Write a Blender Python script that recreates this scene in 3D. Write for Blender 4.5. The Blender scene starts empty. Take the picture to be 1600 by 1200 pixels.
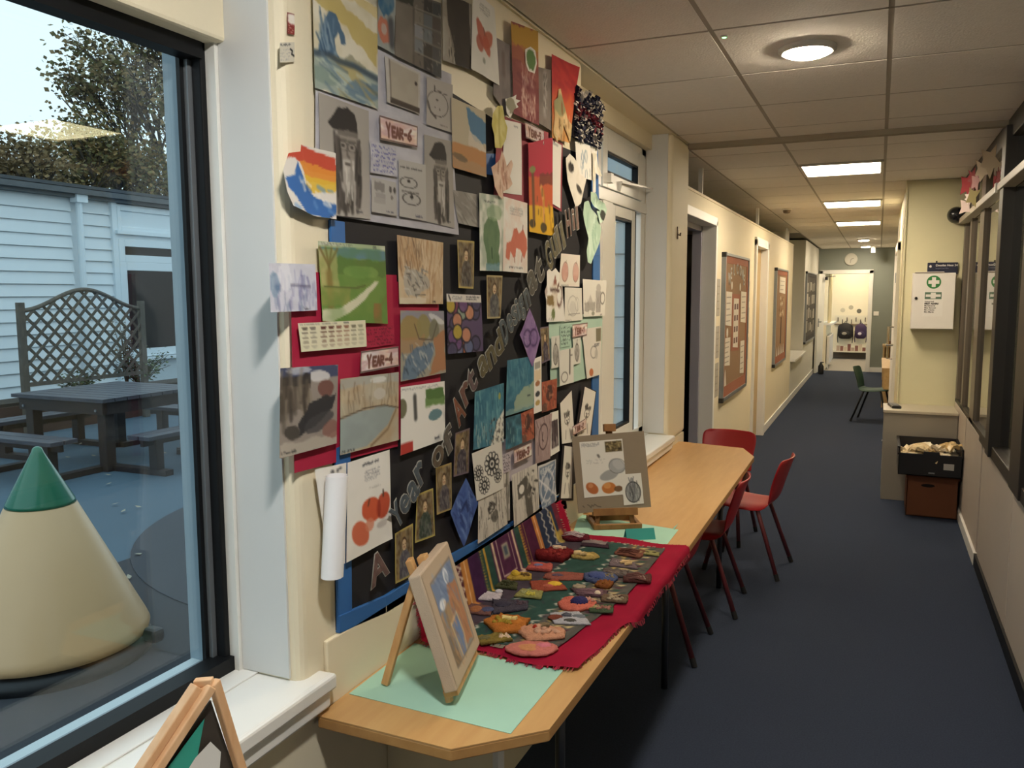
import bpy, bmesh, math, random
import numpy as np
from mathutils import Vector, Matrix
SC = bpy.context.scene
COL = SC.collection
# ------------------------------------------------------------------ camera, sky, exposure
cam = bpy.data.cameras.new('camera'); camo = bpy.data.objects.new('camera', cam); COL.objects.link(camo)
cam.sensor_width = 36.0; cam.lens = 1296.8 / 1600 * 36.0; cam.clip_start = 0.05; cam.clip_end = 300
CY, CP, CR = 0.41469889, 0.10876889, 0.00361049
_f = Vector((-math.sin(CY) * math.cos(CP), math.cos(CY) * math.cos(CP), -math.sin(CP)))
_r = Vector((math.cos(CY), math.sin(CY), 0)); _d = _f.cross(_r)
_r2 = math.cos(CR) * _r + math.sin(CR) * _d; _d2 = -math.sin(CR) * _r + math.cos(CR) * _d
_m = Matrix((_r2, -_d2, -_f)).transposed().to_4x4(); _m.translation = Vector((0, 0, 1.65))
camo.matrix_world = _m
SC.camera = camo
SC.view_settings.view_transform = 'Standard'; SC.view_settings.look = 'None'
SC.view_settings.exposure = 0.0; SC.view_settings.gamma = 1.0; SC.view_settings.use_curve_mapping = False
SKY = 1.45            # overcast sky radiance
PANEL, ROUND, FAR = 34.0, 330.0, 30.0     # ceiling light radiances
WARM = (1.0, 0.85, 0.64)
w = bpy.data.worlds.new('world'); SC.world = w; w.use_nodes = True
nt = w.node_tree; bg = nt.nodes['Background']
tc = nt.nodes.new('ShaderNodeTexCoord'); sx = nt.nodes.new('ShaderNodeSeparateXYZ'); cr = nt.nodes.new('ShaderNodeValToRGB')
nt.links.new(tc.outputs['Generated'], sx.inputs[0]); nt.links.new(sx.outputs['Z'], cr.inputs[0])
cr.color_ramp.elements[0].position = 0.0; cr.color_ramp.elements[0].color = (0.80, 0.95, 1.0, 1)
cr.color_ramp.elements[1].position = 0.7; cr.color_ramp.elements[1].color = (0.70, 0.90, 1.0, 1)
nt.links.new(cr.outputs[0], bg.inputs['Color']); bg.inputs['Strength'].default_value = SKY

# ------------------------------------------------------------------ helpers
def lin(c):
    c = np.asarray(c, float)
    return np.where(c <= 0.04045, c / 12.92, ((c + 0.055) / 1.055) ** 2.4)
def hexc(h):
    return tuple(int(h[i:i + 2], 16) / 255 for i in (0, 2, 4))
_mats = {}
def mat(name, col, rough=0.6, metal=0.0, noise=0.0, nscale=8.0, bump=0.0, bscale=60.0, spec=0.5, emit=None, estr=0.0, coat=0.0):
    if name in _mats: return _mats[name]
    m = bpy.data.materials.new(name); m.use_nodes = True; t = m.node_tree; b = t.nodes['Principled BSDF']
    if isinstance(col, str): col = tuple(float(x) for x in lin(hexc(col)))
    c4 = (*col, 1)
    b.inputs['Base Color'].default_value = c4; b.inputs['Roughness'].default_value = rough; b.inputs['Metallic'].default_value = metal
    b.inputs['Specular IOR Level'].default_value = spec; b.inputs['Coat Weight'].default_value = coat
    tcn = t.nodes.new('ShaderNodeTexCoord')
    n = t.nodes.new('ShaderNodeTexNoise'); n.inputs['Scale'].default_value = nscale; n.inputs['Detail'].default_value = 5
    t.links.new(tcn.outputs['Object'], n.inputs['Vector'])
    mx = t.nodes.new('ShaderNodeMix'); mx.data_type = 'RGBA'
    k = max(noise, 0.03)
    mx.inputs['A'].default_value = tuple(max(0, x * (1 - k)) for x in col) + (1,)
    mx.inputs['B'].default_value = tuple(min(1, x * (1 + k)) for x in col) + (1,)
    t.links.new(n.outputs['Fac'], mx.inputs['Factor']); t.links.new(mx.outputs['Result'], b.inputs['Base Color'])
    if bump:
        n2 = t.nodes.new('ShaderNodeTexNoise'); n2.inputs['Scale'].default_value = bscale; n2.inputs['Detail'].default_value = 3
        t.links.new(tcn.outputs['Object'], n2.inputs['Vector'])
        bp = t.nodes.new('ShaderNodeBump'); bp.inputs['Strength'].default_value = bump; bp.inputs['Distance'].default_value = 0.01
        t.links.new(n2.outputs['Fac'], bp.inputs['Height']); t.links.new(bp.outputs['Normal'], b.inputs['Normal'])
    if emit:
        b.inputs['Emission Color'].default_value = (*emit, 1); b.inputs['Emission Strength'].default_value = estr
    _mats[name] = m; return m
def mat_wood(name, c0, c1, axis=(1, 12, 12), rough=0.45):
    if name in _mats: return _mats[name]
    m = bpy.data.materials.new(name); m.use_nodes = True; t = m.node_tree; b = t.nodes['Principled BSDF']
    tcn = t.nodes.new('ShaderNodeTexCoord'); mp = t.nodes.new('ShaderNodeMapping'); mp.inputs['Scale'].default_value = axis
    n = t.nodes.new('ShaderNodeTexNoise'); n.inputs['Scale'].default_value = 4; n.inputs['Detail'].default_value = 6
    r = t.nodes.new('ShaderNodeValToRGB')
    r.color_ramp.elements[0].position = 0.3; r.color_ramp.elements[1].position = 0.7
    r.color_ramp.elements[0].color = (*[float(x) for x in lin(hexc(c0))], 1); r.color_ramp.elements[1].color = (*[float(x) for x in lin(hexc(c1))], 1)
    t.links.new(tcn.outputs['Object'], mp.inputs['Vector']); t.links.new(mp.outputs[0], n.inputs['Vector'])
    t.links.new(n.outputs['Fac'], r.inputs[0]); t.links.new(r.outputs[0], b.inputs['Base Color'])
    b.inputs['Roughness'].default_value = rough; _mats[name] = m; return m
def mat_print(name='printed_paper', rough=0.75, spec=0.3):
    if name in _mats: return _mats[name]
    m = bpy.data.materials.new(name); m.use_nodes = True; t = m.node_tree; b = t.nodes['Principled BSDF']
    a = t.nodes.new('ShaderNodeAttribute'); a.attribute_name = 'Col'
    t.links.new(a.outputs['Color'], b.inputs['Base Color']); b.inputs['Roughness'].default_value = rough
    b.inputs['Specular IOR Level'].default_value = spec
    _mats[name] = m; return m
def mat_glass(name, tint=(0.93, 0.96, 0.97), ior=1.5, boost=1.0):
    if name in _mats: return _mats[name]
    m = bpy.data.materials.new(name); m.use_nodes = True; t = m.node_tree
    for n in list(t.nodes):
        if n.type == 'BSDF_PRINCIPLED': t.nodes.remove(n)
    out = [n for n in t.nodes if n.type == 'OUTPUT_MATERIAL'][0]
    fr = t.nodes.new('ShaderNodeFresnel'); fr.inputs['IOR'].default_value = ior
    tr = t.nodes.new('ShaderNodeBsdfTransparent'); tr.inputs[0].default_value = (*tint, 1)
    gl = t.nodes.new('ShaderNodeBsdfGlossy'); gl.inputs['Roughness'].default_value = 0.0
    ge = t.nodes.new('ShaderNodeNewGeometry'); mi = t.nodes.new('ShaderNodeMix'); mi.inputs['A'].default_value = ior; mi.inputs['B'].default_value = 1 / ior
    t.links.new(ge.outputs['Backfacing'], mi.inputs['Factor']); t.links.new(mi.outputs['Result'], fr.inputs['IOR'])
    mu = t.nodes.new('ShaderNodeMath'); mu.operation = 'MULTIPLY'; mu.inputs[1].default_value = boost; mu.use_clamp = True
    mx = t.nodes.new('ShaderNodeMixShader')
    t.links.new(fr.outputs[0], mu.inputs[0]); t.links.new(mu.outputs[0], mx.inputs[0])
    t.links.new(tr.outputs[0], mx.inputs[1]); t.links.new(gl.outputs[0], mx.inputs[2]); t.links.new(mx.outputs[0], out.inputs[0])
    _mats[name] = m; return m

class MB:
    """collects simple solids, linked as one mesh object"""
    def __init__(s): s.v = []; s.f = []; s.smooth = False
    def add(s, vs, fs):
        o = len(s.v); s.v += [tuple(p) for p in vs]; s.f += [tuple(i + o for i in f) for f in fs]; return s
    def box(s, x0, x1, y0, y1, z0, z1):
        if x0 > x1: x0, x1 = x1, x0
        if y0 > y1: y0, y1 = y1, y0
        if z0 > z1: z0, z1 = z1, z0
        return s.add([(x0, y0, z0), (x1, y0, z0), (x1, y1, z0), (x0, y1, z0), (x0, y0, z1), (x1, y0, z1), (x1, y1, z1), (x0, y1, z1)],
                     [(0, 3, 2, 1), (4, 5, 6, 7), (0, 1, 5, 4), (1, 2, 6, 5), (2, 3, 7, 6), (3, 0, 4, 7)])
    def bar(s, a, b, w, h, up=(0, 0, 1)):
        a = Vector(a); b = Vector(b); d = (b - a).normalized(); u = Vector(up)
        if abs(d.dot(u)) > 0.99: u = Vector((1, 0, 0))
        sd = d.cross(u).normalized(); u = sd.cross(d).normalized()
        vs = []
        for p in (a, b):
            for i, j in ((-1, -1), (1, -1), (1, 1), (-1, 1)): vs.append(p + sd * (w / 2 * i) + u * (h / 2 * j))
        return s.add(vs, [(0, 1, 2, 3), (7, 6, 5, 4), (0, 4, 5, 1), (1, 5, 6, 2), (2, 6, 7, 3), (3, 7, 4, 0)])
    def tube(s, pts, r, n=8, cap=True):
        pts = [Vector(p) for p in pts]; rs = r if isinstance(r, (list, tuple)) else [r] * len(pts)
        vs = []; u = None
        for i, p in enumerate(pts):
            d = (pts[min(i + 1, len(pts) - 1)] - pts[max(i - 1, 0)]).normalized()
            if u is None:
                u = d.orthogonal().normalized()
            u = (u - d * u.dot(d)).normalized(); vv = d.cross(u)
            for k in range(n):
                a = 2 * math.pi * k / n; vs.append(p + (u * math.cos(a) + vv * math.sin(a)) * rs[i])
        fs = []
        for i in range(len(pts) - 1):
            for k in range(n):
                a = i * n + k; b = i * n + (k + 1) % n; fs.append((a, b, b + n, a + n))
        if cap:
            fs.append(tuple(range(n))[::-1]); fs.append(tuple((len(pts) - 1) * n + k for k in range(n)))
        return s.add(vs, fs)
    def lathe(s, prof, c=(0, 0, 0), n=32, axis='z'):
        vs = []
        for r, z in prof:
            for k in range(n):
                a = 2 * math.pi * k / n; p = (r * math.cos(a), r * math.sin(a), z)
                if axis == 'y': p = (p[0], p[2], p[1])
                if axis == 'x': p = (p[2], p[0], p[1])
                vs.append((p[0] + c[0], p[1] + c[1], p[2] + c[2]))
        fs = []
        for i in range(len(prof) - 1):
            for k in range(n):
                a = i * n + k; b = i * n + (k + 1) % n; fs.append((a, b, b + n, a + n))
        fs.append(tuple(range(n))[::-1]); fs.append(tuple((len(prof) - 1) * n + k for k in range(n)))
        return s.add(vs, fs)
    def prism(s, poly, z0, z1, plane='xy'):
        n = len(poly); vs = []
        for z in (z0, z1):
            for a, b in poly: vs.append({'xy': (a, b, z), 'yz': (z, a, b), 'xz': (a, z, b)}[plane])
        fs = [tuple(range(n))[::-1], tuple(range(n, 2 * n))] + [(i, (i + 1) % n, (i + 1) % n + n, i + n) for i in range(n)]
        return s.add(vs, fs)
    def blob(s, c, rx, ry, rz, n=10, m=6, seed=0, wob=0.15, half=False):
        rg = random.Random(seed); vs = []; fs = []
        ph = [rg.uniform(0, 6.3) for _ in range(6)]
        z0 = 0 if half else -math.pi / 2
        for i in range(m + 1):
            t = z0 + (math.pi / 2 - z0) * i / m
            for k in range(n):
                a = 2 * math.pi * k / n
                q = 1 + wob * (math.sin(2 * a + ph[0]) * .5 + math.sin(3 * a + ph[1] + t * 2) * .4 + math.sin(5 * a + ph[2] - t * 3) * .25)
                vs.append((c[0] + rx * q * math.cos(t) * math.cos(a), c[1] + ry * q * math.cos(t) * math.sin(a), c[2] + rz * math.sin(t)))
        for i in range(m):
            for k in range(n):
                a = i * n + k; b = i * n + (k + 1) % n; fs.append((a, b, b + n, a + n))
        fs.append(tuple(range(n))[::-1]); fs.append(tuple(m * n + k for k in range(n)))
        return s.add(vs, fs)
    def mesh(s, name, smooth=False):
        me = bpy.data.meshes.new(name); me.from_pydata(s.v, [], s.f)
        bm = bmesh.new(); bm.from_mesh(me); bmesh.ops.recalc_face_normals(bm, faces=bm.faces); bm.to_mesh(me); bm.free()
        if smooth: me.shade_smooth()
        return me
def obj(name, m, material=None, parent=None, bevel=0, smooth=False, kind=None, label=None, cat=None, group=None, loc=None, seg=2):
    me = m.mesh(name, smooth) if isinstance(m, MB) else m
    o = bpy.data.objects.new(name, me); COL.objects.link(o)
    if material is not None and not me.materials: me.materials.append(material)
    if parent is not None: o.parent = parent
    if loc is not None: o.location = loc
    if bevel:
        b = o.modifiers.new('edge', 'BEVEL'); b.width = bevel; b.segments = seg; b.limit_method = 'ANGLE'; b.angle_limit = 0.6
    tag(o, label, cat, group, kind); return o
def tag(o, label=None, cat=None, group=None, kind=None):
    if label: o['label'] = label
    if cat: o['category'] = cat
    if group: o['group'] = group
    if kind: o['kind'] = kind
    return o
def thing(name, label, cat, loc=(0, 0, 0), rz=0, group=None, kind=None):
    o = bpy.data.objects.new(name, None); COL.objects.link(o); o.location = loc; o.rotation_euler = (0, 0, rz); o.empty_display_size = 0.1
    return tag(o, label, cat, group, kind)
def st(name, m, material, parent=None, bevel=0, **k):
    return obj(name, m, material, parent, bevel, kind=None if parent is not None else 'structure', **k)
def box(*a): return MB().box(*a)
def piece(name, me, parent, loc, rot=None):
    o = bpy.data.objects.new(name, me); COL.objects.link(o); o.parent = parent; o.location = loc
    if rot: o.rotation_euler = rot
    return o
def dup(root, loc, rz, label, group=None):
    r = root.copy(); COL.objects.link(r); r.location = loc; r.rotation_euler = (0, 0, rz); r['label'] = label
    if group: r['group'] = group
    for ch in list(root.children):
        c = ch.copy(); COL.objects.link(c); c.parent = r
        for g in ch.children:
            d = g.copy(); COL.objects.link(d); d.parent = c
    return r
def text_mesh(name, body, size, extrude=0.0005, offset=0.0, bold=0.0, align='CENTER'):
    cu = bpy.data.curves.new(name, 'FONT'); cu.body = body; cu.size = size; cu.extrude = extrude; cu.offset = offset + bold
    cu.align_x = align; cu.align_y = 'CENTER'; cu.resolution_u = 3
    o = bpy.data.objects.new(name, cu); COL.objects.link(o)
    dg = bpy.context.evaluated_depsgraph_get(); me = bpy.data.meshes.new_from_object(o.evaluated_get(dg))
    bpy.data.objects.remove(o); bpy.data.curves.remove(cu); me.name = name; return me
def frame_rect(x0, x1, y, z, w_, t):
    pass

# ------------------------------------------------------------------ painter: flat print and paint on paper, kept as vertex colour
def vnoise(h, w_, sc, seed, octv=3):
    rg = np.random.RandomState(seed); out = np.zeros((h, w_)); amp = 1; tot = 0
    for o in range(octv):
        g = rg.rand(int(sc) + 3, int(sc) + 3)
        y = np.linspace(0, sc, h); x = np.linspace(0, sc, w_)
        yi = y.astype(int); xi = x.astype(int); fy = (y - yi)[:, None]; fx = (x - xi)[None, :]
        fy = fy * fy * (3 - 2 * fy); fx = fx * fx * (3 - 2 * fx)
        a = g[yi][:, xi]; b = g[yi][:, xi + 1]; c = g[yi + 1][:, xi]; d = g[yi + 1][:, xi + 1]
        out += amp * ((a * (1 - fx) + b * fx) * (1 - fy) + (c * (1 - fx) + d * fx) * fy); tot += amp; amp *= .5; sc *= 2
    return out / tot
class P:
    def __init__(s, asp=1.0, base='e6e2da', seed=1, h=200):
        s.h = h; s.w = max(30, int(h * asp)); s.rg = random.Random(seed); s.seed = seed
        s.a = np.ones((s.h, s.w, 3)) * np.array(hexc(base))
        s.Y, s.X = np.meshgrid((np.arange(s.h) + .5) / s.h, (np.arange(s.w) + .5) / s.w, indexing='ij'); s.asp = asp
    def nz(s, sc=6, o=3):
        s.seed += 1; return vnoise(s.h, s.w, sc, s.seed, o)
    def put(s, mask, col, al=1.0):
        c = np.array(hexc(col)) if isinstance(col, str) else np.asarray(col); m = (np.clip(mask, 0, 1) * al)[..., None]
        s.a = s.a * (1 - m) + c * m; return s
    def wash(s, col, al=.5, sc=5, lo=.35, hi=.65):
        return s.put((s.nz(sc) - lo) / (hi - lo), col, al)
    def grad(s, col, y0, y1, al=1.0, wob=.0):
        t = (s.Y - y0 + wob * (s.nz(5) - .5)) / (y1 - y0 + 1e-6); return s.put(np.clip(t, 0, 1), col, al)
    def rect(s, x0, y0, x1, y1, col, al=1.0, wob=0.0, soft=.012):
        n = (s.nz(7) - .5) * wob if wob else 0
        d = np.minimum(np.minimum(s.X - x0 + n, x1 - s.X + n), np.minimum(s.Y - y0 + n, y1 - s.Y + n)); return s.put(d / soft + .5, col, al)
    def ell(s, cx, cy, rx, ry, col, al=1.0, ang=0, wob=.0, soft=.08):
        c, n = math.cos(ang), math.sin(ang); dx = (s.X - cx); dy = (s.Y - cy)
        u = (dx * c + dy * n) / rx; v = (-dx * n + dy * c) / ry; d = np.sqrt(u * u + v * v)
        if wob: d = d + wob * (s.nz(6) - .5) * 2
        return s.put((1 - d) / soft + .5, col, al)
    def ring(s, cx, cy, rx, ry, col, wd=.1, al=1.0, wob=0):
        d = np.sqrt(((s.X - cx) / rx) ** 2 + ((s.Y - cy) / ry) ** 2)
        if wob: d = d + wob * (s.nz(6) - .5)
        return s.put(1.5 - np.abs(d - 1) / wd * 1.5, col, al)
    def poly(s, pts, col, al=1.0, wob=0.0):
        x = s.X + ((s.nz(8) - .5) * wob if wob else 0); y = s.Y + ((s.nz(8) - .5) * wob if wob else 0)
        ins = np.zeros_like(x, bool); n = len(pts)
        for i in range(n):
            x0, y0 = pts[i]; x1, y1 = pts[(i + 1) % n]
            if y0 == y1: continue
            ins ^= ((y0 > y) != (y1 > y)) & (x < (x1 - x0) * (y - y0) / (y1 - y0) + x0)
        return s.put(ins.astype(float), col, al)
    def line(s, pts, wd, col, al=1.0):
        d = np.full(s.X.shape, 9.0)
        for (x0, y0), (x1, y1) in zip(pts[:-1], pts[1:]):
            dx, dy = (x1 - x0) * s.asp, y1 - y0; L = dx * dx + dy * dy + 1e-9
            t = np.clip(((s.X - x0) * s.asp * dx + (s.Y - y0) * dy) / L, 0, 1)
            d = np.minimum(d, np.hypot((s.X - x0) * s.asp - t * dx, s.Y - y0 - t * dy))
        return s.put(1.5 - d / wd * 1.0, col, al)
    def strokes(s, n, x0, y0, x1, y1, cols, ln=.15, wd=.015, ang=1.57, da=.2, al=.7):
        for _ in range(n):
            x = s.rg.uniform(x0, x1); y = s.rg.uniform(y0, y1); a = ang + s.rg.uniform(-da, da); l = ln * s.rg.uniform(.5, 1.2)
            s.line([(x - l / 2 * math.cos(a), y - l / 2 * math.sin(a)), (x + s.rg.uniform(-.1, .1) * l, y), (x + l / 2 * math.cos(a), y + l / 2 * math.sin(a))], wd * s.rg.uniform(.6, 1.3), s.rg.choice(cols), al)
        return s
    def blur(s, n=1):
        for _ in range(n):
            p = np.pad(s.a, ((1, 1), (1, 1), (0, 0)), 'edge'); s.a = (p[:-2, 1:-1] + p[2:, 1:-1] + p[1:-1, :-2] + p[1:-1, 2:] + 2 * p[1:-1, 1:-1]) / 6
        return s
    def scrib(s, x0, y0, x1, y1, rows, col='40404a', wd=.006, al=.8):
        for r in range(rows):
            y = y0 + (y1 - y0) * (r + .5) / rows; hgt = (y1 - y0) / rows * .35; x = x0; pts = []
            while x < x1 * (1 if r < rows - 1 else .9):
                pts.append((x, y + s.rg.uniform(-1, 1) * hgt)); x += hgt / s.asp * s.rg.uniform(.35, .9)
                if s.rg.random() < .14:
                    if len(pts) > 1: s.line(pts, wd, col, al)
                    pts = []; x += hgt / s.asp * 1.2
            if len(pts) > 1: s.line(pts, wd, col, al)
        return s
    def write(s, txt, x, y, ht, col, wd=.03, wr=.6):
        cw = ht / s.asp * wr
        for ch in txt:
            for pl in FONT.get(ch, []):
                s.line([(x + px * cw, y + py * ht) for px, py in pl], wd, col)
            x += cw * 1.32
        return s
    def sample(s, u, v):
        k = 2
        a = s.a[:s.h // k * k, :s.w // k * k].reshape(s.h // k, k, s.w // k, k, 3).mean((1, 3))
        H, W = a.shape[:2]
        y = np.clip(v * H - .5, 0, H - 1.001); x = np.clip(u * W - .5, 0, W - 1.001); yi = y.astype(int); xi = x.astype(int)
        fy = (y - yi)[:, None]; fx = (x - xi)[:, None]; y2 = np.minimum(yi + 1, H - 1); x2 = np.minimum(xi + 1, W - 1)
        c = (a[yi, xi] * (1 - fx) + a[yi, x2] * fx) * (1 - fy) + (a[y2, xi] * (1 - fx) + a[y2, x2] * fx) * fy
        return lin(np.clip(c, 0, 1))
FONT = {'Y': [[(0, 0), (.5, .5), (1, 0)], [(.5, .5), (.5, 1)]], 'E': [[(1, 0), (0, 0), (0, 1), (1, 1)], [(0, .5), (.8, .5)]],
        'A': [[(0, 1), (.5, 0), (1, 1)], [(.2, .65), (.8, .65)]], 'R': [[(0, 1), (0, 0), (.9, .1), (.9, .4), (0, .5), (1, 1)]],
        '-': [[(.15, .55), (.85, .55)]], '1': [[(.2, .2), (.55, 0), (.55, 1)]], '2': [[(0, .2), (.5, 0), (1, .25), (0, 1), (1, 1)]],
        '3': [[(0, 0), (1, 0), (.4, .4), (1, .65), (.6, 1), (0, .9)]], '4': [[(.7, 1), (.7, 0), (0, .65), (1, .65)]],
        '5': [[(1, 0), (.1, 0), (.1, .45), (.8, .45), (1, .75), (.6, 1), (0, .95)]], '6': [[(.9, 0), (.2, .4), (0, .8), (.5, 1), (1, .8), (.6, .55), (.1, .65)]],
        'e': [[(0, .7), (1, .65), (.7, .4), (.15, .5), (.1, .85), (.5, 1), (1, .9)]], 'a': [[(.1, .45), (.8, .42), (.9, 1)], [(.85, .65), (.2, .65), (.1, .9), (.5, 1), (.85, .85)]],
        'r': [[(.15, .4), (.15, 1)], [(.15, .6), (.5, .4), (.9, .45)]]}
def set_col(me, rgb):
    ca = me.color_attributes.new('Col', 'FLOAT_COLOR', 'POINT')
    d = np.ones((len(rgb), 4)); d[:, :3] = rgb; ca.data.foreach_set('color', d.astype(np.float32).ravel())
WX = -1.10
def grid_mesh(name, fn, nu, nv, p):
    u, v = np.meshgrid(np.linspace(0, 1, nu + 1), np.linspace(0, 1, nv + 1)); u = u.ravel(); v = v.ravel()
    co = fn(u, v); W = nu + 1
    fs = [(j * W + i, (j + 1) * W + i, (j + 1) * W + i + 1, j * W + i + 1) for j in range(nv) for i in range(nu)]
    me = bpy.data.meshes.new(name); me.from_pydata(co.tolist(), [], fs)
    if p is not None: set_col(me, p.sample(u, v))
    me.shade_smooth(); return me
_sn = [0]
def bil(q, u, v):
    q = np.array(q, float)
    return ((q[0][None] * (1 - u)[:, None] + q[1][None] * u[:, None]) * (1 - v)[:, None] + (q[3][None] * (1 - u)[:, None] + q[2][None] * u[:, None]) * v[:, None])
def sheet(name, label, quad, layer, paint, base='e6e2da', cat='picture', group=None, curl=(0, 0, 0, 0), d=.0034, parent=None, amp=.0012, h=220):
    """paper pinned to the display wall: quad = TL, TR, BR, BL as (y, z) on the wall"""
    _sn[0] += 1; seed = _sn[0] * 17
    q = np.array(quad, float); wd = (np.linalg.norm(q[1] - q[0]) + np.linalg.norm(q[2] - q[3])) / 2; ht = (np.linalg.norm(q[3] - q[0]) + np.linalg.norm(q[2] - q[1])) / 2
    p = P(wd / ht, base, seed, h); paint(p)
    nu = max(4, int(wd / d)); nv = max(4, int(ht / d))
    x0 = WX + .0045 + layer * .0028
    def fn(u, v):
        yz = bil(q, u, v)
        n = np.sin(u * 5 + seed) * np.sin(v * 4 + seed * 1.7)
        x = x0 + amp * (n * .5 + .5)
        c = curl; U, V = np.maximum(0, 1 - 3 * u), np.maximum(0, 3 * u - 2)
        T, B = np.maximum(0, 1 - 3 * v), np.maximum(0, 3 * v - 2)
        x = x + c[0] * (U * T) + c[1] * (V * T) + c[2] * (V * B) + c[3] * (U * B)
        return np.column_stack([x, yz])
    me = grid_mesh(name, fn, nu, nv, p)
    return obj(name, me, mat_print(), parent, label=label, cat=cat, group=group)
def cutout(name, label, pts, layer, paint, base='e6e2da', cat='picture', group=None, rings=10, n=120, parent=None, puff=.0, asp=None, h=200, smoothit=True):
    """paper cut to an outline (list of (y, z) on the wall)"""
    _sn[0] += 1; seed = _sn[0] * 13
    q = np.array(pts, float); per = np.vstack([q, q[:1]]); L = np.r_[0, np.cumsum(np.linalg.norm(np.diff(per, axis=0), axis=1))]
    t = np.linspace(0, L[-1], n, endpoint=False); o = np.column_stack([np.interp(t, L, per[:, 0]), np.interp(t, L, per[:, 1])])
    if smoothit: o = (np.roll(o, 1, 0) + 2 * o + np.roll(o, -1, 0)) / 4
    c = o.mean(0); lo = o.min(0); sz = o.max(0) - lo
    p = P(sz[0] / sz[1], base, seed, h); paint(p)
    vs = [c]; 
    for r in range(1, rings + 1): vs += list(c + (o - c) * r / rings)
    vs = np.array(vs); x0 = WX + .0045 + layer * .0028
    rr = np.r_[0, np.repeat(np.arange(1, rings + 1) / rings, n)]
    co = np.column_stack([x0 + puff * (rr ** 2) + .001 * np.sin(vs[:, 0] * 60), vs])
    fs = [(0, 1 + k, 1 + (k + 1) % n) for k in range(n)]
    for r in range(rings - 1):
        for k in range(n):
            a = 1 + r * n + k; b = 1 + r * n + (k + 1) % n; fs.append((a, a + n, b + n, b))
    me = bpy.data.meshes.new(name); me.from_pydata(co.tolist(), [], fs)
    set_col(me, p.sample((vs[:, 0] - lo[0]) / sz[0], 1 - (vs[:, 1] - lo[1]) / sz[1]))
    me.shade_smooth(); return obj(name, me, mat_print(), parent, label=label, cat=cat, group=group)

# ------------------------------------------------------------------ setting
CREAM = mat('cream_wall_paint', 'e6dabd', .6, noise=.03, nscale=2, bump=.05, bscale=90)
WHITE = mat('white_gloss_paint', 'e6e4de', .35, noise=.02)
UPVC = mat('white_frame_plastic', 'e2e0d9', .3)
BLACK = mat('black_rubber_frame', '0d0e10', .5, spec=.25)
ALU = mat('grey_aluminium', '8d9296', .35, metal=.6)
GLASS = mat_glass('window_glass', (0.90, 0.94, 0.95), 1.5, 1.0)
GLASS2 = mat_glass('partition_glass', (0.90, 0.92, 0.90), 1.6, 1.4)
CARPET = mat('blue_grey_carpet', '353d4e', .95, noise=.35, nscale=160, bump=.4, bscale=300, spec=.1)
GREYP = mat('grey_wall_paint', '7f847c', .6, noise=.03)
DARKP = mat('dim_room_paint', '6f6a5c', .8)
TILE = mat('mineral_ceiling_tile', 'ebe4dc', .9, noise=.06, nscale=30, bump=.25, bscale=120, spec=.2)
TBAR = mat('ceiling_grid_bar', 'a89e90', .6)
DOORW = mat_wood('pale_door_veneer', 'b59b6c', 'c8ae80', (14, 14, 1))
ZC = 2.55
fl = MB(); fl.box(-1.30, 3.0, -2.5, 5.3, -.12, 0); fl.box(-3.2, 3.0, 5.3, 18.75, -.12, 0)
st('floor', fl, CARPET)
st('floor.001', box(-3.2, 3.0, 18.75, 22.6, -.12, -.002), mat('end_room_floor', '8b8378', .7, noise=.1, nscale=20))
# ceiling: slab with separate lay-in tiles and the grid between them
ceil = st('ceiling', MB().box(-1.32, 3.0, -2.5, 5.2, ZC + .03, ZC + .15).box(-3.2, 3.0, 5.2, 22.6, ZC + .03, ZC + .15), DARKP)
xs = [-3.42, -2.85, -2.28, -1.71, -1.14, -.57, 0, .60]
ys = [-2.5, -1.9, -1.28, -.67, -.05, .56, 1.17, 1.78, 2.39, 3.01, 3.65, 4.28, 4.88, 5.2, 5.7, 6.33, 6.95, 7.60, 8.27, 8.95, 9.57, 10.22, 10.9, 11.57, 12.19, 12.85, 13.5, 14.15, 14.8, 15.4, 16.05, 16.7, 17.35, 18.0, 18.65]
tm = {}
def tile(x0, x1, y0, y1):
    k = (round(x1 - x0, 2), round(y1 - y0, 2))
    if k not in tm:
        b = MB(); a, c = k[0] / 2 - .009, k[1] / 2 - .009
        b.box(-a, a, -c, c, 0, .015); tm[k] = b.mesh('ceiling_tile'); tm[k].materials.append(TILE)
    piece('ceiling_tile', tm[k], ceil, ((x0 + x1) / 2, (y0 + y1) / 2, ZC))
for j in range(len(ys) - 1):
    for i in range(len(xs) - 1):
        if xs[i] < -1.2 and not (5.19 < ys[j] < 13.0): continue
        if i == 4 and ys[j] < 5.19:
            continue
        if i == 5 and j in (15, 19, 23): continue
        tile(xs[i], xs[i + 1], ys[j], ys[j + 1])
for j in range(len(ys) - 1):
    if ys[j] < 5.19: tile(-1.10, -.57, ys[j], ys[j + 1])
st('ceiling.001', box(-1.32, -1.10, -2.5, 5.2, ZC - .005, ZC + .03), CREAM)
for x in xs[3:]:
    y0 = 5.2 if x < -1.2 else -2.5
    y1 = 13.0 if x < -1.2 else 18.65
    st('grid_bar', box(x - (.02 if x in (0, -.57) else .012), x + (.02 if x in (0, -.57) else .012), y0, y1, ZC + .0015, ZC + .014), TBAR, ceil)
gb = box(0, 1, -.009, .009, .0035, .014).mesh('grid_bar'); gb.materials.append(TBAR)
for y in ys[1:]:
    g = piece('grid_bar', gb, ceil, (-1.10 if y < 5.19 else -2.85 if y < 13 else -1.14, y, ZC - .002)); g.scale = (1.67 if y < 5.19 else 3.42 if y < 13 else 1.71, 1, 1)
st('grid_bar', box(-1.1, .6, 5.17, 5.23, ZC - .03, ZC), mat('dull_beam', '9a8f7c', .8), ceil)
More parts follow.
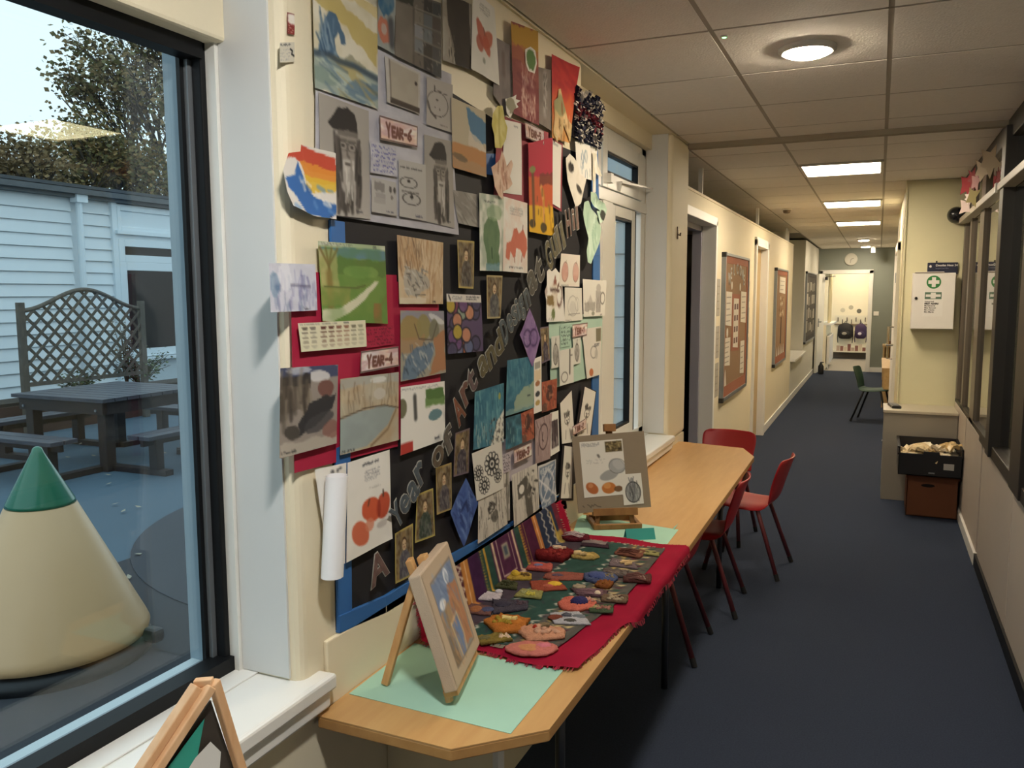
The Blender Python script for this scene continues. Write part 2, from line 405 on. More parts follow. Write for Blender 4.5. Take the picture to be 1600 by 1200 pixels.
# walls along the left
lw = MB(); lw.box(-1.30, -1.10, -2.5, 5.2, 0, .775); st('wall_left', lw, CREAM)
st('wall_left.001', box(-1.30, -1.10, 1.372, 3.2, .775, ZC), CREAM, bevel=.025, seg=4)
st('pillar', box(-1.30, -1.10, 4.77, 5.22, .775, ZC), CREAM, bevel=.025, seg=4)
st('wall_left.002', box(-1.30, -1.22, 3.2, 4.77, 2.46, ZC), CREAM)
st('trim_1', box(-1.10, -1.088, 1.45, 3.2, .73, .884), CREAM, bevel=.004)
REV = mat('daylit_reveal_tone', 'd5d5d2', .55, noise=.02)  # cool daylight on the cream reveals, put into the colour
st('daylight_skin_near', box(-1.254, -1.127, 1.3665, 1.3725, .828, ZC - .004), REV); st('daylight_skin_far', box(-1.252, -1.127, 4.7645, 4.7705, .828, ZC - .006), REV)  # thin added skins carrying the daylight tone on both window reveals
st('trim_2', box(-1.29, -1.255, 1.357, 1.372, .8, ZC), UPVC)
# window sills (white boards with a lipped front edge)
def sill(name, y0, y1):
    m = MB(); m.box(-1.27, -1.062, y0, y1, .80, .822)
    s_ = st(name, m, WHITE, bevel=.006)
    obj('front_lip', box(-1.085, -1.058, y0, y1 + .003, .787, .821), WHITE, s_, bevel=.006)
    obj('bed_mould', box(-1.10, -1.07, y0, y1 - .005, .745, .788), WHITE, s_, bevel=.006)
    obj('back_board', box(-1.28, -1.215, y0, min(y1, 1.372) if y0 < 0 else y1, .822, .8265), WHITE, s_, bevel=.002)
    return s_
sill('windowsill', -2.5, 1.44); sill('windowsill.001', 3.22, 4.765)
# large window on the left
w1 = st('window_1', box(-1.305, -1.28, 1.343, 1.372, .82, ZC), BLACK, bevel=.003)
for nm, b, m_ in (('bottom_frame', (-1.315, -1.268, -2.5, 1.372, .822, .858), BLACK), ('bottom_bead', (-1.33, -1.315, -2.5, 1.33, .838, .852), ALU),
                  ('side_bead', (-1.318, -1.305, 1.332, 1.345, .85, ZC), ALU), ('side_gasket', (-1.325, -1.315, 1.322, 1.334, .85, ZC), BLACK),
                  ('top_frame', (-1.315, -1.275, -2.5, 1.345, 2.125, 2.165), BLACK), ('transom_frame', (-1.315, -1.275, -2.5, 1.345, 2.245, 2.27), BLACK),
                  ('head_frame', (-1.315, -1.275, -2.5, 1.345, 2.51, ZC), BLACK),
                  ('outer_jamb', (-1.376, -1.334, 1.337, 1.45, .70, 2.6), mat('outer_jamb_grey', '8fa0aa', .5)),
                  ('outer_sill', (-1.372, -1.33, -2.5, 1.34, .80, .843), mat('outer_sill_metal', 'b9c4c8', .4))):
    st(nm, box(*b), m_, w1)
st('pane', box(-1.325, -1.319, -2.5, 1.333, .85, 2.15), GLASS, w1)
st('pane', box(-1.325, -1.319, -2.5, 1.333, 2.25, 2.53), GLASS, w1)
st('transom_beam', box(-1.285, -1.235, -2.5, 1.372, 2.158, 2.248), CREAM, w1, bevel=.008)
# narrow white window in the recess
w2 = st('window_2', MB().box(-1.30, -1.255, 4.68, 4.77, .826, 2.46).box(-1.30, -1.255, 3.2, 4.77, 2.42, 2.46).box(-1.30, -1.255, 3.2, 4.77, .826, .87)
        .box(-1.30, -1.255, 3.2, 3.26, .826, 2.46).box(-1.30, -1.245, 3.2, 4.77, 2.10, 2.16), UPVC, bevel=.004)
def sash(y0, y1, z0, z1, t, nm):
    m = MB(); x0, x1 = -1.285, -1.245
    m.box(x0, x1, y0, y0 + t, z0, z1).box(x0, x1, y1 - t, y1, z0, z1).box(x0, x1, y0 + t, y1 - t, z0, z0 + t).box(x0, x1, y0 + t, y1 - t, z1 - t, z1)
    s_ = st(nm, m, UPVC, w2, bevel=.003)
    g = MB(); e = .012
    for q in ((y0 + t, y0 + t + e, z0 + t, z1 - t), (y1 - t - e, y1 - t, z0 + t, z1 - t), (y0 + t, y1 - t, z0 + t, z0 + t + e), (y0 + t, y1 - t, z1 - t - e, z1 - t)): g.box(-1.283, -1.25, *q)
    st('gasket', g, BLACK, s_)
    st('pane', box(-1.272, -1.268, y0 + t, y1 - t, z0 + t, z1 - t), GLASS, s_)
sash(3.93, 4.66, 2.165, 2.42, .075, 'fanlight'); sash(3.28, 3.9, 2.165, 2.42, .05, 'fanlight')
sash(4.09, 4.52, .875, 2.095, .055, 'sliding_sash'); sash(3.27, 3.92, .875, 2.095, .03, 'sliding_sash')
st('mullion', box(-1.29, -1.24, 3.92, 4.09, .87, 2.10), UPVC, w2, bevel=.004)
st('track', box(-1.285, -1.262, 4.52, 4.60, .87, 2.10), BLACK, w2)
st('stay_arm', MB().bar((-1.235, 4.2, 2.215), (-1.20, 4.7, 2.235), .016, .01).bar((-1.245, 4.2, 2.17), (-1.235, 4.2, 2.215), .014, .014), WHITE, w2)
st('latch', MB().box(-1.245, -1.225, 4.0, 4.04, 2.19, 2.235), WHITE, w2)
# partition with two doorways, open above to the ceiling
PZ = 2.335
pt = MB()
pt.box(-1.26, -1.19, 5.2, 5.42, 0, PZ); pt.box(-1.26, -1.19, 5.42, 6.72, 2.20, PZ); pt.box(-1.26, -1.19, 6.72, 8.93, 0, PZ)
pt.box(-1.26, -1.19, 8.93, 9.93, 2.17, PZ); pt.box(-1.26, -1.19, 9.93, 13.1, 0, PZ)
st('wall_left.003', pt, CREAM)
st('trim_3', box(-1.262, -1.185, 5.2, 13.1, PZ, PZ + .018), CREAM)
for y in (6.2, 9.3, 12.4): st('ceiling_post', box(-1.24, -1.21, y, y + .03, PZ, ZC), WHITE)
d1 = st('door_1', MB().box(-1.30, -1.185, 6.69, 6.74, 0, 2.21).box(-1.30, -1.185, 5.40, 5.45, 0, 2.21).box(-1.30, -1.185, 5.4, 6.74, 2.17, 2.235), WHITE, bevel=.004)
LAV = mat('lavender_grey_gloss', '9a98a4', .35)
st('door_lining', MB().box(-1.37, -1.30, 6.66, 6.70, 0, 2.17).box(-1.37, -1.30, 5.45, 6.70, 2.13, 2.17), LAV, d1)
d2 = st('door_2', MB().box(-1.30, -1.165, 9.86, 9.95, 0, 2.2).box(-1.30, -1.165, 8.9, 8.97, 0, 2.2).box(-1.30, -1.165, 8.9, 9.95, 2.13, 2.22), WHITE, bevel=.005)
lf = st('door_leaf', box(-1.285, -1.245, 8.975, 9.86, .01, 2.13), DOORW, d2)
st('door_handle', MB().box(-1.245, -1.235, 9.05, 9.09, .98, 1.16).tube([(-1.24, 9.07, 1.1), (-1.20, 9.07, 1.1), (-1.20, 9.2, 1.1)], .009), ALU, lf)
bb = MB(); bb.box(-1.19, -1.175, 6.74, 8.9, 0, .095); st('baseboard_left', bb, WHITE, bevel=.003)
st('baseboard_left.001', MB().box(-1.19, -1.175, 9.95, 18.7, 0, .095), WHITE, bevel=.003)
# dark rooms behind the partition
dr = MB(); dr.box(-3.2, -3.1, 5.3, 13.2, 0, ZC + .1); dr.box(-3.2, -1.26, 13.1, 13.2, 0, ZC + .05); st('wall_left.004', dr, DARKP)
sid = st('wall_left.005', MB().box(-3.2, -1.32, 5.22, 5.3, -.1, ZC + .2), mat('white_outdoor_board', 'ccd6dc', .6))
for k in range(13):
    st('cladding_board', MB().prism([(5.22, -.1 + k * .2), (5.188, -.1 + k * .2), (5.205, .095 + k * .2), (5.22, .095 + k * .2)], -3.2, -1.40, 'yz'), mat('white_outdoor_board', 'ccd6dc', .6), sid)
# bay, far pillar
fw = MB(); fw.box(-1.6, -1.19, 13.1, 15.3, 0, .60); fw.box(-1.6, -1.19, 15.3, 18.8, 0, ZC); fw.box(-1.75, -1.6, 13.1, 15.3, 0, ZC); fw.box(-1.7, -1.26, 13.02, 13.12, 0, ZC)
st('wall_left.006', fw, mat('pale_grey_white_paint', 'd6d3c8', .6))
st('windowsill.002', box(-1.6, -1.12, 13.2, 15.28, .60, .64), WHITE, bevel=.006)
# end wall with the open door
ew = MB(); ew.box(-1.19, -1.10, 18.7, 18.85, 0, ZC); ew.box(-1.10, -.18, 18.7, 18.85, 2.06, ZC); ew.box(-.18, 3.0, 18.7, 18.85, 0, ZC)
st('wall_end', ew, GREYP)
d3 = st('door_3', MB().box(-.20, -.12, 18.66, 18.9, 0, 2.1).box(-1.15, -1.09, 18.66, 18.9, 0, 2.1).box(-1.15, -.12, 18.66, 18.9, 2.03, 2.11), WHITE, bevel=.006)
lf3 = st('door_leaf', MB().prism([(-1.085, 18.68), (-1.16, 17.92), (-1.12, 17.915), (-1.045, 18.675)], .01, 2.02), WHITE, d3)
st('door_handle', MB().tube([(-1.11, 18.0, 1.05), (-1.06, 18.0, 1.05), (-1.06, 18.12, 1.05)], .01).box(-1.115, -1.10, 17.98, 18.02, .95, 1.12), ALU, lf3)
st('baseboard_end', box(-.12, .6, 18.68, 18.7, 0, .1), WHITE)
# bright cloakroom beyond
PALE = mat('cloakroom_paint', 'efe3c6', .6)
br = MB(); br.box(-3.2, 3.0, 22.5, 22.6, 0, ZC); st('wall_far', br, PALE)
st('wall_far.001', MB().box(-1.25, -1.0, 18.9, 20.6, 0, .95).box(-1.25, -1.0, 18.9, 20.6, 2.1, ZC).box(-1.25, -1.0, 20.6, 21.0, 0, ZC), PALE)
st('windowsill.003', box(-1.2, -.88, 18.9, 20.7, .95, .99), WHITE)
st('ceiling.002', box(-3.2, 3.0, 18.85, 22.6, ZC, ZC + .03), PALE)
# right side: block with the door, glazed screen, rooms behind
GREEN = mat('pale_green_cream_paint', 'd3cca8', .6, noise=.03)
blk = MB(); blk.box(.175, 3.0, 7.6, 7.72, 0, ZC); blk.box(.175, .26, 7.72, 9.0, 0, ZC); blk.box(.175, .26, 10.3, 10.9, 0, ZC); blk.box(.175, .26, 9.0, 10.3, 2.06, ZC)
st('wall_right', blk, GREEN, bevel=.004)
st('wall_right.001', MB().box(.26, 3.0, 10.85, 10.95, 0, ZC).box(.62, .75, 10.9, 18.7, 0, ZC), GREEN)
d4 = st('door_4', MB().box(.145, .30, 8.93, 9.01, 0, 2.13).box(.145, .30, 10.29, 10.37, 0, 2.13).box(.145, .30, 8.93, 10.37, 2.05, 2.14), WHITE, bevel=.004)
lf4 = st('door_leaf', box(.17, .215, 9.02, 10.28, .01, 2.04), DOORW, d4)
for y in (9.2, ):
    st('door_handle', MB().tube([(.17, y, 1.3), (.10, y, 1.3), (.10, y, .98), (.17, y, .98)], .011), mat('bright_chrome', 'd8d4c8', .15, metal=1), lf4)
st('door_handle', MB().tube([(.17, 9.15, 1.12), (.09, 9.15, 1.12), (.09, 9.3, 1.12)], .011), mat('bright_chrome', 'd8d4c8', .15, metal=1), lf4)
st('hinge', box(.155, .172, 10.2, 10.28, 1.75, 1.86), ALU, lf4)
st('trim_4', box(.168, .18, 7.58, 7.61, .735, ZC), GREEN)
SCR = mat('brown_black_steel_frame', '1d1814', .45, noise=.1)
SCRL = mat('bronze_steel_frame', '5d5347', .4)
PANL = mat('pale_grey_panel', 'b9ada0', .5, noise=.06, nscale=3)
X0 = .60
sc = st('wall_right.002', MB().box(X0 + .02, X0 + .05, -2.5, 7.6, 0, .76), mat('panel_core', '3a342d', .7))
for y0, y1 in ((6.62, 7.58), (5.62, 6.59), (4.36, 5.56), (3.1, 4.34), (1.84, 3.08), (.58, 1.82), (-.7, .56), (-2.0, -.72)):
    st('panel', box(X0, X0 + .03, y0, y1, .075, .765), PANL, sc, bevel=.002)
st('baseboard_right', MB().box(X0 - .012, X0 + .02, -2.5, 5.6, 0, .075), BLACK)
st('baseboard_right.001', MB().box(X0 - .015, X0 + .02, 5.6, 7.58, 0, .075), WHITE)
w3 = st('window_3', MB().box(X0 - .02, X0 + .05, -2.5, 5.6, .765, .83).box(X0, X0 + .05, 5.6, 7.58, .765, .80).box(X0 - .01, X0 + .06, -2.5, 7.58, 2.44, ZC), SCR, bevel=.004)
for y0, y1, xx, m_ in ((5.02, 5.16, .035, SCR), (4.0, 4.28, .03, SCR), (2.05, 2.17, .03, SCR), (1.3, 1.42, .03, SCR), (0, .12, .03, SCR), (7.0, 7.1, .0, SCRL), (7.48, 7.58, 0, SCRL), (6.2, 6.44, .0, SCRL), (5.35, 5.42, .0, SCRL)):
    st('frame_post', box(X0 - xx, X0 + .06, y0, y1, .77, 2.5), m_, w3, bevel=.004)
st('middle_rail', MB().box(X0 - .045, X0 + .02, -2.5, 7.55, 2.185, 2.225), mat('pale_rail', 'a39a8a', .35), w3, bevel=.003)
st('rail_cap', box(X0 - .052, X0 - .04, 5.2, 5.26, 2.18, 2.23), WHITE, w3)
for y0, y1 in ((-2.5, 0), (.12, 1.3), (1.42, 2.05), (2.17, 4.0), (4.28, 5.02), (5.16, 6.2), (6.44, 7.0), (7.1, 7.48)):
    st('pane', box(X0 + .02, X0 + .026, y0, y1, .80, 2.18), GLASS2, w3); st('pane', box(X0 + .02, X0 + .026, y0, y1, 2.22, 2.45), GLASS2, w3)
st('wall_room', MB().box(2.9, 3.0, -2.5, 7.6, 0, ZC).box(.65, 3.0, -2.6, -2.5, 0, ZC), mat('room_behind_paint', 'c9bf9f', .7))
st('wall_back', MB().box(-1.3, .65, -2.6, -2.5, 0, ZC), CREAM)
st('ceiling.003', box(.62, 3.0, -2.5, 7.6, ZC, ZC + .03), TILE)
# ------------------------------------------------------------------ ceiling lights
HOUS = mat('light_housing', 'd8d2c6', .5)
def emat(n, c, s): return mat(n, (0.9, 0.9, 0.9), .5, emit=c, estr=s)
EP = emat('panel_diffuser', WARM, PANEL); ER = emat('round_diffuser', (1.0, .84, .62), ROUND); EF = emat('far_diffuser', (1, .84, .6), FAR)
def panel(label, x0, x1, y0, y1, em=EP):
    t = thing('ceiling_light', label, 'light', ((x0 + x1) / 2, (y0 + y1) / 2, ZC), group='square ceiling light panels'); a, b = (x1 - x0) / 2 - .006, (y1 - y0) / 2 - .006
    m = MB(); f = .022
    m.box(-a, a, -b, -b + f, -.014, .02).box(-a, a, b - f, b, -.014, .02).box(-a, -a + f, -b + f, b - f, -.014, .02).box(a - f, a, -b + f, b - f, -.014, .02)
    obj('frame', m, HOUS, t); obj('diffuser', box(-a + f, a - f, -b + f, b - f, -.006, .01), em, t)
panel('nearest square ceiling light panel, widest of the three along the corridor', -.57, 0, 6.33, 6.95)
panel('middle square ceiling light panel of the three along the corridor', -.57, 0, 8.95, 9.57)
panel('farthest square ceiling light panel, before the two small round lights', -.57, 0, 11.57, 12.19)
panel('square ceiling light panel in the room behind the glazed screen', 1.2, 1.8, 3.0, 3.5, emat('yellowish_diffuser', (1, .84, .5), 12))
panel('added unseen light panel brightening the room behind the glazed screen', 1.9, 2.5, 5.2, 5.8, EF)  # added lamp out of view, only there to brighten this room
panel('square ceiling light panel in the bright cloakroom beyond the end door', -.9, -.3, 19.6, 20.2, EF)
panel('second square ceiling light panel in the bright cloakroom near its back wall', -.9, -.3, 21.4, 22.0, EF)
def rlight(label, x, y, r=.085, em=ER):
    t = thing('round_ceiling_light', label, 'light', (x, y, ZC), group='round ceiling lights')
    obj('housing', MB().lathe([(r + .018, .02), (r + .018, -.012), (r + .006, -.02), (r, -.018), (r, .02)], n=36), HOUS, t, smooth=True)
    obj('diffuser', MB().lathe([(r - .002, -.014), (r * .92, -.024), (r * .7, -.031), (.001, -.036)], n=36), em, t, smooth=True)
rlight('large round ceiling light above the worktop, nearest in view', -.28, 3.36)
rlight('round ceiling light above the end of the window sill, out of view', -.28, .74, em=emat('cool_round_diffuser', (1, .97, .92), 420))
rlight('first small round ceiling light beyond the square panels', -.28, 15.65)
rlight('last small round ceiling light just before the grey end wall', -.28, 17.9)
o = thing('indicator_lamp', 'tiny green indicator lamp in ceiling tile beside round light', 'light', (-.537, 3.09, ZC))
obj('ring', MB().lathe([(.014, .01), (.014, -.006), (.009, -.006), (.009, .01)], n=16), HOUS, o); obj('lens', MB().lathe([(.009, .0), (.006, -.007), (.001, -.008)], n=12), emat('green_led', (.25, 1, .35), 4), o)
o = thing('smoke_detector', 'small brown smoke detector on ceiling beyond the first light panel', 'detector', (-.95, 9.55, ZC))
obj('base', MB().lathe([(.055, .003), (.055, -.015), (.048, -.018), (.001, -.018)], n=20), HOUS, o); obj('chamber', MB().lathe([(.042, -.018), (.036, -.045), (.02, -.05), (.001, -.05)], n=20), mat('detector_brown', '6b5a44', .5), o)
o = thing('ceiling_sensor', 'small white box sensor on ceiling before the grey end wall', 'sensor', (-.14, 18.2, ZC)); obj('body', box(-.04, .04, -.04, .04, -.12, 0), HOUS, o, bevel=.008); obj('lens', box(-.025, .025, -.046, -.04, -.1, -.05), UPVC, o)

# ------------------------------------------------------------------ outdoors
GZ = -.10
st('ground', box(-60, -1.32, -12, 60, GZ - .3, GZ), mat('blue_grey_playground', '4b5f6d', .85, noise=.12, nscale=1.2, bump=.1, bscale=80))
def disc2(cx, cy, r):
    return MB().prism([(min(-1.42, cx + r * math.cos(k * math.pi / 36)), cy + r * math.sin(k * math.pi / 36)) for k in range(72)], GZ - .02, GZ + .012)
def disc(cx, cy, r):
    m = MB(); m.lathe([(r, GZ - .02), (r, GZ + .012), (r - .01, GZ + .016), (.01, GZ + .016)], (cx, cy, 0), 64); return m
tag(obj('rubber_mat', disc2(-3.09, 5.49, 2.13), mat('dark_safety_surface', '363a42', .9, noise=.1, nscale=40)), 'dark grey round safety surface on the blue playground', 'ground surface')
tag(obj('paving_strip', box(-4.5, -1.33, -8, 3.95, GZ - .02, GZ + .006), mat('dark_tarmac', '33363c', .95, noise=.2, nscale=60)), 'dark tarmac strip outside below the large window', 'paving')
# leaf litter
rg = random.Random(5); m = MB()
for _ in range(90):
    x, y = rg.uniform(-8.5, -3), rg.uniform(3, 8.5); a = rg.uniform(0, 6); c, s = math.cos(a) * .03, math.sin(a) * .03
    m.add([(x - c, y - s, GZ + .018), (x + s * .6, y - c * .6, GZ + .022), (x + c, y + s, GZ + .03), (x - s * .6, y + c * .6, GZ + .018)], [(0, 1, 2, 3)])
obj('leaf_litter', m, mat('fallen_leaves', '9a9484', .9), kind='stuff', label='scattered pale fallen leaves on the blue playground', cat='leaves')
# white clad building
SID = mat('white_cladding', 'dde4e8', .55, noise=.03, nscale=3)
FAS = mat('grey_fascia', '5a6064', .7, noise=.25, nscale=5); OWH = mat('white_window_frame', 'd8e2e8', .4); DGL = mat('dark_window_glass', '1e1a1c', .35, spec=.25); FGL = mat('frosted_panel', 'bcc8ce', .35)
b1 = thing('white_building', 'long white clad building with flat roof behind the trellis', 'building', (-11.7, 8, GZ))
BX, ZB = 0, 0     # local: x to us, y along, z up from ground
def bb_(x0, x1, y0, y1, z0, z1): return box(x0, x1, y0 - 8, y1 - 8, z0 - GZ, z1 - GZ)
obj('wall', bb_(-6, -.05, -6, 11.78, GZ, 3.2), SID, b1)
bm_ = {}
k = 0
for (y0, y1) in ((-6, 1.5), (1.52, 9.37), (9.55, 10.14)):
    z = GZ + .02
    while z < 3.13:
        key = (y0, y1)
        if key not in bm_:
            q = MB().prism([(-.05, 0), (.0, 0), (-.035, .183), (-.05, .183)], y0 - 8, y1 - 8, 'xz'); bm_[key] = q.mesh('cladding_board'); bm_[key].materials.append(SID)
        piece('cladding_board', bm_[key], b1, (0, 0, z - GZ)); z += .19
obj('fascia', bb_(-.05, .12, -6, 11.85, 3.17, 3.32), FAS, b1)
obj('roof', MB().box(-6, .16, -14, 3.88, 3.42, 3.47), mat('flat_roof_felt', '4a4e52', .9), b1)
obj('gutter', MB().bar((.17, -14, 3.36), (.17, 3.85, 3.36), .09, .08), mat('grey_gutter', '4f5458', .5, noise=.3), b1)
dp = obj('downpipe', MB().tube([(.07, 1.46, 3.36), (.07, 1.46, .1)], .05, 10), OWH, b1); obj('hopper', MB().box(.0, .16, 1.36, 1.56, 3.2, 3.4), OWH, dp)
obj('corner_board', bb_(-.05, .05, 11.5, 11.8, GZ, 3.17), OWH, b1); obj('corner_board', bb_(-.05, .04, 10.1, 10.2, GZ, 3.17), OWH, b1)
obj('spandrel', bb_(-.05, .02, 10.2, 11.5, GZ, .52), FGL, b1); obj('spandrel', bb_(-.05, .02, 10.2, 11.5, 2.55, 3.15), OWH, b1)
obj('window_sill', bb_(-.05, .14, 10.15, 11.52, .52, .57), OWH, b1); obj('window_sill', bb_(-.05, .1, 10.15, 11.52, 2.66, 2.72), OWH, b1)
def bwin(y0, y1, z0, z1, t, gm, nm='window'):
    m = MB(); x0, x1 = -.04, .05
    for q in ((y0, y0 + t, z0, z1), (y1 - t, y1, z0, z1), (y0 + t, y1 - t, z0, z0 + t), (y0 + t, y1 - t, z1 - t, z1)): m.box(x0, x1, q[0] - 8, q[1] - 8, q[2] - GZ, q[3] - GZ)
    f_ = obj(nm, m, OWH, b1, bevel=.006); obj('pane', bb_(-.02, .01, y0 + t, y1 - t, z0 + t, z1 - t), gm, f_)
bwin(10.2, 11.5, 2.72, 3.12, .07, FGL); bwin(10.2, 11.5, 2.2, 2.58, .12, DGL); bwin(10.2, 11.5, .58, 2.2, .14, DGL)
b2 = thing('side_building', 'white building with dark windows beyond the corner of the clad one', 'building', (-13.4, 13.5, GZ))
obj('wall', box(-3, 0, -1.6, 9, 0, 3.1), SID, b2); obj('fascia', box(-3, .15, -1.6, 9, 3.05, 3.3), FAS, b2)
for y in (-1.2, 1.0, 3.2):
    for z0, z1 in ((.9, 2.0), (2.2, 2.6)):
        f_ = obj('window', box(0, .05, y, y + 1.6, z0 - .1, z1 + .1), OWH, b2); obj('pane', box(.05, .06, y + .12, y + 1.48, z0, z1), DGL, f_)
tag(obj('step_wall', MB().box(-12.9, -11.9, 12.0, 12.9, GZ, .35), mat('brown_planter_wood', '4a332a', .8)), 'low brown planter box beyond the building corner', 'planter')
# picnic table, all one frame
DW = mat_wood('dark_stained_timber', '241c1d', '332a2a', (6, 6, 6), .5)
DT = mat_wood('weathered_table_top', '3a3a42', '4d4e57', (2, 10, 10), .45)
t = thing('picnic_table', 'square dark timber picnic table with four attached benches', 'table', (-7.5, 6.36, GZ))
pl = box(-.66, .66, -.068, .068, -.018, .018).mesh('plank'); pl.materials.append(DT)
for k in range(9): piece('plank', pl, t, (0, -.592 + k * .148, .722))
for s in (-1, 1):
    obj('apron', box(-.6, .6, s * .6 - .02, s * .6 + .02, .58, .70), DW, t); obj('apron', box(s * .6 - .02, s * .6 + .02, -.58, .58, .58, .70), DW, t)
for sx_ in (-1, 1):
    for sy_ in (-1, 1):
        l = obj('leg', box(sx_ * .52 - .055, sx_ * .52 + .055, sy_ * .52 - .055, sy_ * .52 + .055, 0, .70), DW, t, bevel=.006)
        obj('bolt', MB().lathe([(.013, 0), (.013, .012), (.001, .016)], (0, 0, 0), 8, 'y'), mat('zinc_bolt', '9aa0a6', .4, metal=.8), l, loc=(sx_ * .52, sy_ * .6 - .04, .62))
for k in range(4):
    bn = obj('bench', MB().box(-.62, .62, -.02, .02, .30, .37), DW, t); bn.rotation_euler = (0, 0, k * math.pi / 2); bn.location = (math.sin(k * math.pi / 2) * 1.1, -math.cos(k * math.pi / 2) * 1.1, 0)
    for dy in (-.075, .075): obj('bench_plank', box(-.66, .66, dy - .068, dy + .068, .37, .41), DT, bn, bevel=.004)
    for sx_ in (-1, 1):
        obj('bench_leg', box(sx_ * .45 - .045, sx_ * .45 + .045, -.05, .05, 0, .37), DW, bn)
        obj('foot_rail', MB().box(sx_ * .45 - .05, sx_ * .45 + .05, -.16, .62, 0, .055), DW, bn)
# trellis in front of the building
TW = mat_wood('grey_brown_trellis_wood', '4d463f', '625a50', (8, 8, 3), .7)
t = thing('trellis', 'arched brown diamond lattice trellis behind the picnic table', 'trellis', (-9.6, 0, 0))
ty0, ty1 = 6.9, 8.72
def ttop(y):
    q = (y - ty0) / (ty1 - ty0); return 1.46 + .26 * (.5 - .5 * math.cos(2 * math.pi * q))
for y in (ty0, ty1): obj('post', box(-.035, .035, y - .04, y + .04, GZ, 1.56), TW, t, bevel=.005)
obj('top_rail', MB().tube([(0, y, ttop(y)) for y in np.linspace(ty0, ty1, 24)], .028, 8), TW, t); obj('bottom_rail', box(-.025, .025, ty0, ty1, .52, .57), TW, t)
for sgn in (-1, 1):
    c = -2.2
    while c < 3.6:
        pts = []
        for y in np.linspace(ty0 + .02, ty1 - .02, 80):
            z = .54 + (c + (y - ty0) * 1.0) if sgn > 0 else .54 + (c + (ty1 - y) * 1.0)
            if .54 <= z <= ttop(y): pts.append((y, z))
        if len(pts) > 3:
            a, b = pts[0], pts[-1]
            obj('lattice_slat', MB().bar((sgn * .012, a[0], a[1]), (sgn * .012, b[0], b[1]), .012, .035, (1, 0, 0)) if False else MB().bar((sgn * .012, a[0], a[1]), (sgn * .012, b[0], b[1]), .034, .014, (1, 0, 0)), TW, t)
        c += .185
pb = thing('planter', 'long low planter bed below the trellis', 'planter', (-9.98, 7.9, GZ)); obj('board', box(-.3, .25, -1.4, 2.2, 0, .38), mat('brown_planter_wood', '4a332a', .8), pb); obj('soil', box(-.26, .21, -1.36, 2.16, .38, .42), mat('dark_soil', '3a322b', .95, bump=.5, bscale=30), pb)
def plant(label, x, y, z, n, sp, hgt, seed, cols=('56633f', '6d6a48')):
    rg = random.Random(seed); r = thing('leafy_plant', label, 'plant', (x, y, z)); s_ = MB(); l = MB()
    for _ in range(n):
        a = rg.uniform(0, 6.28); e = rg.uniform(.3, 1.0); tip = Vector((math.cos(a) * sp * e, math.sin(a) * sp * e, hgt * rg.uniform(.4, 1)))
        s_.tube([(0, 0, 0), tip * .5 + Vector((0, 0, hgt * .15)), tip], [.006, .005, .002], 4)
        for q in range(16):
            p = tip * rg.uniform(.3, 1) + Vector((rg.uniform(-.06, .06), rg.uniform(-.06, .06), rg.uniform(-.02, .12))); b = rg.uniform(0, 6.28); L = rg.uniform(.03, .06)
            d_ = Vector((math.cos(b), math.sin(b), rg.uniform(-.4, .4))) * L; u = d_.cross(Vector((rg.uniform(-1, 1), rg.uniform(-1, 1), 1))).normalized() * L * .45
            l.add([p, p + d_ * .5 + u, p + d_, p + d_ * .5 - u], [(0, 1, 2, 3)])
    obj('stem', s_, mat('plant_stem', '5a4a38', .8), r); o_ = obj('foliage', l, mat('shrub_leaf_' + cols[0], cols[0], .7, noise=.4, nscale=6), r, kind='stuff')
plant('bushy green plant at the right foot of the trellis', -9.82, 8.85, .3, 40, .45, .55, 1)
plant('small green plant at the middle of the trellis foot', -9.80, 7.85, .3, 26, .35, .3, 2)
plant('thin climbing plant up the right end of the trellis', -9.76, 8.55, .3, 14, .18, 1.2, 3, ('6b5c46', '6d6a48'))
# giant pencil bin
t = thing('pencil_bin', 'giant pencil tip litter bin with green point outside window', 'bin', (-3.636, 2.651, GZ))
zt = .66 - GZ; za = .935 - GZ; r1 = .45 * (.935 - .66) / .935 + .012
obj('body', MB().lathe([(.40, .07), (.445, .09), (.452, .12), (.44, .15), (r1 + .012, zt - .01), (r1, zt), (.01, zt)], n=72), mat('cream_plastic', 'cfa87c', .35, noise=.05, nscale=3), t, smooth=True)
obj('tip', MB().lathe([(r1 + .008, zt - .004), (r1 + .004, zt + .012), (.028, za - .03), (.02, za - .008), (.008, za), (.001, za)], n=64), mat('green_plastic', '156b4f', .25, coat=.4), t, smooth=True)
obj('base', MB().lathe([(.46, 0), (.46, .05), (.41, .085), (.01, .09)], n=48), mat('black_base_plastic', '16171a', .5), t, smooth=True)
obj('lock', MB().box(.38, .475, .20, .27, .05, .12), mat('black_base_plastic', '16171a', .5), t, bevel=.02)
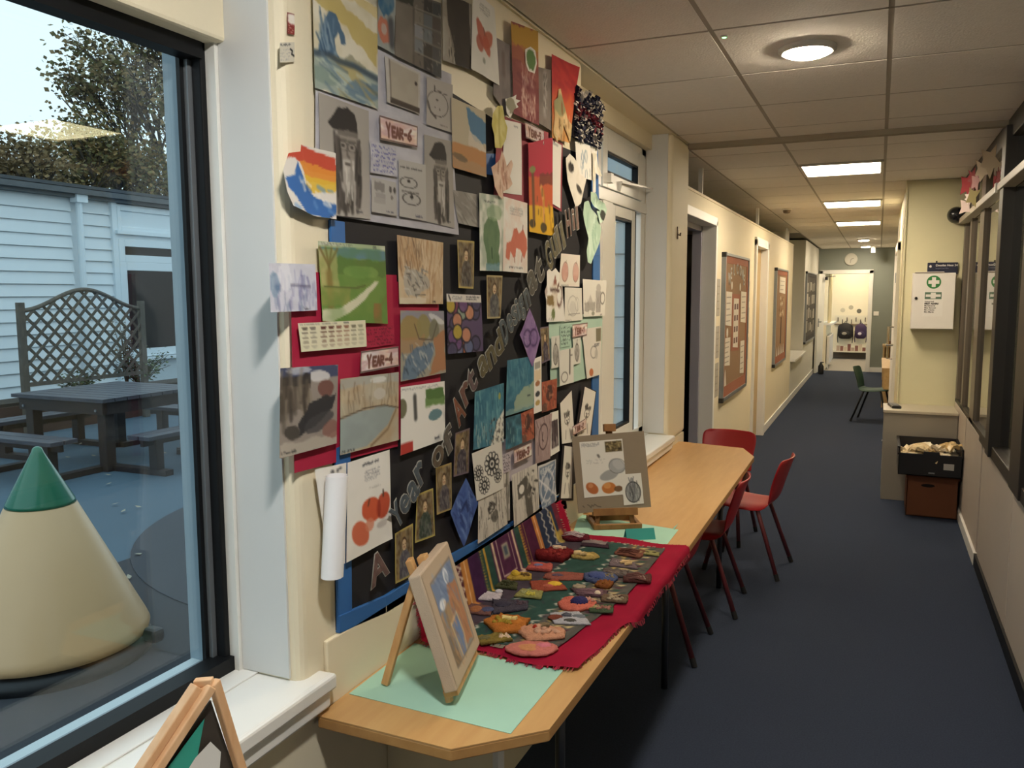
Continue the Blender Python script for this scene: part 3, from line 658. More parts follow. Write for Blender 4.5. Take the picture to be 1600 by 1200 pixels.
# tree behind the building
def branch(m, p, d, L, r, depth, rg, tips, spread, ok):
    n = 4; pts = [p]; rs = [r]; q = p.copy(); dd = d.copy()
    for i in range(n):
        dd = (dd + Vector((rg.uniform(-.14, .14), rg.uniform(-.14, .14), rg.uniform(.0, .10)))).normalized(); q = q + dd * (L / n); pts.append(q.copy()); rs.append(r * (1 - .5 * (i + 1) / n))
    if depth < 4 and not ok(pts[-1]): return
    m.tube(pts, rs, 6 if r > .06 else 4)
    if depth <= 1: tips += [pts[k] for k in range(1, n + 1)]
    if depth == 0: return
    for k in range(4 if depth > 2 else 3):
        b = pts[rg.choice((2, 3, 4, 4))]; a = rg.uniform(0, 6.28); s = rg.uniform(.4, .9) * spread
        o_ = dd.orthogonal().normalized(); o2 = dd.cross(o_); nd = (dd + (o_ * math.cos(a) + o2 * math.sin(a)) * s).normalized()
        branch(m, b, nd, L * rg.uniform(.62, .8), r * .55, depth - 1, rg, tips, spread, ok)
def tree(label, x, y, hgt, seed, nleaf, cols, crown, spread=.75, ls=.16, keep=None, lean=(0, 0)):
    rg = random.Random(seed); t = thing('autumn_tree', label, 'tree', (x, y, GZ)); m = MB(); tips = []
    tr = Vector((0, 0, 0)); m.tube([tr, (lean[0] * .3, lean[1] * .3, hgt * .2), (lean[0], lean[1], hgt * .38)], [hgt * .026, hgt * .02, hgt * .017], 8)
    top = Vector((lean[0], lean[1], hgt * .37)); cc, cr_ = Vector((crown[0], crown[1], crown[2] - GZ)), (crown[3], crown[4], crown[5])
    def ok(q): e = q - cc; return (e.x / cr_[0]) ** 2 + (e.y / cr_[1]) ** 2 + (e.z / cr_[2]) ** 2 < 1
    for k in range(7):
        a = k * 6.28 / 7 + rg.uniform(-.3, .3); branch(m, top - Vector((0, 0, rg.uniform(0, hgt * .06))), Vector((math.cos(a) * spread * .7, math.sin(a) * spread * .7, 1)).normalized(), hgt * .26, hgt * .011, 4, rg, tips, spread, ok)
    obj('trunk', m, mat('grey_brown_bark', '3b3530', .9, noise=.3, nscale=3), t)
    tips = [q for q in tips if ok(q)]; per = max(1, nleaf // max(1, len(tips)))
    mats_ = [mat('autumn_leaf_' + c, c, .8, noise=.25, nscale=1.5) for c in cols]
    ms = [MB() for _ in cols]
    for p in tips:
        if keep and not keep(p, rg): continue
        for _ in range(per):
            q = p + Vector((rg.gauss(0, .28), rg.gauss(0, .28), rg.gauss(0, .24))); a = rg.uniform(0, 6.28); L = ls * rg.uniform(.6, 1.2)
            d_ = Vector((math.cos(a), math.sin(a), rg.uniform(-.8, .5))).normalized() * L; u = d_.cross(Vector((rg.uniform(-1, 1), rg.uniform(-1, 1), rg.uniform(.2, 1)))).normalized() * L * .42
            rg.choice(ms).add([q, q + d_ * .5 + u, q + d_, q + d_ * .5 - u], [(0, 1, 2, 3)])
    for mm, mt in zip(ms, mats_): obj('foliage', mm, mt, t, kind='stuff')
tree('tall half bare autumn tree with dark spreading branches behind the white building', -24.0, 23.9, 11.4, 11, 21000, ('75694a', '85714c', '66643f'), (0, -1.4, 7.9, 4.0, 4.3, 3.5), .60, .19,
     lambda p, rg: rg.random() < (.9 if p.y < -2.4 else .28), (0, -.5))
tree('lower rounded olive brown tree left of the tall autumn tree', -23.0, 19.6, 7.2, 21, 12000, ('6d6236', '7c6338', '5a5834'), (0, 0, 5.4, 2.6, 2.5, 1.9), .85, .15)
tree('low brown bushy tree seen over the left end of the white building', -22.0, 15.4, 6.1, 31, 7000, ('7a6440', '6a5a3a'), (0, 0, 4.7, 2.2, 1.8, 1.35), .9, .14)

# ------------------------------------------------------------------ display wall
bk = thing('display_board', 'black backed display board with blue border on the cream wall', 'display board', (0, 0, 0))
BLK = mat('black_backing_paper', '17151a', .75, noise=.1); BLU = mat('blue_border_roll', '2c63a0', .6, noise=.06)
def wprism(pts, x0, x1): return MB().prism(pts, x0, x1, 'yz')
obj('backing', wprism([(1.498, 0.891), (2.979, 0.826), (3.394, 0.982), (3.365, 2.198), (2.397, 2.177), (2.063, 2.201), (1.511, 1.808)], WX + .0003, WX + .0025), BLK, bk)
def edge(name, pts, th, mt=BLU):
    m = MB(); n = len(pts) // 2
    for i in range(n - 1):
        a, b, c, d = pts[i], pts[i + 1], pts[2 * n - 2 - i], pts[2 * n - 1 - i]
        m.prism([a, b, c, d], WX, WX + th, 'yz')
    return obj(name, m, mt, bk, bevel=.001)
edge('border_strip', [(1.498, 0.885), (1.692, 0.862), (2.029, 0.855), (2.483, 0.831), (3.008, 0.809), (2.978, 0.882), (2.483, 0.890), (2.030, 0.908), (1.694, 0.905), (1.500, 0.925)], .012)
edge('border_strip', [(1.511, 1.810), (1.511, 1.452), (1.498, 0.889), (1.553, 0.890), (1.567, 1.447), (1.563, 1.809)], .008)
edge('border_strip', [(3.360, 2.403), (3.418, 1.807), (3.412, 0.979), (3.323, 0.994), (3.323, 1.803), (3.269, 2.373)], .008)
edge('border_strip', [(2.249, 2.004), (2.303, 2.067), (2.372, 2.077), (2.371, 2.010)], .004)
GP = 'paintings on the display wall'
def S(n, label, q, k, f, **kw): return sheet(n, label, q, k, f, **kw)
# --- repeated kinds of print
def banner(t):
    def f(p):
        p.wash('c58f86', .7).wash('e0c0a4', .6, 4).wash('a98aa0', .35, 3)
        p.line([(.01, .04), (.99, .04), (.99, .96), (.01, .96), (.01, .04)], .035, '4a3530', .8)
        p.write(t[0], .17, .25, .55, '6f473c', .07, .5); p.write(t[1:4], .31, .36, .40, '6f473c', .075, .62); p.write(t[4:], .62, .30, .46, '6f473c', .07, .6)
    return f
def photo(coat='3d3a44', bg='7d6644', face='c9ae8a', bord='b9a35e'):
    def f(p):
        p.a[:] = hexc(bg); p.wash('a08a5c', .6, 6).wash('3a2c1c', .6, 5)
        p.rect(.62, .05, .8, .5, '4a3a26', .6)
        p.poly([(.2, 1), (.22, .55), (.4, .42), (.62, .42), (.8, .55), (.85, 1)], coat, .95, .05).wash('9a9588', .4, 14)
        p.ell(.5, .29, .14, .13, '4a3624').ell(.5, .32, .115, .11, face).ell(.45, .31, .02, .01, '3a2a1a').ell(.56, .31, .02, .01, '3a2a1a').line([(.46, .37), (.55, .37)], .012, '7a4a3a')
        p.strokes(16, .25, .6, .8, .95, ['5a5a60', '8c8a84', '2c2a30'], .12, .012, 1.2, .6, .5)
        w_ = .022
        for a in (((0, .0), (1, .0)), ((0, 1), (1, 1)), ((0, 0), (0, 1)), ((1, 0), (1, 1))): p.line(list(a), w_ * 1.6, bord)
    return f
def sketchfruit(p, n=1):
    for k in range(n): p.ell(.5, .5, .25, .3, 'b9b3a8', .8, wob=.1)
def wave(p):
    p.a[:] = hexc('c9c0a4'); p.wash('d8d2bf', .8, 4); p.poly([(0, .0), (.3, .1), (1, .30), (1, .62), (.5, .35), (0, .22)], 'b59f55', .75, .1).poly([(0, 0), (1, 0), (1, .12), (.3, .02)], 'cdb87a', .7, .08)
    p.poly([(.05, .66), (.12, .45), (.15, .35), (.22, .28), (.33, .27), (.45, .42), (.47, .50), (.40, .52), (.36, .42), (.30, .50), (.33, .62), (.40, .68)], '415e78', .95, .04).strokes(20, .08, .34, .3, .62, ['6d8598', '2f4a64', '8599a4'], .2, .012, 1.3, .3)
    p.poly([(.45, .63), (.55, .57), (.65, .60), (.8, .63), (.8, .68), (.45, .68)], '8a8770', .8, .05)
    p.rect(0, .66, 1, 1, '8f9c94', .9, .06).ell(.5, .74, .36, .07, 'b09f66', .8, .2, .3).ell(.35, .8, .3, .08, 'a9b4a8', .8, .4, .3).ell(.75, .88, .3, .1, '5e7686', .8, -.2, .3).ell(.15, .86, .2, .08, '76897f', .7)
    p.line([(0, .69), (.2, .66), (.35, .68), (.6, .67), (1, .71)], .03, '2b3c4c', .8).strokes(25, 0, .7, 1, 1, ['5b7283', 'b8bfae', 'a08f5c', '3e5668'], .3, .014, .35, .3, .5)
S('painting', 'tall wave painting in blue and mustard, top left of the display wall', [(1.457, 2.301), (1.700, 2.306), (1.695, 2.077), (1.458, 2.074)], 4, wave)
def absblue(p):
    p.a[:] = hexc('8f9490'); p.ell(.4, .2, .5, .28, '2f5f80', .95, wob=.2).wash('b0a898', .3, 5).ell(.35, .72, .36, .2, 'b8694f', .9, wob=.2).ell(.35, .7, .16, .09, 'b0a79c', .8).line([(.75, .55), (.85, .85)], .09, '4a4c50')
S('painting', 'narrow blue and orange abstract strip at the top of the display wall', [(1.705, 2.367), (1.783, 2.370), (1.771, 2.219), (1.699, 2.221)], 4, absblue)
def photogrid(p):
    p.a[:] = hexc('6d675d'); p.wash('4a443c', .6, 3)
    cs = ['6a6258', '4f4640', '3a352f', '7d756a', '57504a', '2e2b2b', '8a8d90', '4a4a4a', '5e6468', '7a8084', '3a3d40', '6c7276']
    for j in range(5):
        for i in range(3): p.rect(.4 + i * .2, .02 + j * .2, .59 + i * .2, .21 + j * .2, cs[(i * 5 + j * 3) % 12], .85)
    p.rect(.0, 0, .38, .2, '2f3128', .9, .1).rect(.02, .2, .36, 1, '80766a', .6).strokes(40, .4, 0, 1, 1, ['2f2b28', '9a948a', '55504a'], .05, .012, .5, 1, .5)
    for j in range(1, 5): p.line([(.4, j * .2), (1, j * .2)], .006, '8a8478')
S('photo_collage', 'dark grey collage of small photo squares at the top of the wall', [(1.780, 2.377), (2.008, 2.408), (2.006, 2.217), (1.771, 2.217)], 4, photogrid)
def darkportrait(p):
    p.a[:] = hexc('aaa397'); p.poly([(.12, 0), (.9, 0), (.95, 1), (.42, 1), (.3, .7), (.18, .45)], '2e2722', .97, .03).wash('463b30', .3, 4).poly([(.05, .35), (.25, .5), (.4, .8), (.3, .95), (.1, .9)], 'a39a8c', .6, .06).strokes(12, .2, .6, .4, .95, ['2b2622', '6a6056'], .1, .01)
S('drawing', 'very dark charcoal drawing on white paper, high up between collage and red fruit page', [(2.015, 2.442), (2.188, 2.459), (2.192, 2.280), (2.014, 2.265)], 4, darkportrait)
def fruitpage(kind, title=1):
    def f(p):
        p.wash('d8d4ca', .4, 3)
        if kind == 'red1':
            p.scrib(.3, .08, .75, .2, 4, '8a8680', .004).ell(.45, .52, .3, .12, 'b5553f', .85, .6, .25).ell(.62, .5, .2, .11, 'b8583f', .85, -.4, .2).ell(.3, .6, .14, .1, 'a94e3c', .8, .3, .2).ell(.45, .8, .05, .04, '8a8c7c', .8).line([(.45, .38), (.5, .46)], .01, '6a4a3a')
        if kind == 'pods':
            p.scrib(.25, .1, .8, .22, 5, '8a8a8a', .004).poly([(.1, .82), (.12, .62), (.3, .58), (.42, .4), (.55, .38), (.62, .46), (.8, .38), (.97, .52), (.98, .66), (.85, .8), (.7, .68), (.52, .66), (.5, .78), (.4, .8), (.3, .72), (.25, .84)], 'c4624a', .9, .03).wash('d88468', .15, 8).line([(.78, .4), (.8, .33)], .01, '7a4a3a').line([(.45, .78), (.47, .86)], .012, 'a06a58').line([(.78, .74), (.75, .84)], .012, '9a5a48').scrib(.25, .92, .9, .95, 1, '3a3a40', .006)
        if kind == 'green':
            p.wash('c9d2bd', .5, 3).poly([(.2, .4), (.35, .28), (.7, .3), (.85, .5), (.8, .75), (.88, .92), (.3, .92), (.28, .74), (.15, .6)], '57754f', .9, .05).ell(.6, .24, .3, .1, '9db38c', .7, 0, .3).wash('3f5f42', .3, 6).rect(.25, .9, .85, 1, '5f8791', .8, .06).line([(.5, .7), (.52, .83)], .015, '2f4a34').scrib(.2, .08, .7, .11, 1, '55565a', .006)
        if kind == 'tang':
            p.scrib(.35, .06, .8, .09, 1, '2c2c33', .009).scrib(.4, .14, .75, .26, 5, '808084', .004).scrib(.5, .33, .85, .36, 1, 'b0aca4', .004)
            p.ell(.55, .58, .22, .13, 'c4512f', .95, .2, .1).ell(.82, .58, .17, .14, 'b8492c', .95, -.2, .1).ell(.3, .78, .2, .12, 'c35a3a', .9, .4, .12).ell(.5, .73, .1, .07, 'cf8266', .8).ell(.72, .6, .04, .1, '8a2f22', .7).line([(.5, .46), (.47, .52)], .012, '5a3a2a').line([(.82, .42), (.82, .48)], .014, '4a3a2a').ell(.78, .78, .12, .04, 'b9b0aa', .7)
    return f
S('sketchbook_page', 'page with a red fruit study high on the wall beside the dark drawing', [(2.193, 2.502), (2.336, 2.493), (2.370, 2.278), (2.176, 2.282)], 5, fruitpage('red1'))
S('paper_strip', 'plain purple grey paper left of the tall yellow and crimson painting', [(2.353, 2.416), (2.467, 2.420), (2.470, 2.194), (2.333, 2.244)], 3, lambda p: (p.a.__setitem__(slice(None), hexc('857b78')), p.wash('6a6060', .5, 4).line([(.5, .2), (.55, .45)], .06, '6a5550', .6)))
def giraffe1(p):
    p.a[:] = hexc('8d4a44'); p.grad('7c2f36', .4, .9, .9, .3).rect(0, 0, 1, .26, 'bb9335', .95, .12).rect(0, .22, 1, .4, 'b06a4a', .6, .1)
    p.line([(.52, .42), (.45, .6), (.42, .95)], .05, 'b5897c', .55).line([(.55, .5), (.78, .62), (.82, .92)], .04, 'b5897c', .5)
    p.strokes(190, .32, .42, .85, .98, ['ecd2c4', 'd9b0a2', 'e6c4b4', '6d2a2e'], .06, .008, 1.5, .5, .75).strokes(14, 0, .4, 1, 1, ['a05850', '6f2630'], .4, .03, .1, .2, .4)
S('painting', 'tall yellow to crimson painting with a speckled giraffe, near the ceiling', [(2.458, 2.491), (2.685, 2.522), (2.690, 2.216), (2.475, 2.215)], 5, giraffe1)
cutout('paper_cutout', 'green cactus shape with white edge on the yellow and crimson painting', [(2.564, 2.433), (2.612, 2.454), (2.651, 2.451), (2.667, 2.414), (2.645, 2.376), (2.595, 2.373), (2.569, 2.394)], 6, lambda p: p.ell(.5, .5, .36, .38, '5d8048', 1, 0, .2))
cutout('paper_cutout', 'small grey and white leafy cut-out left of the yellow and crimson painting', [(2.407, 2.246), (2.475, 2.268), (2.496, 2.278), (2.490, 2.262), (2.526, 2.265), (2.495, 2.249), (2.511, 2.242), (2.475, 2.227), (2.445, 2.194), (2.416, 2.204)], 6, lambda p: p.ell(.4, .5, .35, .3, '8f8a72', .9, 0, .3))
cutout('paper_cutout', 'pale yellow pod-shaped paper cut-out above the peach dinosaur', [(2.341, 2.212), (2.383, 2.221), (2.397, 2.181), (2.415, 2.161), (2.405, 2.125), (2.372, 2.092), (2.321, 2.085), (2.317, 2.122), (2.300, 2.148), (2.309, 2.184)], 6, lambda p: (p.a.__setitem__(slice(None), hexc('c9bb62')), p.wash('e0d89a', .6, 5).line([(.5, .05), (.55, .95)], .05, 'a99c4a', .6)), puff=.003)
def giraffe2(p):
    p.a[:] = hexc('857a72'); p.wash('6e645e', .5, 4).line([(.55, .12), (.52, .3), (.55, .55), (.5, .75)], .09, 'a8a09a', .7).strokes(30, .4, .1, .7, .75, ['4a443f', 'c2bab2', '5d554e'], .08, .012)
S('painting', 'grey painting with a pale giraffe neck right of the yellow and crimson one', [(2.679, 2.407), (2.815, 2.428), (2.816, 2.220), (2.690, 2.226)], 4, giraffe2)
def sunset1(p):
    p.a[:] = hexc('b32a2c'); p.grad('cf6236', .25, .55, 1, .25).grad('cf9a52', .62, .9, .9, .25).strokes(20, 0, 0, 1, .35, ['9a1f2a', 'c43a34'], .4, .03, .2, .2, .4).strokes(10, .2, .6, .9, 1, ['5d3a2a', 'd8c098'], .2, .012)
S('painting', 'red to orange sunset painting with curled top near the ceiling', [(2.809, 2.481), (3.090, 2.502), (3.001, 2.208), (2.816, 2.196)], 5, sunset1, curl=(.0, .006, 0, 0))
def palean(p): p.a.__setitem__(slice(None), hexc('d9b784')); p.wash('b5a06a', .8, 4).ell(.3, .3, .3, .18, '8f9068', .8, 0, .3).strokes(18, .1, .3, .9, .9, ['8a5a34', 'ead0a0', '6d5a34'], .15, .03)
cutout('paper_cutout', 'tall pale giraffe cut-out over the red to orange sunset painting', [(2.828, 2.326), (2.866, 2.347), (2.872, 2.375), (2.898, 2.383), (2.925, 2.341), (2.966, 2.290), (3.021, 2.277), (3.001, 2.208), (2.959, 2.233), (2.926, 2.260), (2.913, 2.198), (2.873, 2.210), (2.860, 2.185), (2.822, 2.215), (2.835, 2.270)], 6, palean, smoothit=False)
def kn(p): p.a[:] = hexc('1f1f38')
# --- magenta block and its sheets
MAG = 'a33844'
S('backing_paper', 'dull red backing sheet behind the white pages under the giraffe paintings', [(2.378, 2.197), (2.822, 2.215), (2.823, 1.942), (2.347, 1.949)], 1, lambda p: (p.a.__setitem__(slice(None), hexc('96404a')), p.wash('a84c54', .4, 3)))
S('text_sheet', 'blank white page on dull red backing, left of the crimson giraffe painting', [(2.425, 2.188), (2.557, 2.200), (2.561, 1.971), (2.399, 1.962)], 2, lambda p: p.scrib(.55, .05, .9, .08, 1, '77777c', .006))
S('year_banner', 'pink year banner below the yellow and crimson giraffe painting', [(2.562, 2.207), (2.731, 2.206), (2.731, 2.158), (2.567, 2.155)], 6, banner('YEAR-5'), cat='banner', group='year banners', d=.0014)
def giraffe3(p):
    p.a[:] = hexc('b0243c'); p.rect(0, .38, 1, .72, 'c75a30', 1, .05).rect(0, .7, 1, 1.1, 'd9a91f', 1, .03).rect(.45, .36, 1, .47, '6d2f22', .8, .08)
    p.line([(.15, .3), (.17, .5), (.2, .86)], .035, '6e4a2c').ell(.15, .3, .12, .04, '7d8048', .95).line([(.5, .5), (.6, .65), (.62, .95)], .03, 'd59a52').ell(.14, .9, .12, .05, '3f3418', .95, 0, .3).ell(.6, .93, .12, .05, '3f3418', .9, 0, .3).strokes(16, 0, .55, 1, .95, ['5d4418', 'b07a1e'], .06, .015)
S('painting', 'long crimson, orange and yellow giraffe painting in the middle of the upper wall', [(2.589, 2.142), (2.816, 2.198), (2.811, 1.853), (2.598, 1.855)], 6, giraffe3, curl=(0, 0, .008, 0))
S('backing_paper', 'narrow red bordered sheet right of the crimson and yellow giraffe painting', [(2.816, 2.198), (2.946, 2.197), (2.935, 1.950), (2.817, 1.962)], 2, lambda p: p.a.__setitem__(slice(None), hexc('8f3a44')))
S('text_sheet', 'white page with a red border right of the crimson and yellow giraffe painting', [(2.822, 2.193), (2.926, 2.189), (2.914, 1.960), (2.820, 1.971)], 3, lambda p: p.scrib(.1, .03, .7, .06, 2, '8a8a8a', .005))
S('drawing', 'white sheet with blue crayon streaks below the knotted rag', [(3.058, 2.226), (3.338, 2.241), (3.283, 2.103), (3.081, 2.096)], 5, lambda p: p.strokes(14, .2, .3, .8, .9, ['5f7f96', '8aa0ac'], .3, .03, 1.5, .2, .7))
cutout('paper_cutout', 'white animal cut-out with black spots below the giraffe sunset', [(2.947, 2.144), (2.995, 2.169), (3.037, 2.161), (3.081, 2.144), (3.111, 2.109), (3.187, 2.099), (3.157, 2.056), (3.127, 1.998), (3.061, 1.975), (3.024, 2.017), (2.968, 2.068), (2.954, 2.112)], 6, lambda p: (p.a.__setitem__(slice(None), hexc('e4ded2')), p.ell(.25, .25, .14, .1, '2c2622').ell(.65, .62, .16, .07, '33302a', 1, .4).wash('c5bdae', .3, 5)))
cutout('paper_cutout', 'peach dinosaur-shaped cut-out left of the white page on red', [(2.289, 2.024), (2.311, 2.034), (2.348, 2.055), (2.367, 2.084), (2.386, 2.068), (2.404, 2.039), (2.434, 2.067), (2.448, 2.053), (2.423, 2.014), (2.443, 1.993), (2.413, 1.974), (2.375, 1.962), (2.375, 1.938), (2.337, 1.946), (2.310, 1.970), (2.302, 1.999)], 7, lambda p: (p.a.__setitem__(slice(None), hexc('d0ab93')), p.wash('e6cdb8', .7, 5).strokes(10, .3, .3, .8, .8, ['9a6a55', 'b5806a'], .2, .03)), smoothit=False, puff=.004)
def greenc(p): p.a[:] = hexc('a9c4ae'); p.wash('cfe0cf', .6, 4).strokes(14, .2, .1, .8, .9, ['8fb09a', 'd5e6d8'], .3, .02)
cutout('paper_cutout', 'pale green seahorse-like cut-out hanging at the right edge of the display', [(3.127, 2.003), (3.173, 2.013), (3.213, 1.986), (3.303, 1.958), (3.346, 1.915), (3.322, 1.855), (3.256, 1.806), (3.217, 1.766), (3.169, 1.772), (3.153, 1.816), (3.176, 1.863), (3.136, 1.915), (3.113, 1.958)], 8, greenc, puff=.008)
cutout('paper_cutout', 'pale mint creature cut-out above the pale green seahorse shape', [(3.188, 2.049), (3.252, 2.051), (3.285, 2.029), (3.369, 2.021), (3.404, 1.998), (3.362, 1.950), (3.320, 1.934), (3.286, 1.957), (3.311, 1.985), (3.237, 1.994), (3.189, 2.014)], 9, lambda p: (greenc(p), p.ell(.8, .7, .12, .2, '2c2a26', .9)), puff=.01)
cutout('paper_cutout', 'pale strip cut-out leg beside the mint creature at the window edge', [(3.256, 2.213), (3.314, 2.212), (3.332, 2.163), (3.384, 2.133), (3.349, 2.129), (3.282, 2.156), (3.301, 2.061), (3.260, 2.042)], 7, lambda p: p.wash('c9c0a4', .7, 4), smoothit=False)
# knotted rag
t = thing('knotted_rag', 'shaggy knotted rag panel in navy, white and red near the ceiling', 'textile', (0, 0, 0))
rq = np.array([(3.055, 2.414), (3.394, 2.428), (3.355, 2.246), (3.036, 2.235)]); rg = random.Random(3)
obj('backing_cloth', MB().prism([tuple(q) for q in rq], WX + .012, WX + .02, 'yz'), mat('rag_backing', '2b2733', .9), t)
ms = {c: MB() for c in ('24243c', 'd8cfc4', '6e1626')}
for _ in range(520):
    u, v = rg.random(), rg.random(); y, z = bil(rq, np.array([u]), np.array([v]))[0]
    c = '6e1626' if .42 < v + .1 * math.sin(u * 5) < .58 else rg.choice(('24243c', 'd8cfc4', '24243c')); L = rg.uniform(.012, .03); a = rg.uniform(0, 6.28)
    d_ = Vector((rg.uniform(.2, .9), math.cos(a), math.sin(a))).normalized() * L; u_ = d_.cross(Vector((rg.random(), rg.random(), 1))).normalized() * .008
    p0 = Vector((WX + .02, y, z)); ms[c].add([p0 - u_, p0 + u_, p0 + d_ + u_, p0 + d_ - u_, p0 + d_ * .5 + Vector((.008, 0, 0))], [(0, 1, 4), (1, 2, 4), (2, 3, 4), (3, 0, 4)])
for c, mm in ms.items(): obj('rag_knots', mm, mat('rag_' + c, c, .9), t, kind='stuff')
# --- silver year 6 block
def silver(p): p.a[:] = hexc('b0adb2'); p.wash('c6c4c8', .6, 6).wash('9a96a0', .3, 12)
S('backing_paper', 'upper silver grey backing sheet around the framed sketch', [(1.697, 2.229), (2.079, 2.245), (2.071, 1.943), (1.687, 1.976)], 1, silver)
S('backing_paper', 'large silver grey backing sheet behind the bearded portraits', [(1.466, 2.078), (2.075, 2.081), (2.106, 1.814), (1.453, 1.819)], 2, silver)
def bearded(p):
    p.a[:] = hexc('9b948b'); p.grad('a8a198', .3, 1)
    p.poly([(.36, .28), (.74, .26), (.77, .42), (.72, .58), (.62, .74), (.5, .8), (.42, .66), (.34, .5)], '8d857c', 1, .02)
    p.poly([(.42, .5), (.7, .48), (.68, .66), (.62, .84), (.5, .84), (.44, .66)], 'b5aea5', .95, .03).blur(4)
    p.strokes(46, .3, .42, .40, .86, ['4a443f', '2f2b28', '5d5650'], .24, .014, 1.45, .08, .75).strokes(46, .70, .42, .80, .86, ['4a443f', '2f2b28', '5d5650'], .24, .014, 1.70, .08, .75)
    p.strokes(16, .40, .80, .66, .93, ['3a3530', '4f4843'], .12, .02, 1.5, .2, .8).blur(2)
    p.poly([(.15, .22), (.26, .15), (.36, .07), (.56, .035), (.70, .07), (.75, .16), (.76, .25), (.55, .245), (.4, .27), (.3, .26)], '2c2826', 1, .03).poly([(.34, .255), (.76, .235), (.76, .285), (.36, .30)], '6a635c', .95, .01)
    for x in (.45, .63): p.ring(x, .385, .085, .04, '3a3530', .12, .9).ell(x, .38, .035, .012, '35302c').line([(x - .07, .335), (x + .07, .33)], .012, '4a443e', .7)
    p.line([(.54, .36), (.53, .46), (.57, .475)], .014, '5a534d', .8).ell(.55, .535, .08, .014, '4a433e', .9).strokes(30, .46, .56, .66, .82, ['8a837a', 'cfc9c0', '9c958c'], .16, .010, 1.57, .08, .7).scrib(.7, .93, .95, .96, 1, '3a3a3e', .006)
S('drawing', 'large pencil portrait of bearded person in beret, left of the text sheet', [(1.472, 2.068), (1.659, 2.066), (1.657, 1.822), (1.471, 1.819)], 3, bearded)
S('drawing', 'smaller pencil portrait of bearded person in beret, right of the sketches', [(1.913, 2.057), (2.070, 2.063), (2.076, 1.830), (1.913, 1.837)], 3, bearded)
def framed(p): p.a[:] = hexc('b9b4ad'); p.rect(.12, .04, .95, .98, 'a89f90', 1).wash('9a9080', .3, 4).rect(.1, .86, 1, .99, '3a2f28', .95).line([(.12, .04), (.12, .9)], .02, '6a6058').ell(.88, .3, .05, .04, '3a302a')
S('framed_sketch', 'grey sketch mounted with a dark base strip on the silver backing', [(1.732, 2.207), (1.898, 2.205), (1.892, 2.103), (1.739, 2.102)], 3, framed)
def facesk(p): p.a[:] = hexc('a9a29a'); p.ring(.42, .5, .4, .26, '4a4642', .05).ell(.4, .42, .05, .02, '3a3632').ell(.32, .58, .02, .015, '3a3632').ell(.5, .6, .02, .02, '3a3632').line([(.05, .5), (.15, .7), (.35, .8)], .025, '4a4440').scrib(.5, .9, .9, .94, 1, '55504c', .006).line([(.3, .15), (.3, .22)], .02, '2c2a28').line([(.3, .2), (.8, .26)], .008, '5a5550')
S('drawing', 'pencil sketch of a round face high on the silver backing', [(1.931, 2.205), (2.074, 2.215), (2.067, 2.087), (1.927, 2.084)], 3, facesk)
S('year_banner', 'pink year banner on the silver backing between the two bearded portraits', [(1.696, 2.064), (1.871, 2.069), (1.870, 2.017), (1.697, 2.008)], 5, banner('YEAR-6'), cat='banner', group='year banners', d=.0014)
S('text_sheet', 'blue handwritten sheet below the banner on the silver backing', [(1.659, 1.999), (1.772, 2.002), (1.773, 1.932), (1.656, 1.928)], 4, lambda p: (silver(p), p.scrib(.06, .05, .97, .95, 6, '4a4a8a', .016)))
def smallsk(p): p.a[:] = hexc('aba69f'); p.rect(.1, .1, .5, .35, '6f6a66', .7, .1).rect(.15, .4, .55, .55, '8a8580', .6, .1).ell(.75, .25, .06, .1, '55504c').ell(.92, .25, .05, .1, '44403c').ell(.8, .48, .05, .06, '77726c').rect(.1, .55, .55, .7, '96918a', .6).scrib(.55, .9, .95, .95, 1, '3f3d50', .01)
S('drawing', 'small sheet of pencil shading swatches under the blue handwriting', [(1.661, 1.918), (1.769, 1.918), (1.769, 1.838), (1.658, 1.839)], 4, smallsk)
def eyesk(p): p.a[:] = hexc('b0aba4'); p.scrib(.05, .1, .95, .14, 1, '3f3d3a', .01).ring(.35, .38, .3, .09, '4a4642', .12).ell(.35, .35, .06, .03, '2f2b29').ring(.45, .66, .32, .1, '4a4642', .12).ell(.45, .62, .06, .04, '2f2b29').scrib(.1, .52, .8, .56, 1, '5a5550', .01).scrib(.6, .92, .95, .97, 1, '3f3d50', .01)
S('drawing', 'pencil sheet of eye studies left of the smaller bearded portrait', [(1.783, 1.976), (1.914, 1.980), (1.913, 1.837), (1.781, 1.839)], 4, eyesk)
S('drawing', 'grey smudged pencil sheet at the lower right of the silver backing', [(2.067, 1.934), (2.223, 1.938), (2.234, 1.843), (2.099, 1.846)], 3, lambda p: (p.a.__setitem__(slice(None), hexc('9d9890')), p.wash('77706a', .6, 3).strokes(15, 0, 0, 1, 1, ['b5b0a8', '6a655f'], .4, .03, .6, .4, .4)))
def sunwave(p):
    p.a[:] = hexc('ddd6cc'); p.poly([(.2, 0), (1, .08), (1, .35), (.5, .35), (.2, .2), (0, .25), (0, .1)], 'c0452f', .95, .05).poly([(.3, .22), (1, .28), (1, .5), (.45, .5)], 'd98a35', .95, .06).poly([(.4, .4), (1, .45), (1, .6), (.55, .66), (.42, .55)], 'd9b13a', .9, .06)
    p.poly([(.02, .5), (.2, .45), (.25, .25), (.4, .48), (.42, .6), (.6, .74), (1, .78), (1, .92), (.8, 1), (.4, .98), (.22, .75), (.08, .62)], '2f62a5', .95, .06).strokes(14, .1, .4, .9, .95, ['e6e2dc', '5f8cc0', '24508c'], .12, .03, .6, .6, .6).scrib(.84, .95, .99, .99, 1, '3a3a3e', .008)
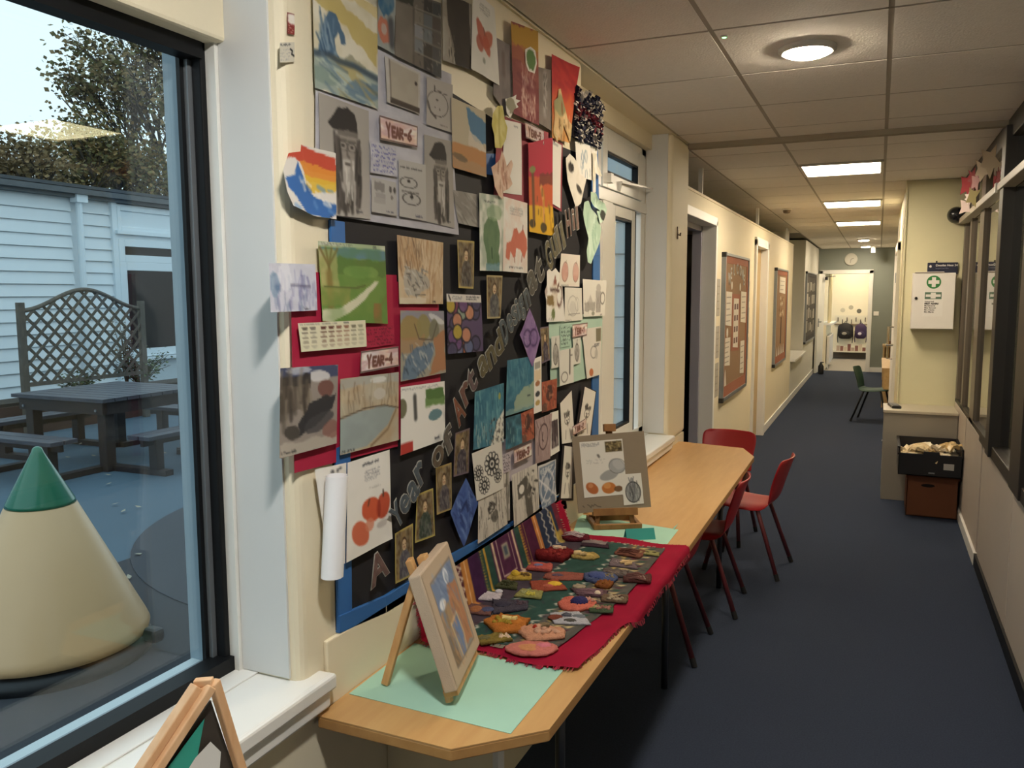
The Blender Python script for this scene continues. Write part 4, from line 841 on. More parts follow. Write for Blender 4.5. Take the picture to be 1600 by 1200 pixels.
cutout('painting', 'rounded wave and sunset painting sticking out past the wall corner', [(1.397, 1.949), (1.515, 1.950), (1.511, 1.810), (1.434, 1.811), (1.367, 1.826), (1.351, 1.851), (1.341, 1.892), (1.358, 1.927), (1.394, 1.935)], 5, sunwave, puff=.004, smoothit=False, n=160, rings=22)
def beach(p): p.a[:] = hexc('b9ad94'); p.poly([(.4, .05), (1, .15), (1, .5), (.6, .5), (.5, .3)], '3d6f96', .9, .1).poly([(.5, .38), (.75, .45), (1, .6), (1, .68), (.45, .6)], 'cfc4b4', .8, .06).rect(0, .62, 1, 1, 'b57c48', .9, .08).rect(0, .85, 1, 1, 'a88a6a', .7, .1).ell(.2, .82, .2, .05, '6a5a44', .8, .1, .3)
S('painting', 'beach painting with blue sky and orange sand right of the silver backing', [(2.059, 2.180), (2.274, 2.181), (2.280, 1.994), (2.065, 1.994)], 4, beach)
# --- red year 4 block
def red(p): p.a[:] = hexc('a31d3c'); p.wash('b02844', .5, 3)
S('backing_paper', 'large crimson backing sheet overlapping the wall corner', [(1.370, 1.696), (1.776, 1.696), (1.767, 1.269), (1.362, 1.282)], 1, red)
S('backing_paper', 'second crimson backing sheet behind the canyon paintings', [(1.769, 1.680), (1.987, 1.672), (1.996, 1.332), (1.761, 1.282)], 1, red)
def purple(p): p.a[:] = hexc('c4c4ce'); p.strokes(60, .05, .25, .98, .95, ['7d7fa6', '5f7090', '9a98b8', '6d6a92'], .3, .03, 1.57, .15, .5).ell(.1, .45, .1, .3, '5d7f9a', .7, 0, .3).ell(.33, .25, .14, .3, 'e2e2e6', .7, 0, .3).line([(.45, .45), (.85, .48)], .03, '4a4660', .7).wash('dcdce6', .3, 6).scrib(.7, .93, .93, .97, 1, '33333a', .01)
S('painting', 'pale purple watercolour sticking out past the wall corner', [(1.292, 1.710), (1.437, 1.712), (1.441, 1.616), (1.293, 1.615)], 5, purple)
def greenl(p):
    p.a[:] = hexc('6f8a42'); p.rect(0, 0, 1, .06, 'c9c9b4').rect(.0, .06, 1, .2, '5f7f8e', .9, .06).rect(0, .2, 1, .4, '5d7338', .9, .12).ell(.6, .35, .25, .08, '7d9a4e', .8, 0, .3).rect(.0, .1, .25, .62, 'c6b27a', .8, .05)
    for x0, x1 in ((.13, .02), (.13, .1), (.13, .18), (.13, .26)): p.line([(x0 + .01, .45), (x0, .3), (x1, .08)], .02, '7d6238', .85)
    p.line([(.13, .4), (.13, .82)], .06, '8f7340').rect(0, .56, .4, .8, '8d8f4a', .8, .06).line([(.05, .56), (.5, .56), (.65, .52)], .012, '5a5a30', .8)
    p.poly([(0, .98), (0, .84), (.25, .82), (.55, .65), (.8, .46), (.88, .46), (.62, .72), (.3, .92), (.12, 1)], 'd2cdb0', .95, .03).rect(.78, .74, .9, 1, '8f6a3c', .9, .05).line([(.86, .8), (.99, .65)], .03, '80753c', .6).wash('4f7a34', .35, 5).scrib(.05, .01, .55, .045, 1, '5a5a50', .005).scrib(.8, .01, .95, .045, 1, '30303a', .008)
S('painting', 'green park painting with brown tree and pale path on crimson backing', [(1.453, 1.761), (1.712, 1.763), (1.719, 1.578), (1.460, 1.592)], 4, greenl)
def swatches(cols, rows=5, top=.2):
    def f(p):
        for i, c in enumerate(cols):
            for r in range(rows): p.ell(.08 + i * .115 + (.03 if i > 1 else 0), top + r * .16, .045, .05, c, max(.15, .95 - r * .17), 0, .15)
        p.scrib(.03, .02, .6, .07, 1, '88847a', .015).scrib(.65, .02, .8, .08, 1, '2c2c34', .02)
    return f
S('paint_swatch_strip', 'cream strip of brown and green paint swatches below the park painting', [(1.375, 1.591), (1.619, 1.590), (1.621, 1.529), (1.382, 1.532)], 5, swatches(['6a5f52', '7c7468', '5a342c', '5f3a30', '8a5f4e', '8f644e', '7d7660', '9a987c']), base='d9d2b4')
S('text_sheet', 'dark red handwritten text on crimson paper beside the swatch strip', [(1.631, 1.572), (1.754, 1.573), (1.758, 1.526), (1.634, 1.524)], 2, lambda p: (red(p), p.scrib(.05, .05, .95, .95, 5, '5a0f24', .02)))
S('year_banner', 'pink year banner on the crimson backing', [(1.598, 1.519), (1.761, 1.521), (1.762, 1.472), (1.593, 1.469)], 5, banner('YEAR-4'), cat='banner', group='year banners', d=.0014)
def ochre(p): p.a[:] = hexc('bfa27e'); p.wash('d6c2a2', .6, 4).strokes(60, .02, .05, .5, .6, ['8f6a48', 'a98058', '6a5240'], .3, .012, 1.5, .3, .5).strokes(50, .5, .05, .98, .9, ['9a7450', 'b58a5e', 'd9c6a8'], .35, .014, 1.65, .2, .5).ell(.35, .68, .28, .2, 'a9a398', .8, 0, .3).strokes(40, .1, .45, .6, .9, ['4a4540', '6d7072', 'c9c6bc'], .1, .01, .7, 1).rect(0, .9, .6, 1, 'd9cdb8', .7, .05).scrib(.75, .95, .92, .98, 1, '2c2c2c', .01)
S('painting', 'ochre ink and wash cliff drawing on the black backing', [(1.768, 1.793), (2.005, 1.787), (1.997, 1.622), (1.773, 1.625)], 4, ochre)
def river(p): p.a[:] = hexc('9a9384'); p.rect(0, 0, 1, .14, '8d8a94', .9, .1).ell(.8, .12, .2, .05, 'd4d2d0', .8, .4, .3).ell(.2, .25, .25, .18, '9a8250', .9, 0, .2).ell(.5, .25, .15, .2, '8f8354', .9, 0, .2).ell(.75, .3, .12, .18, '77745e', .9, 0, .2).rect(0, .38, .5, .6, 'a5805a', .7, .15).poly([(.02, .98), (.1, .72), (.3, .55), (.7, .5), (.75, .6), (.6, .85), (.3, 1)], '65788a', .95, .06).poly([(.72, .45), (1, .3), (1, .95), (.6, .98), (.75, .7)], 'a97550', .9, .08).strokes(40, .05, .5, .7, .95, ['c4c0b4', '4f6478', '3d4a58'], .1, .014, 1.0, .5, .6).line([(.3, .2), (.4, .42), (.7, .45), (.82, .2)], .012, '4a3a30', .7)
S('painting', 'canyon river painting with dark blue water right of the year 4 banner', [(1.776, 1.609), (2.003, 1.603), (2.010, 1.434), (1.773, 1.432)], 4, river)
def storm(p): p.a[:] = hexc('8f857c'); p.rect(0, 0, 1, .14, '3a4260', .9, .1).ell(.65, .12, .18, .08, 'c9c6c4', .95, 0, .3).ell(.3, .04, .2, .04, 'b8bac4', .8, 0, .3).rect(.0, .1, .5, .25, '2c2827', .9, .1).rect(.02, .2, .5, .5, '6d6256', .9, .1).strokes(30, .0, .2, .5, .55, ['4a4238', '857a6a', '38312b'], .35, .03, 1.5, .1, .5).ell(.78, .28, .14, .1, '6a4038', .8, 0, .3).poly([(.5, .42), (.95, .35), (.9, .55), (.6, .7), (.3, .82), (.3, .68)], '2b2a2c', .95, .08).ell(.2, .75, .12, .08, '3f3a34', .9, .3, .3).ell(.65, .68, .3, .1, '403e40', .8, -.3, .3).rect(0, .85, 1, 1, 'b0a698', .8, .1).ell(.9, .78, .15, .12, '7d4a40', .6, 0, .4).scrib(.03, .94, .3, .98, 1, '2c2c2c', .008)
S('painting', 'dark stormy painting in black and brown sticking out past the wall corner', [(1.315, 1.504), (1.508, 1.496), (1.496, 1.323), (1.304, 1.324)], 5, storm)
def pond(p): p.a[:] = hexc('b9a98f'); p.wash('a58a68', .5, 4).rect(0, 0, 1, .12, 'a3a199', .8, .08).ell(.62, .07, .14, .05, 'd9d6d0', .95, 0, .2).strokes(40, .0, .12, 1, .48, ['8f7454', 'c9b898', '75604a'], .25, .012, 1.55, .2, .6).ell(.65, .27, .1, .08, 'c9beb0', .9, 0, .2).poly([(0, .55), (.3, .48), (.75, .45), (.95, .52), (.8, .75), (.45, .95), (0, 1)], '8f9a98', .95, .04).wash('a9b4b0', .25, 4).line([(0, .52), (.4, .44), (.75, .45), (1, .52)], .01, '5a4a3a').line([(.95, .55), (.8, .8), (.5, .98)], .02, '8a7458').scrib(.03, .95, .25, .99, 1, '33333a', .008)
S('painting', 'sandy painting of a pale blue pond on the crimson backing', [(1.519, 1.463), (1.764, 1.457), (1.758, 1.287), (1.511, 1.293)], 4, pond)
def greensw(p): p.scrib(.02, .03, .95, .07, 1, '9a9a9a', .006).ell(.03, .32, .1, .14, '6d6a50', .95, 0, .1).line([(.3, .18), (.32, .5)], .05, '3f3f3c', .9).rect(.55, .1, .98, .36, '4f7038', .95, .08).rect(.55, .26, .98, .38, '7d9a5e', .6, .1).ell(.77, .53, .16, .09, '5f7f86', .95, 0, .2).rect(0, .84, .26, 1.1, 'b2382e', .98, .01).scrib(.75, .9, .95, .94, 1, '33333a', .01)
S('paint_swatch_sheet', 'white page with green, black and teal paint patches below the river painting', [(1.772, 1.418), (2.002, 1.411), (2.001, 1.249), (1.766, 1.246)], 4, greensw)
# --- open sketchbook with rolled white paper
S('sketchbook_page', 'right page of the sketchbook with three orange tangerines', [(1.534, 1.272), (1.710, 1.271), (1.711, 1.048), (1.520, 1.044)], 5, fruitpage('tang'), curl=(0, 0, .004, 0))
S('sketchbook_page', 'left page of the tangerine sketchbook with a black printed figure', [(1.419, 1.279), (1.534, 1.272), (1.519, 1.043), (1.460, 1.042)], 4, lambda p: (p.scrib(.5, .03, .9, .07, 1, '2c2c33', .012), p.ell(.58, .72, .2, .14, '1f1f24', .95, 0, .2), p.scrib(.55, .88, .95, .93, 1, '2c2c33', .02), p.line([(.45, .1), (.5, .6)], .02, '3a3a40', .7)))
q0 = [(1.431, 1.261), (1.483, 1.248), (1.459, 1.024), (1.401, 1.044)]
cy_ = [(a[0] + b[0]) / 2 for a, b in ((q0[0], q0[1]), (q0[3], q0[2]))]
def rollf(u, v):
    a = 2 * np.pi * u * 1.02; r = .024
    y = cy_[0] + (cy_[1] - cy_[0]) * v; z = q0[0][1] + (q0[3][1] - q0[0][1]) * v
    z = z + .0025 * np.sin(v * 260) * (np.abs(u - .5) > .48)
    return np.column_stack([WX + .045 + r * np.cos(a), y + r * 1.0 * np.sin(a), z])
rp = P(.3, 'e8e6e6', 9, 60); obj('rolled_paper', grid_mesh('rolled_paper', rollf, 28, 80, rp), mat_print(), None, label='white rolled up sheet hanging in front of the tangerine sketchbook', cat='paper')
# --- photos of a person in costume
PG = 'small bordered portrait photos on the black backing'
for lab, q, c, b in (('portrait photo with gold edge nearest the green pear page, upper middle', [(2.087, 1.799), (2.195, 1.801), (2.184, 1.664), (2.091, 1.666)], '453c34', 'b9a35e'), ('portrait photo with gold edge right of the bubble pattern painting', [(2.275, 1.705), (2.391, 1.705), (2.374, 1.573), (2.277, 1.574)], '4a4a4c', 'b9a878'),
                     ('purple tinted portrait photo under the word Art', [(2.062, 1.257), (2.154, 1.258), (2.143, 1.126), (2.047, 1.133)], '37303c', '6a5a66'), ('portrait photo with yellow edge left of the blue diamond', [(1.945, 1.180), (2.037, 1.177), (2.034, 1.043), (1.948, 1.048)], '3f3a44', 'a8925a'),
                     ('portrait photo with yellow edge and green coat right of the word Year', [(1.841, 1.129), (1.929, 1.127), (1.936, 0.993), (1.830, 1.002)], '2c3a33', 'b9a85a'), ('lowest portrait photo with yellow edge, above the near easel', [(1.732, 1.054), (1.819, 1.058), (1.821, 0.920), (1.730, 0.925)], '4a4a58', 'b5a45c'),
                     ('dark purple portrait photo right of the purple diamond', [(2.707, 1.530), (2.793, 1.533), (2.806, 1.410), (2.725, 1.402)], '3a2f40', '6d5f70')):
    S('portrait_photo', lab, q, 4, photo(c, bord=b), cat='photograph', group=PG)
def bubbles(p):
    p.a[:] = hexc('5a4a68'); p.rg.seed(4)
    for _ in range(26):
        x, y, c = p.rg.random(), p.rg.uniform(.14, 1), p.rg.choice(['c46a3a', '6d4a78', '8a7fa0', 'b9a23e', '4a4560', 'c98a68', '7d3f52', '8fa08a', '5f6a8a'])
        p.ell(x, y, .13, .13, c, .9).ring(x, y, .13, .13, '241f2c', .16)
    p.rect(0, 0, 1, .13, 'd6d0c6').scrib(.15, .03, .45, .1, 2, '77757a', .006).scrib(.55, .02, .95, .1, 2, '2c2c34', .008).line([(.06, .03), (.1, .1)], .02, '3a3a3a')
S('painting', 'pattern of overlapping orange, purple and yellow bubbles on the black backing', [(2.019, 1.650), (2.234, 1.645), (2.249, 1.478), (2.022, 1.484)], 4, bubbles)
S('sketchbook_page', 'left sketchbook page with a green pear study', [(2.223, 1.942), (2.398, 1.950), (2.386, 1.719), (2.223, 1.717)], 5, fruitpage('green'))
S('sketchbook_page', 'right sketchbook page with orange seed pods beside the green pear', [(2.398, 1.950), (2.588, 1.947), (2.587, 1.717), (2.386, 1.719)], 5, fruitpage('pods'))
# --- right hand block: still life drawings on mint
S('backing_paper', 'mint green backing sheet behind the small pencil still lifes', [(2.805, 1.561), (3.451, 1.567), (3.422, 1.303), (2.825, 1.300)], 2, lambda p: (p.a.__setitem__(slice(None), hexc('a8c4b2')), p.wash('b8d0be', .5, 3)))
def pears(p): 
    for x in (.25, .78): p.ell(x, .58, .16, .28, 'c08a7a', .8, 0, .1).ell(x, .42, .1, .16, 'c5978a', .8, 0, .1).ring(x, .55, .15, .3, '7d5a50', .06).line([(x + .02, .28), (x + .04, .2)], .012, '7a6a4a')
    p.wash('e0c9bc', .3, 4).scrib(.1, .95, .5, .98, 1, '55555a', .008)
S('drawing', 'sheet with two pink pears above the teapot drawings', [(2.909, 1.796), (3.123, 1.798), (3.117, 1.675), (2.889, 1.676)], 5, pears, base='dcd6ca')
def jug(p): p.ring(.72, .5, .14, .2, '6d4a3c', .25).poly([(.35, .3), (.6, .3), (.62, .7), (.35, .75)], 'd8cdbc', .9).poly([(.4, .3), (.5, .12), (.6, .3)], '8a5040', .9).rect(.1, .5, .45, .68, '7d6538', .9, .05).ell(.42, .85, .08, .1, '6f7a48', .95).line([(.3, .4), (.7, .42)], .03, '5a4038').ell(.03, .4, .1, .12, 'b5a098', .8).scrib(.05, .95, .4, .98, 1, '44444a', .01)
cutout('drawing', 'cut-out drawing of a red jug, castle and green pear', [(2.767, 1.727), (2.792, 1.737), (2.818, 1.728), (2.850, 1.741), (2.882, 1.728), (2.916, 1.721), (2.952, 1.545), (2.761, 1.548), (2.761, 1.623), (2.743, 1.657), (2.767, 1.680)], 5, jug, smoothit=False)
def still(seed):
    def f(p):
        p.rg.seed(seed); p.ring(.45, .55, .28, .3, 'a5a098', .06).ell(.45, .6, .2, .2, 'c9c5bc', .8, 0, .2).line([(.2, .8), (.85, .78)], .015, '8f8a84').ring(.7, .5, .12, .2, 'a8a49c', .08).scrib(.05, .95, .4, .98, 1, '55555a', .008)
    return f
S('drawing', 'faint pencil still life right of the red jug drawing', [(2.957, 1.672), (3.155, 1.670), (3.165, 1.543), (2.958, 1.542)], 4, still(1), base='d9d5ca')
def jug2(p): p.rect(.55, .3, .78, .9, 'a19b94', .9, .04).ell(.66, .22, .1, .12, 'b0aaa2', .9).ring(.85, .5, .1, .16, '77716a', .2).rect(.05, .62, .5, .85, '9a948c', .8, .08).poly([(.2, .62), (.3, .4), (.42, .62)], 'b5afa6', .8).strokes(20, .05, .5, .8, .9, ['6a655f', '8a857e'], .12, .01).ell(.42, .92, .07, .06, '8a8a78', .9).scrib(.75, .95, .95, .98, 1, '44444a', .01)
S('drawing', 'pencil drawing of a tall jug and buildings at the right edge of the display', [(3.155, 1.706), (3.475, 1.702), (3.452, 1.553), (3.173, 1.555)], 5, jug2, base='dcd8ce')
S('year_banner', 'pink year banner on the mint backing', [(3.037, 1.529), (3.221, 1.531), (3.214, 1.479), (3.038, 1.477)], 5, banner('YEAR-1'), cat='banner', group='year banners', d=.0014)
S('text_sheet', 'black handwriting on mint paper beside the year banner', [(2.917, 1.531), (3.030, 1.530), (3.031, 1.448), (2.918, 1.447)], 3, lambda p: (p.a.__setitem__(slice(None), hexc('a8c4b2')), p.scrib(.1, .05, .95, .95, 5, '33403a', .02)))
def pear(p): p.ell(.5, .62, .3, .28, '8f8a84', .85, 0, .1).ell(.5, .4, .18, .2, 'a09b94', .85, 0, .1).ring(.5, .58, .3, .32, '4a4642', .08).line([(.5, .22), (.55, .08)], .02, '3a3632').strokes(20, .35, .4, .75, .85, ['5a5550', 'c9c5be'], .15, .012, 1.5, .3)
S('drawing', 'narrow pencil drawing of a pear at the left of the mint backing', [(2.818, 1.493), (2.904, 1.494), (2.905, 1.376), (2.819, 1.376)], 4, pear, base='d2d0c6')
S('drawing', 'pencil drawing of a pepper in the middle of the mint backing', [(3.052, 1.477), (3.143, 1.477), (3.144, 1.372), (3.061, 1.371)], 4, pear, base='d2d0c6')
S('drawing', 'white sheet with pencil bottle and round fruit on the lower mint backing', [(2.891, 1.437), (3.053, 1.439), (3.054, 1.303), (2.898, 1.304)], 5, lambda p: (p.line([(.72, .05), (.72, .7)], .05, '55504c'), p.ring(.35, .78, .22, .14, '66615c', .15), p.line([(.72, .2), (.9, .2)], .02, '77726c')), base='d6d3ca')
S('drawing', 'sheet with pencil glass and brown egg at the right of the mint backing', [(3.158, 1.507), (3.417, 1.508), (3.404, 1.302), (3.225, 1.300)], 4, lambda p: (p.rect(.7, .03, .97, .3, '6d6650', .9).ring(.55, .5, .18, .12, '8a857e', .15).ell(.35, .9, .14, .08, 'b5683e', .95).scrib(.6, .33, .95, .4, 2, '33333a', .008).ell(.7, .55, .1, .1, 'b5b0a8', .8)), base='d6d0c6')
# --- diamonds
cutout('paper_diamond', 'purple painted paper diamond with two loops beside the word Design', [(2.603, 1.599), (2.701, 1.494), (2.624, 1.399), (2.515, 1.514)], 6, lambda p: (p.a.__setitem__(slice(None), hexc('7f6394')), p.wash('9c82ae', .6, 5).ring(.35, .5, .18, .14, '4a3560', .2).ring(.65, .5, .18, .14, '4a3560', .2).strokes(20, .2, .2, .8, .8, ['a893b8', '5f4678'], .15, .012, 1, 1, .5)), smoothit=False, n=80, rings=14)
cutout('paper_diamond', 'large blue painted paper diamond near the foot of the display', [(2.114, 1.117), (2.196, 1.023), (2.098, 0.915), (2.014, 1.039)], 6, lambda p: (p.a.__setitem__(slice(None), hexc('3a5390')), p.wash('5a76b0', .5, 6).strokes(34, .15, .2, .85, .85, ['22356a', '6f8ac0', '2b4078'], .22, .014, .9, .5, .8).line([(.4, .45), (.55, .35), (.6, .5)], .025, '1f3060')), smoothit=False, n=80, rings=14)
# --- turquoise block and prints
def tq(p): p.a[:] = hexc('3d7488'); p.wash('2f5f78', .6, 4).wash('6fa0a8', .4, 7)
def tq1(p): tq(p); p.strokes(40, 0, .05, 1, .6, ['7fb0b4', '28566e', '4f8a98'], .25, .02, 1.5, .15, .5).poly([(.55, 1), (.75, .65), (1, .42), (1, 1)], 'd9d5c8', .95, .05).strokes(70, .5, .55, 1, .98, ['2c2c30', '77756e'], .04, .012, 1, 1, .8).strokes(30, 0, .65, .55, 1, ['1f3a48', 'a9bab4'], .2, .01, 1.5, .15, .7).ell(.85, .2, .04, .06, 'a9a44a', .9)
def tq2(p): tq(p); p.poly([(.25, .8), (.5, .6), (1, .48), (1, .95), (.3, .98)], '9aa890', .9, .1).rect(0, .9, 1, 1, '8fa59a', .6, .1).strokes(20, 0, 0, 1, .5, ['5f98a8', '1f5a78'], .3, .03, 1.4, .3, .4).scrib(.75, .72, .95, .75, 1, '22303a', .012)
S('painting', 'turquoise seascape with white patterned lower corner, above the circle pattern drawing', [(2.182, 1.361), (2.391, 1.367), (2.389, 1.177), (2.170, 1.189)], 5, tq1)
S('painting', 'turquoise sea and pale sand painting below the purple diamond', [(2.417, 1.437), (2.642, 1.435), (2.647, 1.256), (2.405, 1.258)], 5, tq2)
S('paint_swatch_strip', 'narrow white strip of swatch spots right of the turquoise sand painting', [(2.648, 1.424), (2.719, 1.430), (2.725, 1.233), (2.647, 1.232)], 4, lambda p: (p.rect(.15, .08, .85, .2, '8f8a80', .8).rect(.1, .22, .9, .42, 'd0b078', .5, .1).ell(.5, .47, .3, .05, 'a9714e').ell(.5, .66, .3, .05, '3a3c40').ell(.5, .82, .3, .05, 'b59a5e')))
def orange(p): p.a[:] = hexc('9a4f3a'); p.wash('b56a4c', .6, 5).ell(.5, .4, .2, .25, '3a2a28', .8, 0, .4).strokes(24, .1, .1, .9, .9, ['3a2a28', 'c98a6a', '6a3028'], .2, .03, 1, 1, .6).rect(0, .75, .35, 1, '4a4440', .6, .1)
S('print', 'rust orange print with dark figures right of the swatch strip', [(2.725, 1.336), (2.878, 1.335), (2.872, 1.225), (2.725, 1.226)], 4, orange)
S('painting', 'small dark teal painting under the turquoise sand painting', [(2.405, 1.252), (2.529, 1.250), (2.539, 1.148), (2.403, 1.148)], 5, lambda p: (tq(p), p.wash('22404c', .6, 4).strokes(12, .1, .2, .9, .9, ['7fa5a4', '2c5a66'], .2, .02)))
S('print', 'small rust and grey print beside the dark teal painting', [(2.529, 1.250), (2.641, 1.255), (2.647, 1.148), (2.539, 1.148)], 5, orange)
S('backing_paper', 'pale lilac backing sheet behind the pink year banner and ink prints', [(2.360, 1.182), (2.664, 1.182), (2.688, 1.024), (2.358, 1.037)], 2, lambda p: p.a.__setitem__(slice(None), hexc('b8aeb4')))
S('year_banner', 'pink year banner on the lilac backing', [(2.459, 1.140), (2.618, 1.141), (2.617, 1.090), (2.464, 1.088)], 6, banner('YEAR-3'), cat='banner', group='year banners', d=.0014)
S('text_sheet', 'lilac sheet of handwriting left of the pink banner', [(2.378, 1.137), (2.449, 1.135), (2.448, 1.071), (2.378, 1.075)], 4, lambda p: (p.a.__setitem__(slice(None), hexc('b8aeb4')), p.scrib(.05, .05, .95, .95, 5, '3a333a', .02)))
S('print', 'pink mono print of a head in profile', [(2.653, 1.210), (2.819, 1.213), (2.800, 1.047), (2.658, 1.053)], 5, lambda p: (p.a.__setitem__(slice(None), hexc('a58e8c')), p.strokes(50, 0, 0, 1, 1, ['6a5254', '84706e', 'bfaead'], .25, .012, 1.3, .4, .6).ring(.5, .45, .28, .28, '4a3638', .1).line([(.45, .35), (.42, .5), (.5, .55)], .02, '4a3638')))
S('photograph', 'narrow dark photograph on white paper right of the pink head print', [(2.806, 1.215), (2.892, 1.213), (2.907, 1.057), (2.813, 1.052)], 4, lambda p: p.rect(.12, .2, .9, .85, '4a3d40', .95).strokes(20, .15, .25, .85, .8, ['77686a', '2c2428', 'a59a98'], .15, .03), cat='photograph')
def zent(p):
    for cx_, cy2, r in ((.62, .38, .22), (.15, .45, .14), (.3, .75, .16), (.8, .68, .13)):
        p.ring(cx_, cy2, r * .45, r * .45, '17171a', .3)
        for k in range(11):
            a = k * .571; p.ring(cx_ + r * .85 * math.cos(a) , cy2 + r * .85 * math.sin(a), r * .28, r * .28, '17171a', .28)
        p.ell(cx_, cy2, r * .2, r * .2, '3a3a3c')
S('drawing', 'black and white circle pattern drawing above the blue diamond', [(2.153, 1.182), (2.364, 1.183), (2.382, 1.028), (2.184, 1.032)], 6, zent, base='d6d2c8')
def inkst(p): p.strokes(70, 0, 0, 1, 1, ['55504a', '8a857c', '2f2b28', 'aaa59c'], .3, .012, 1.5, .12, .6).ell(.45, .35, .14, .12, '3a3632', .8, 0, .4).ell(.55, .6, .12, .15, '5a5650', .8, 0, .4).strokes(16, .3, .2, .6, .7, ['1f1d1b', 'd5d0c6'], .06, .02, 1, 1)
S('drawing', 'black ink drawing of figures in vertical strokes, above the blue border', [(2.201, 1.032), (2.402, 1.028), (2.416, 0.901), (2.194, 0.897)], 5, inkst, base='c9c3b8')
S('drawing', 'narrow strip of black ink strokes left of the ink tree print', [(2.378, 1.071), (2.438, 1.071), (2.441, 0.907), (2.386, 0.913)], 4, lambda p: p.strokes(40, 0, 0, 1, 1, ['55504a', '8a857c'], .4, .03, 1.5, .05, .6), base='c9c3b8')
S('print', 'black ink print of a tree with white round moon', [(2.443, 1.058), (2.664, 1.056), (2.688, 0.886), (2.462, 0.878)], 6, lambda p: (p.strokes(50, 0, 0, 1, 1, ['a09a90', '77726a'], .5, .012, 1.55, .05, .5), p.poly([(.2, .25), (.55, .15), (.7, .4), (.75, 1), (.5, 1), (.45, .5), (.2, .55)], '4a4640', .85, .04).ell(.35, .37, .1, .09, 'e0dcd4').strokes(26, .55, .1, .95, .6, ['2c2a28', 'b5b0a6'], .08, .02, 1, 1)), base='d0cac0')
def shield(p): p.a[:] = hexc('d2d0ce'); p.rect(.08, .06, .92, .94, '6d7f98', .95).ring(.5, .5, .34, .3, 'd5d5d8', .12).ell(.45, .45, .18, .14, 'c0c4cc', .9, 0, .4).line([(.1, .3), (.9, .75)], .02, 'dcdce0').line([(.9, .2), (.2, .8)], .02, 'dcdce0').strokes(24, .1, .1, .9, .9, ['d8d8dc', '4a5c78'], .08, .02, 1, 1.4).scrib(.15, .1, .85, .2, 2, 'e0e0e0', .015).scrib(.2, .84, .8, .9, 1, 'e0e0e0', .015)
cutout('print', 'blue patterned shield print with white lines beside the window', [(2.676, 1.042), (2.853, 1.035), (2.846, 0.956), (2.860, 0.879), (2.775, 0.860), (2.718, 0.877), (2.688, 0.942)], 6, shield, base='d2d0ce', smoothit=False, n=90, rings=14)
# --- tall white portraits by the window
def tallface(p): p.ring(.5, .5, .2, .09, '6a655f', .15).strokes(26, .3, .33, .75, .42, ['3a3632', '6a6560'], .05, .02, 1, 1).ell(.45, .5, .04, .012, '2f2b29').ell(.6, .5, .04, .012, '2f2b29').line([(.5, .52), (.47, .56), (.55, .57)], .02, '55504a').ell(.52, .62, .05, .01, '6a5550').line([(.35, .72), (.3, .9)], .02, '9a948c').line([(.65, .72), (.75, .9)], .02, '9a948c')
WB = 'e0dad0'
for lab, q, q2 in (('tall narrow white portrait drawing, left of the small year banner by the window', [(2.892, 1.245), (3.040, 1.282), (3.087, 1.056), (2.927, 1.073)], [(2.906, 1.238), (3.033, 1.273), (3.072, 1.064), (2.927, 1.080)]), ('tall narrow white portrait drawing tilted right on the window frame', [(3.169, 1.281), (3.353, 1.235), (3.280, 1.040), (3.072, 1.069)], [(3.193, 1.271), (3.336, 1.234), (3.263, 1.051), (3.095, 1.073)]), ('lowest tall white drawing strip, reaching down to the worktop beside the far easel', [(2.941, 1.081), (3.072, 1.053), (3.068, 0.826), (2.901, 0.865)], [(2.955, 1.068), (3.050, 1.047), (3.037, 0.843), (2.915, 0.871)])):
    t = thing('tall_drawing', lab, 'drawing', (0, 0, 0))
    sheet('mount', None, q, 4, lambda p: p.a.__setitem__(slice(None), hexc('2a2224')), cat=None, parent=t, amp=0); sheet('drawing_paper', None, q2, 5, tallface, WB, cat=None, parent=t, amp=0)
S('year_banner', 'pink year banner between the tall white portraits by the window', [(3.019, 1.133), (3.188, 1.145), (3.188, 1.098), (3.027, 1.097)], 8, banner('YEAR-2'), cat='banner', group='year banners', d=.0014)
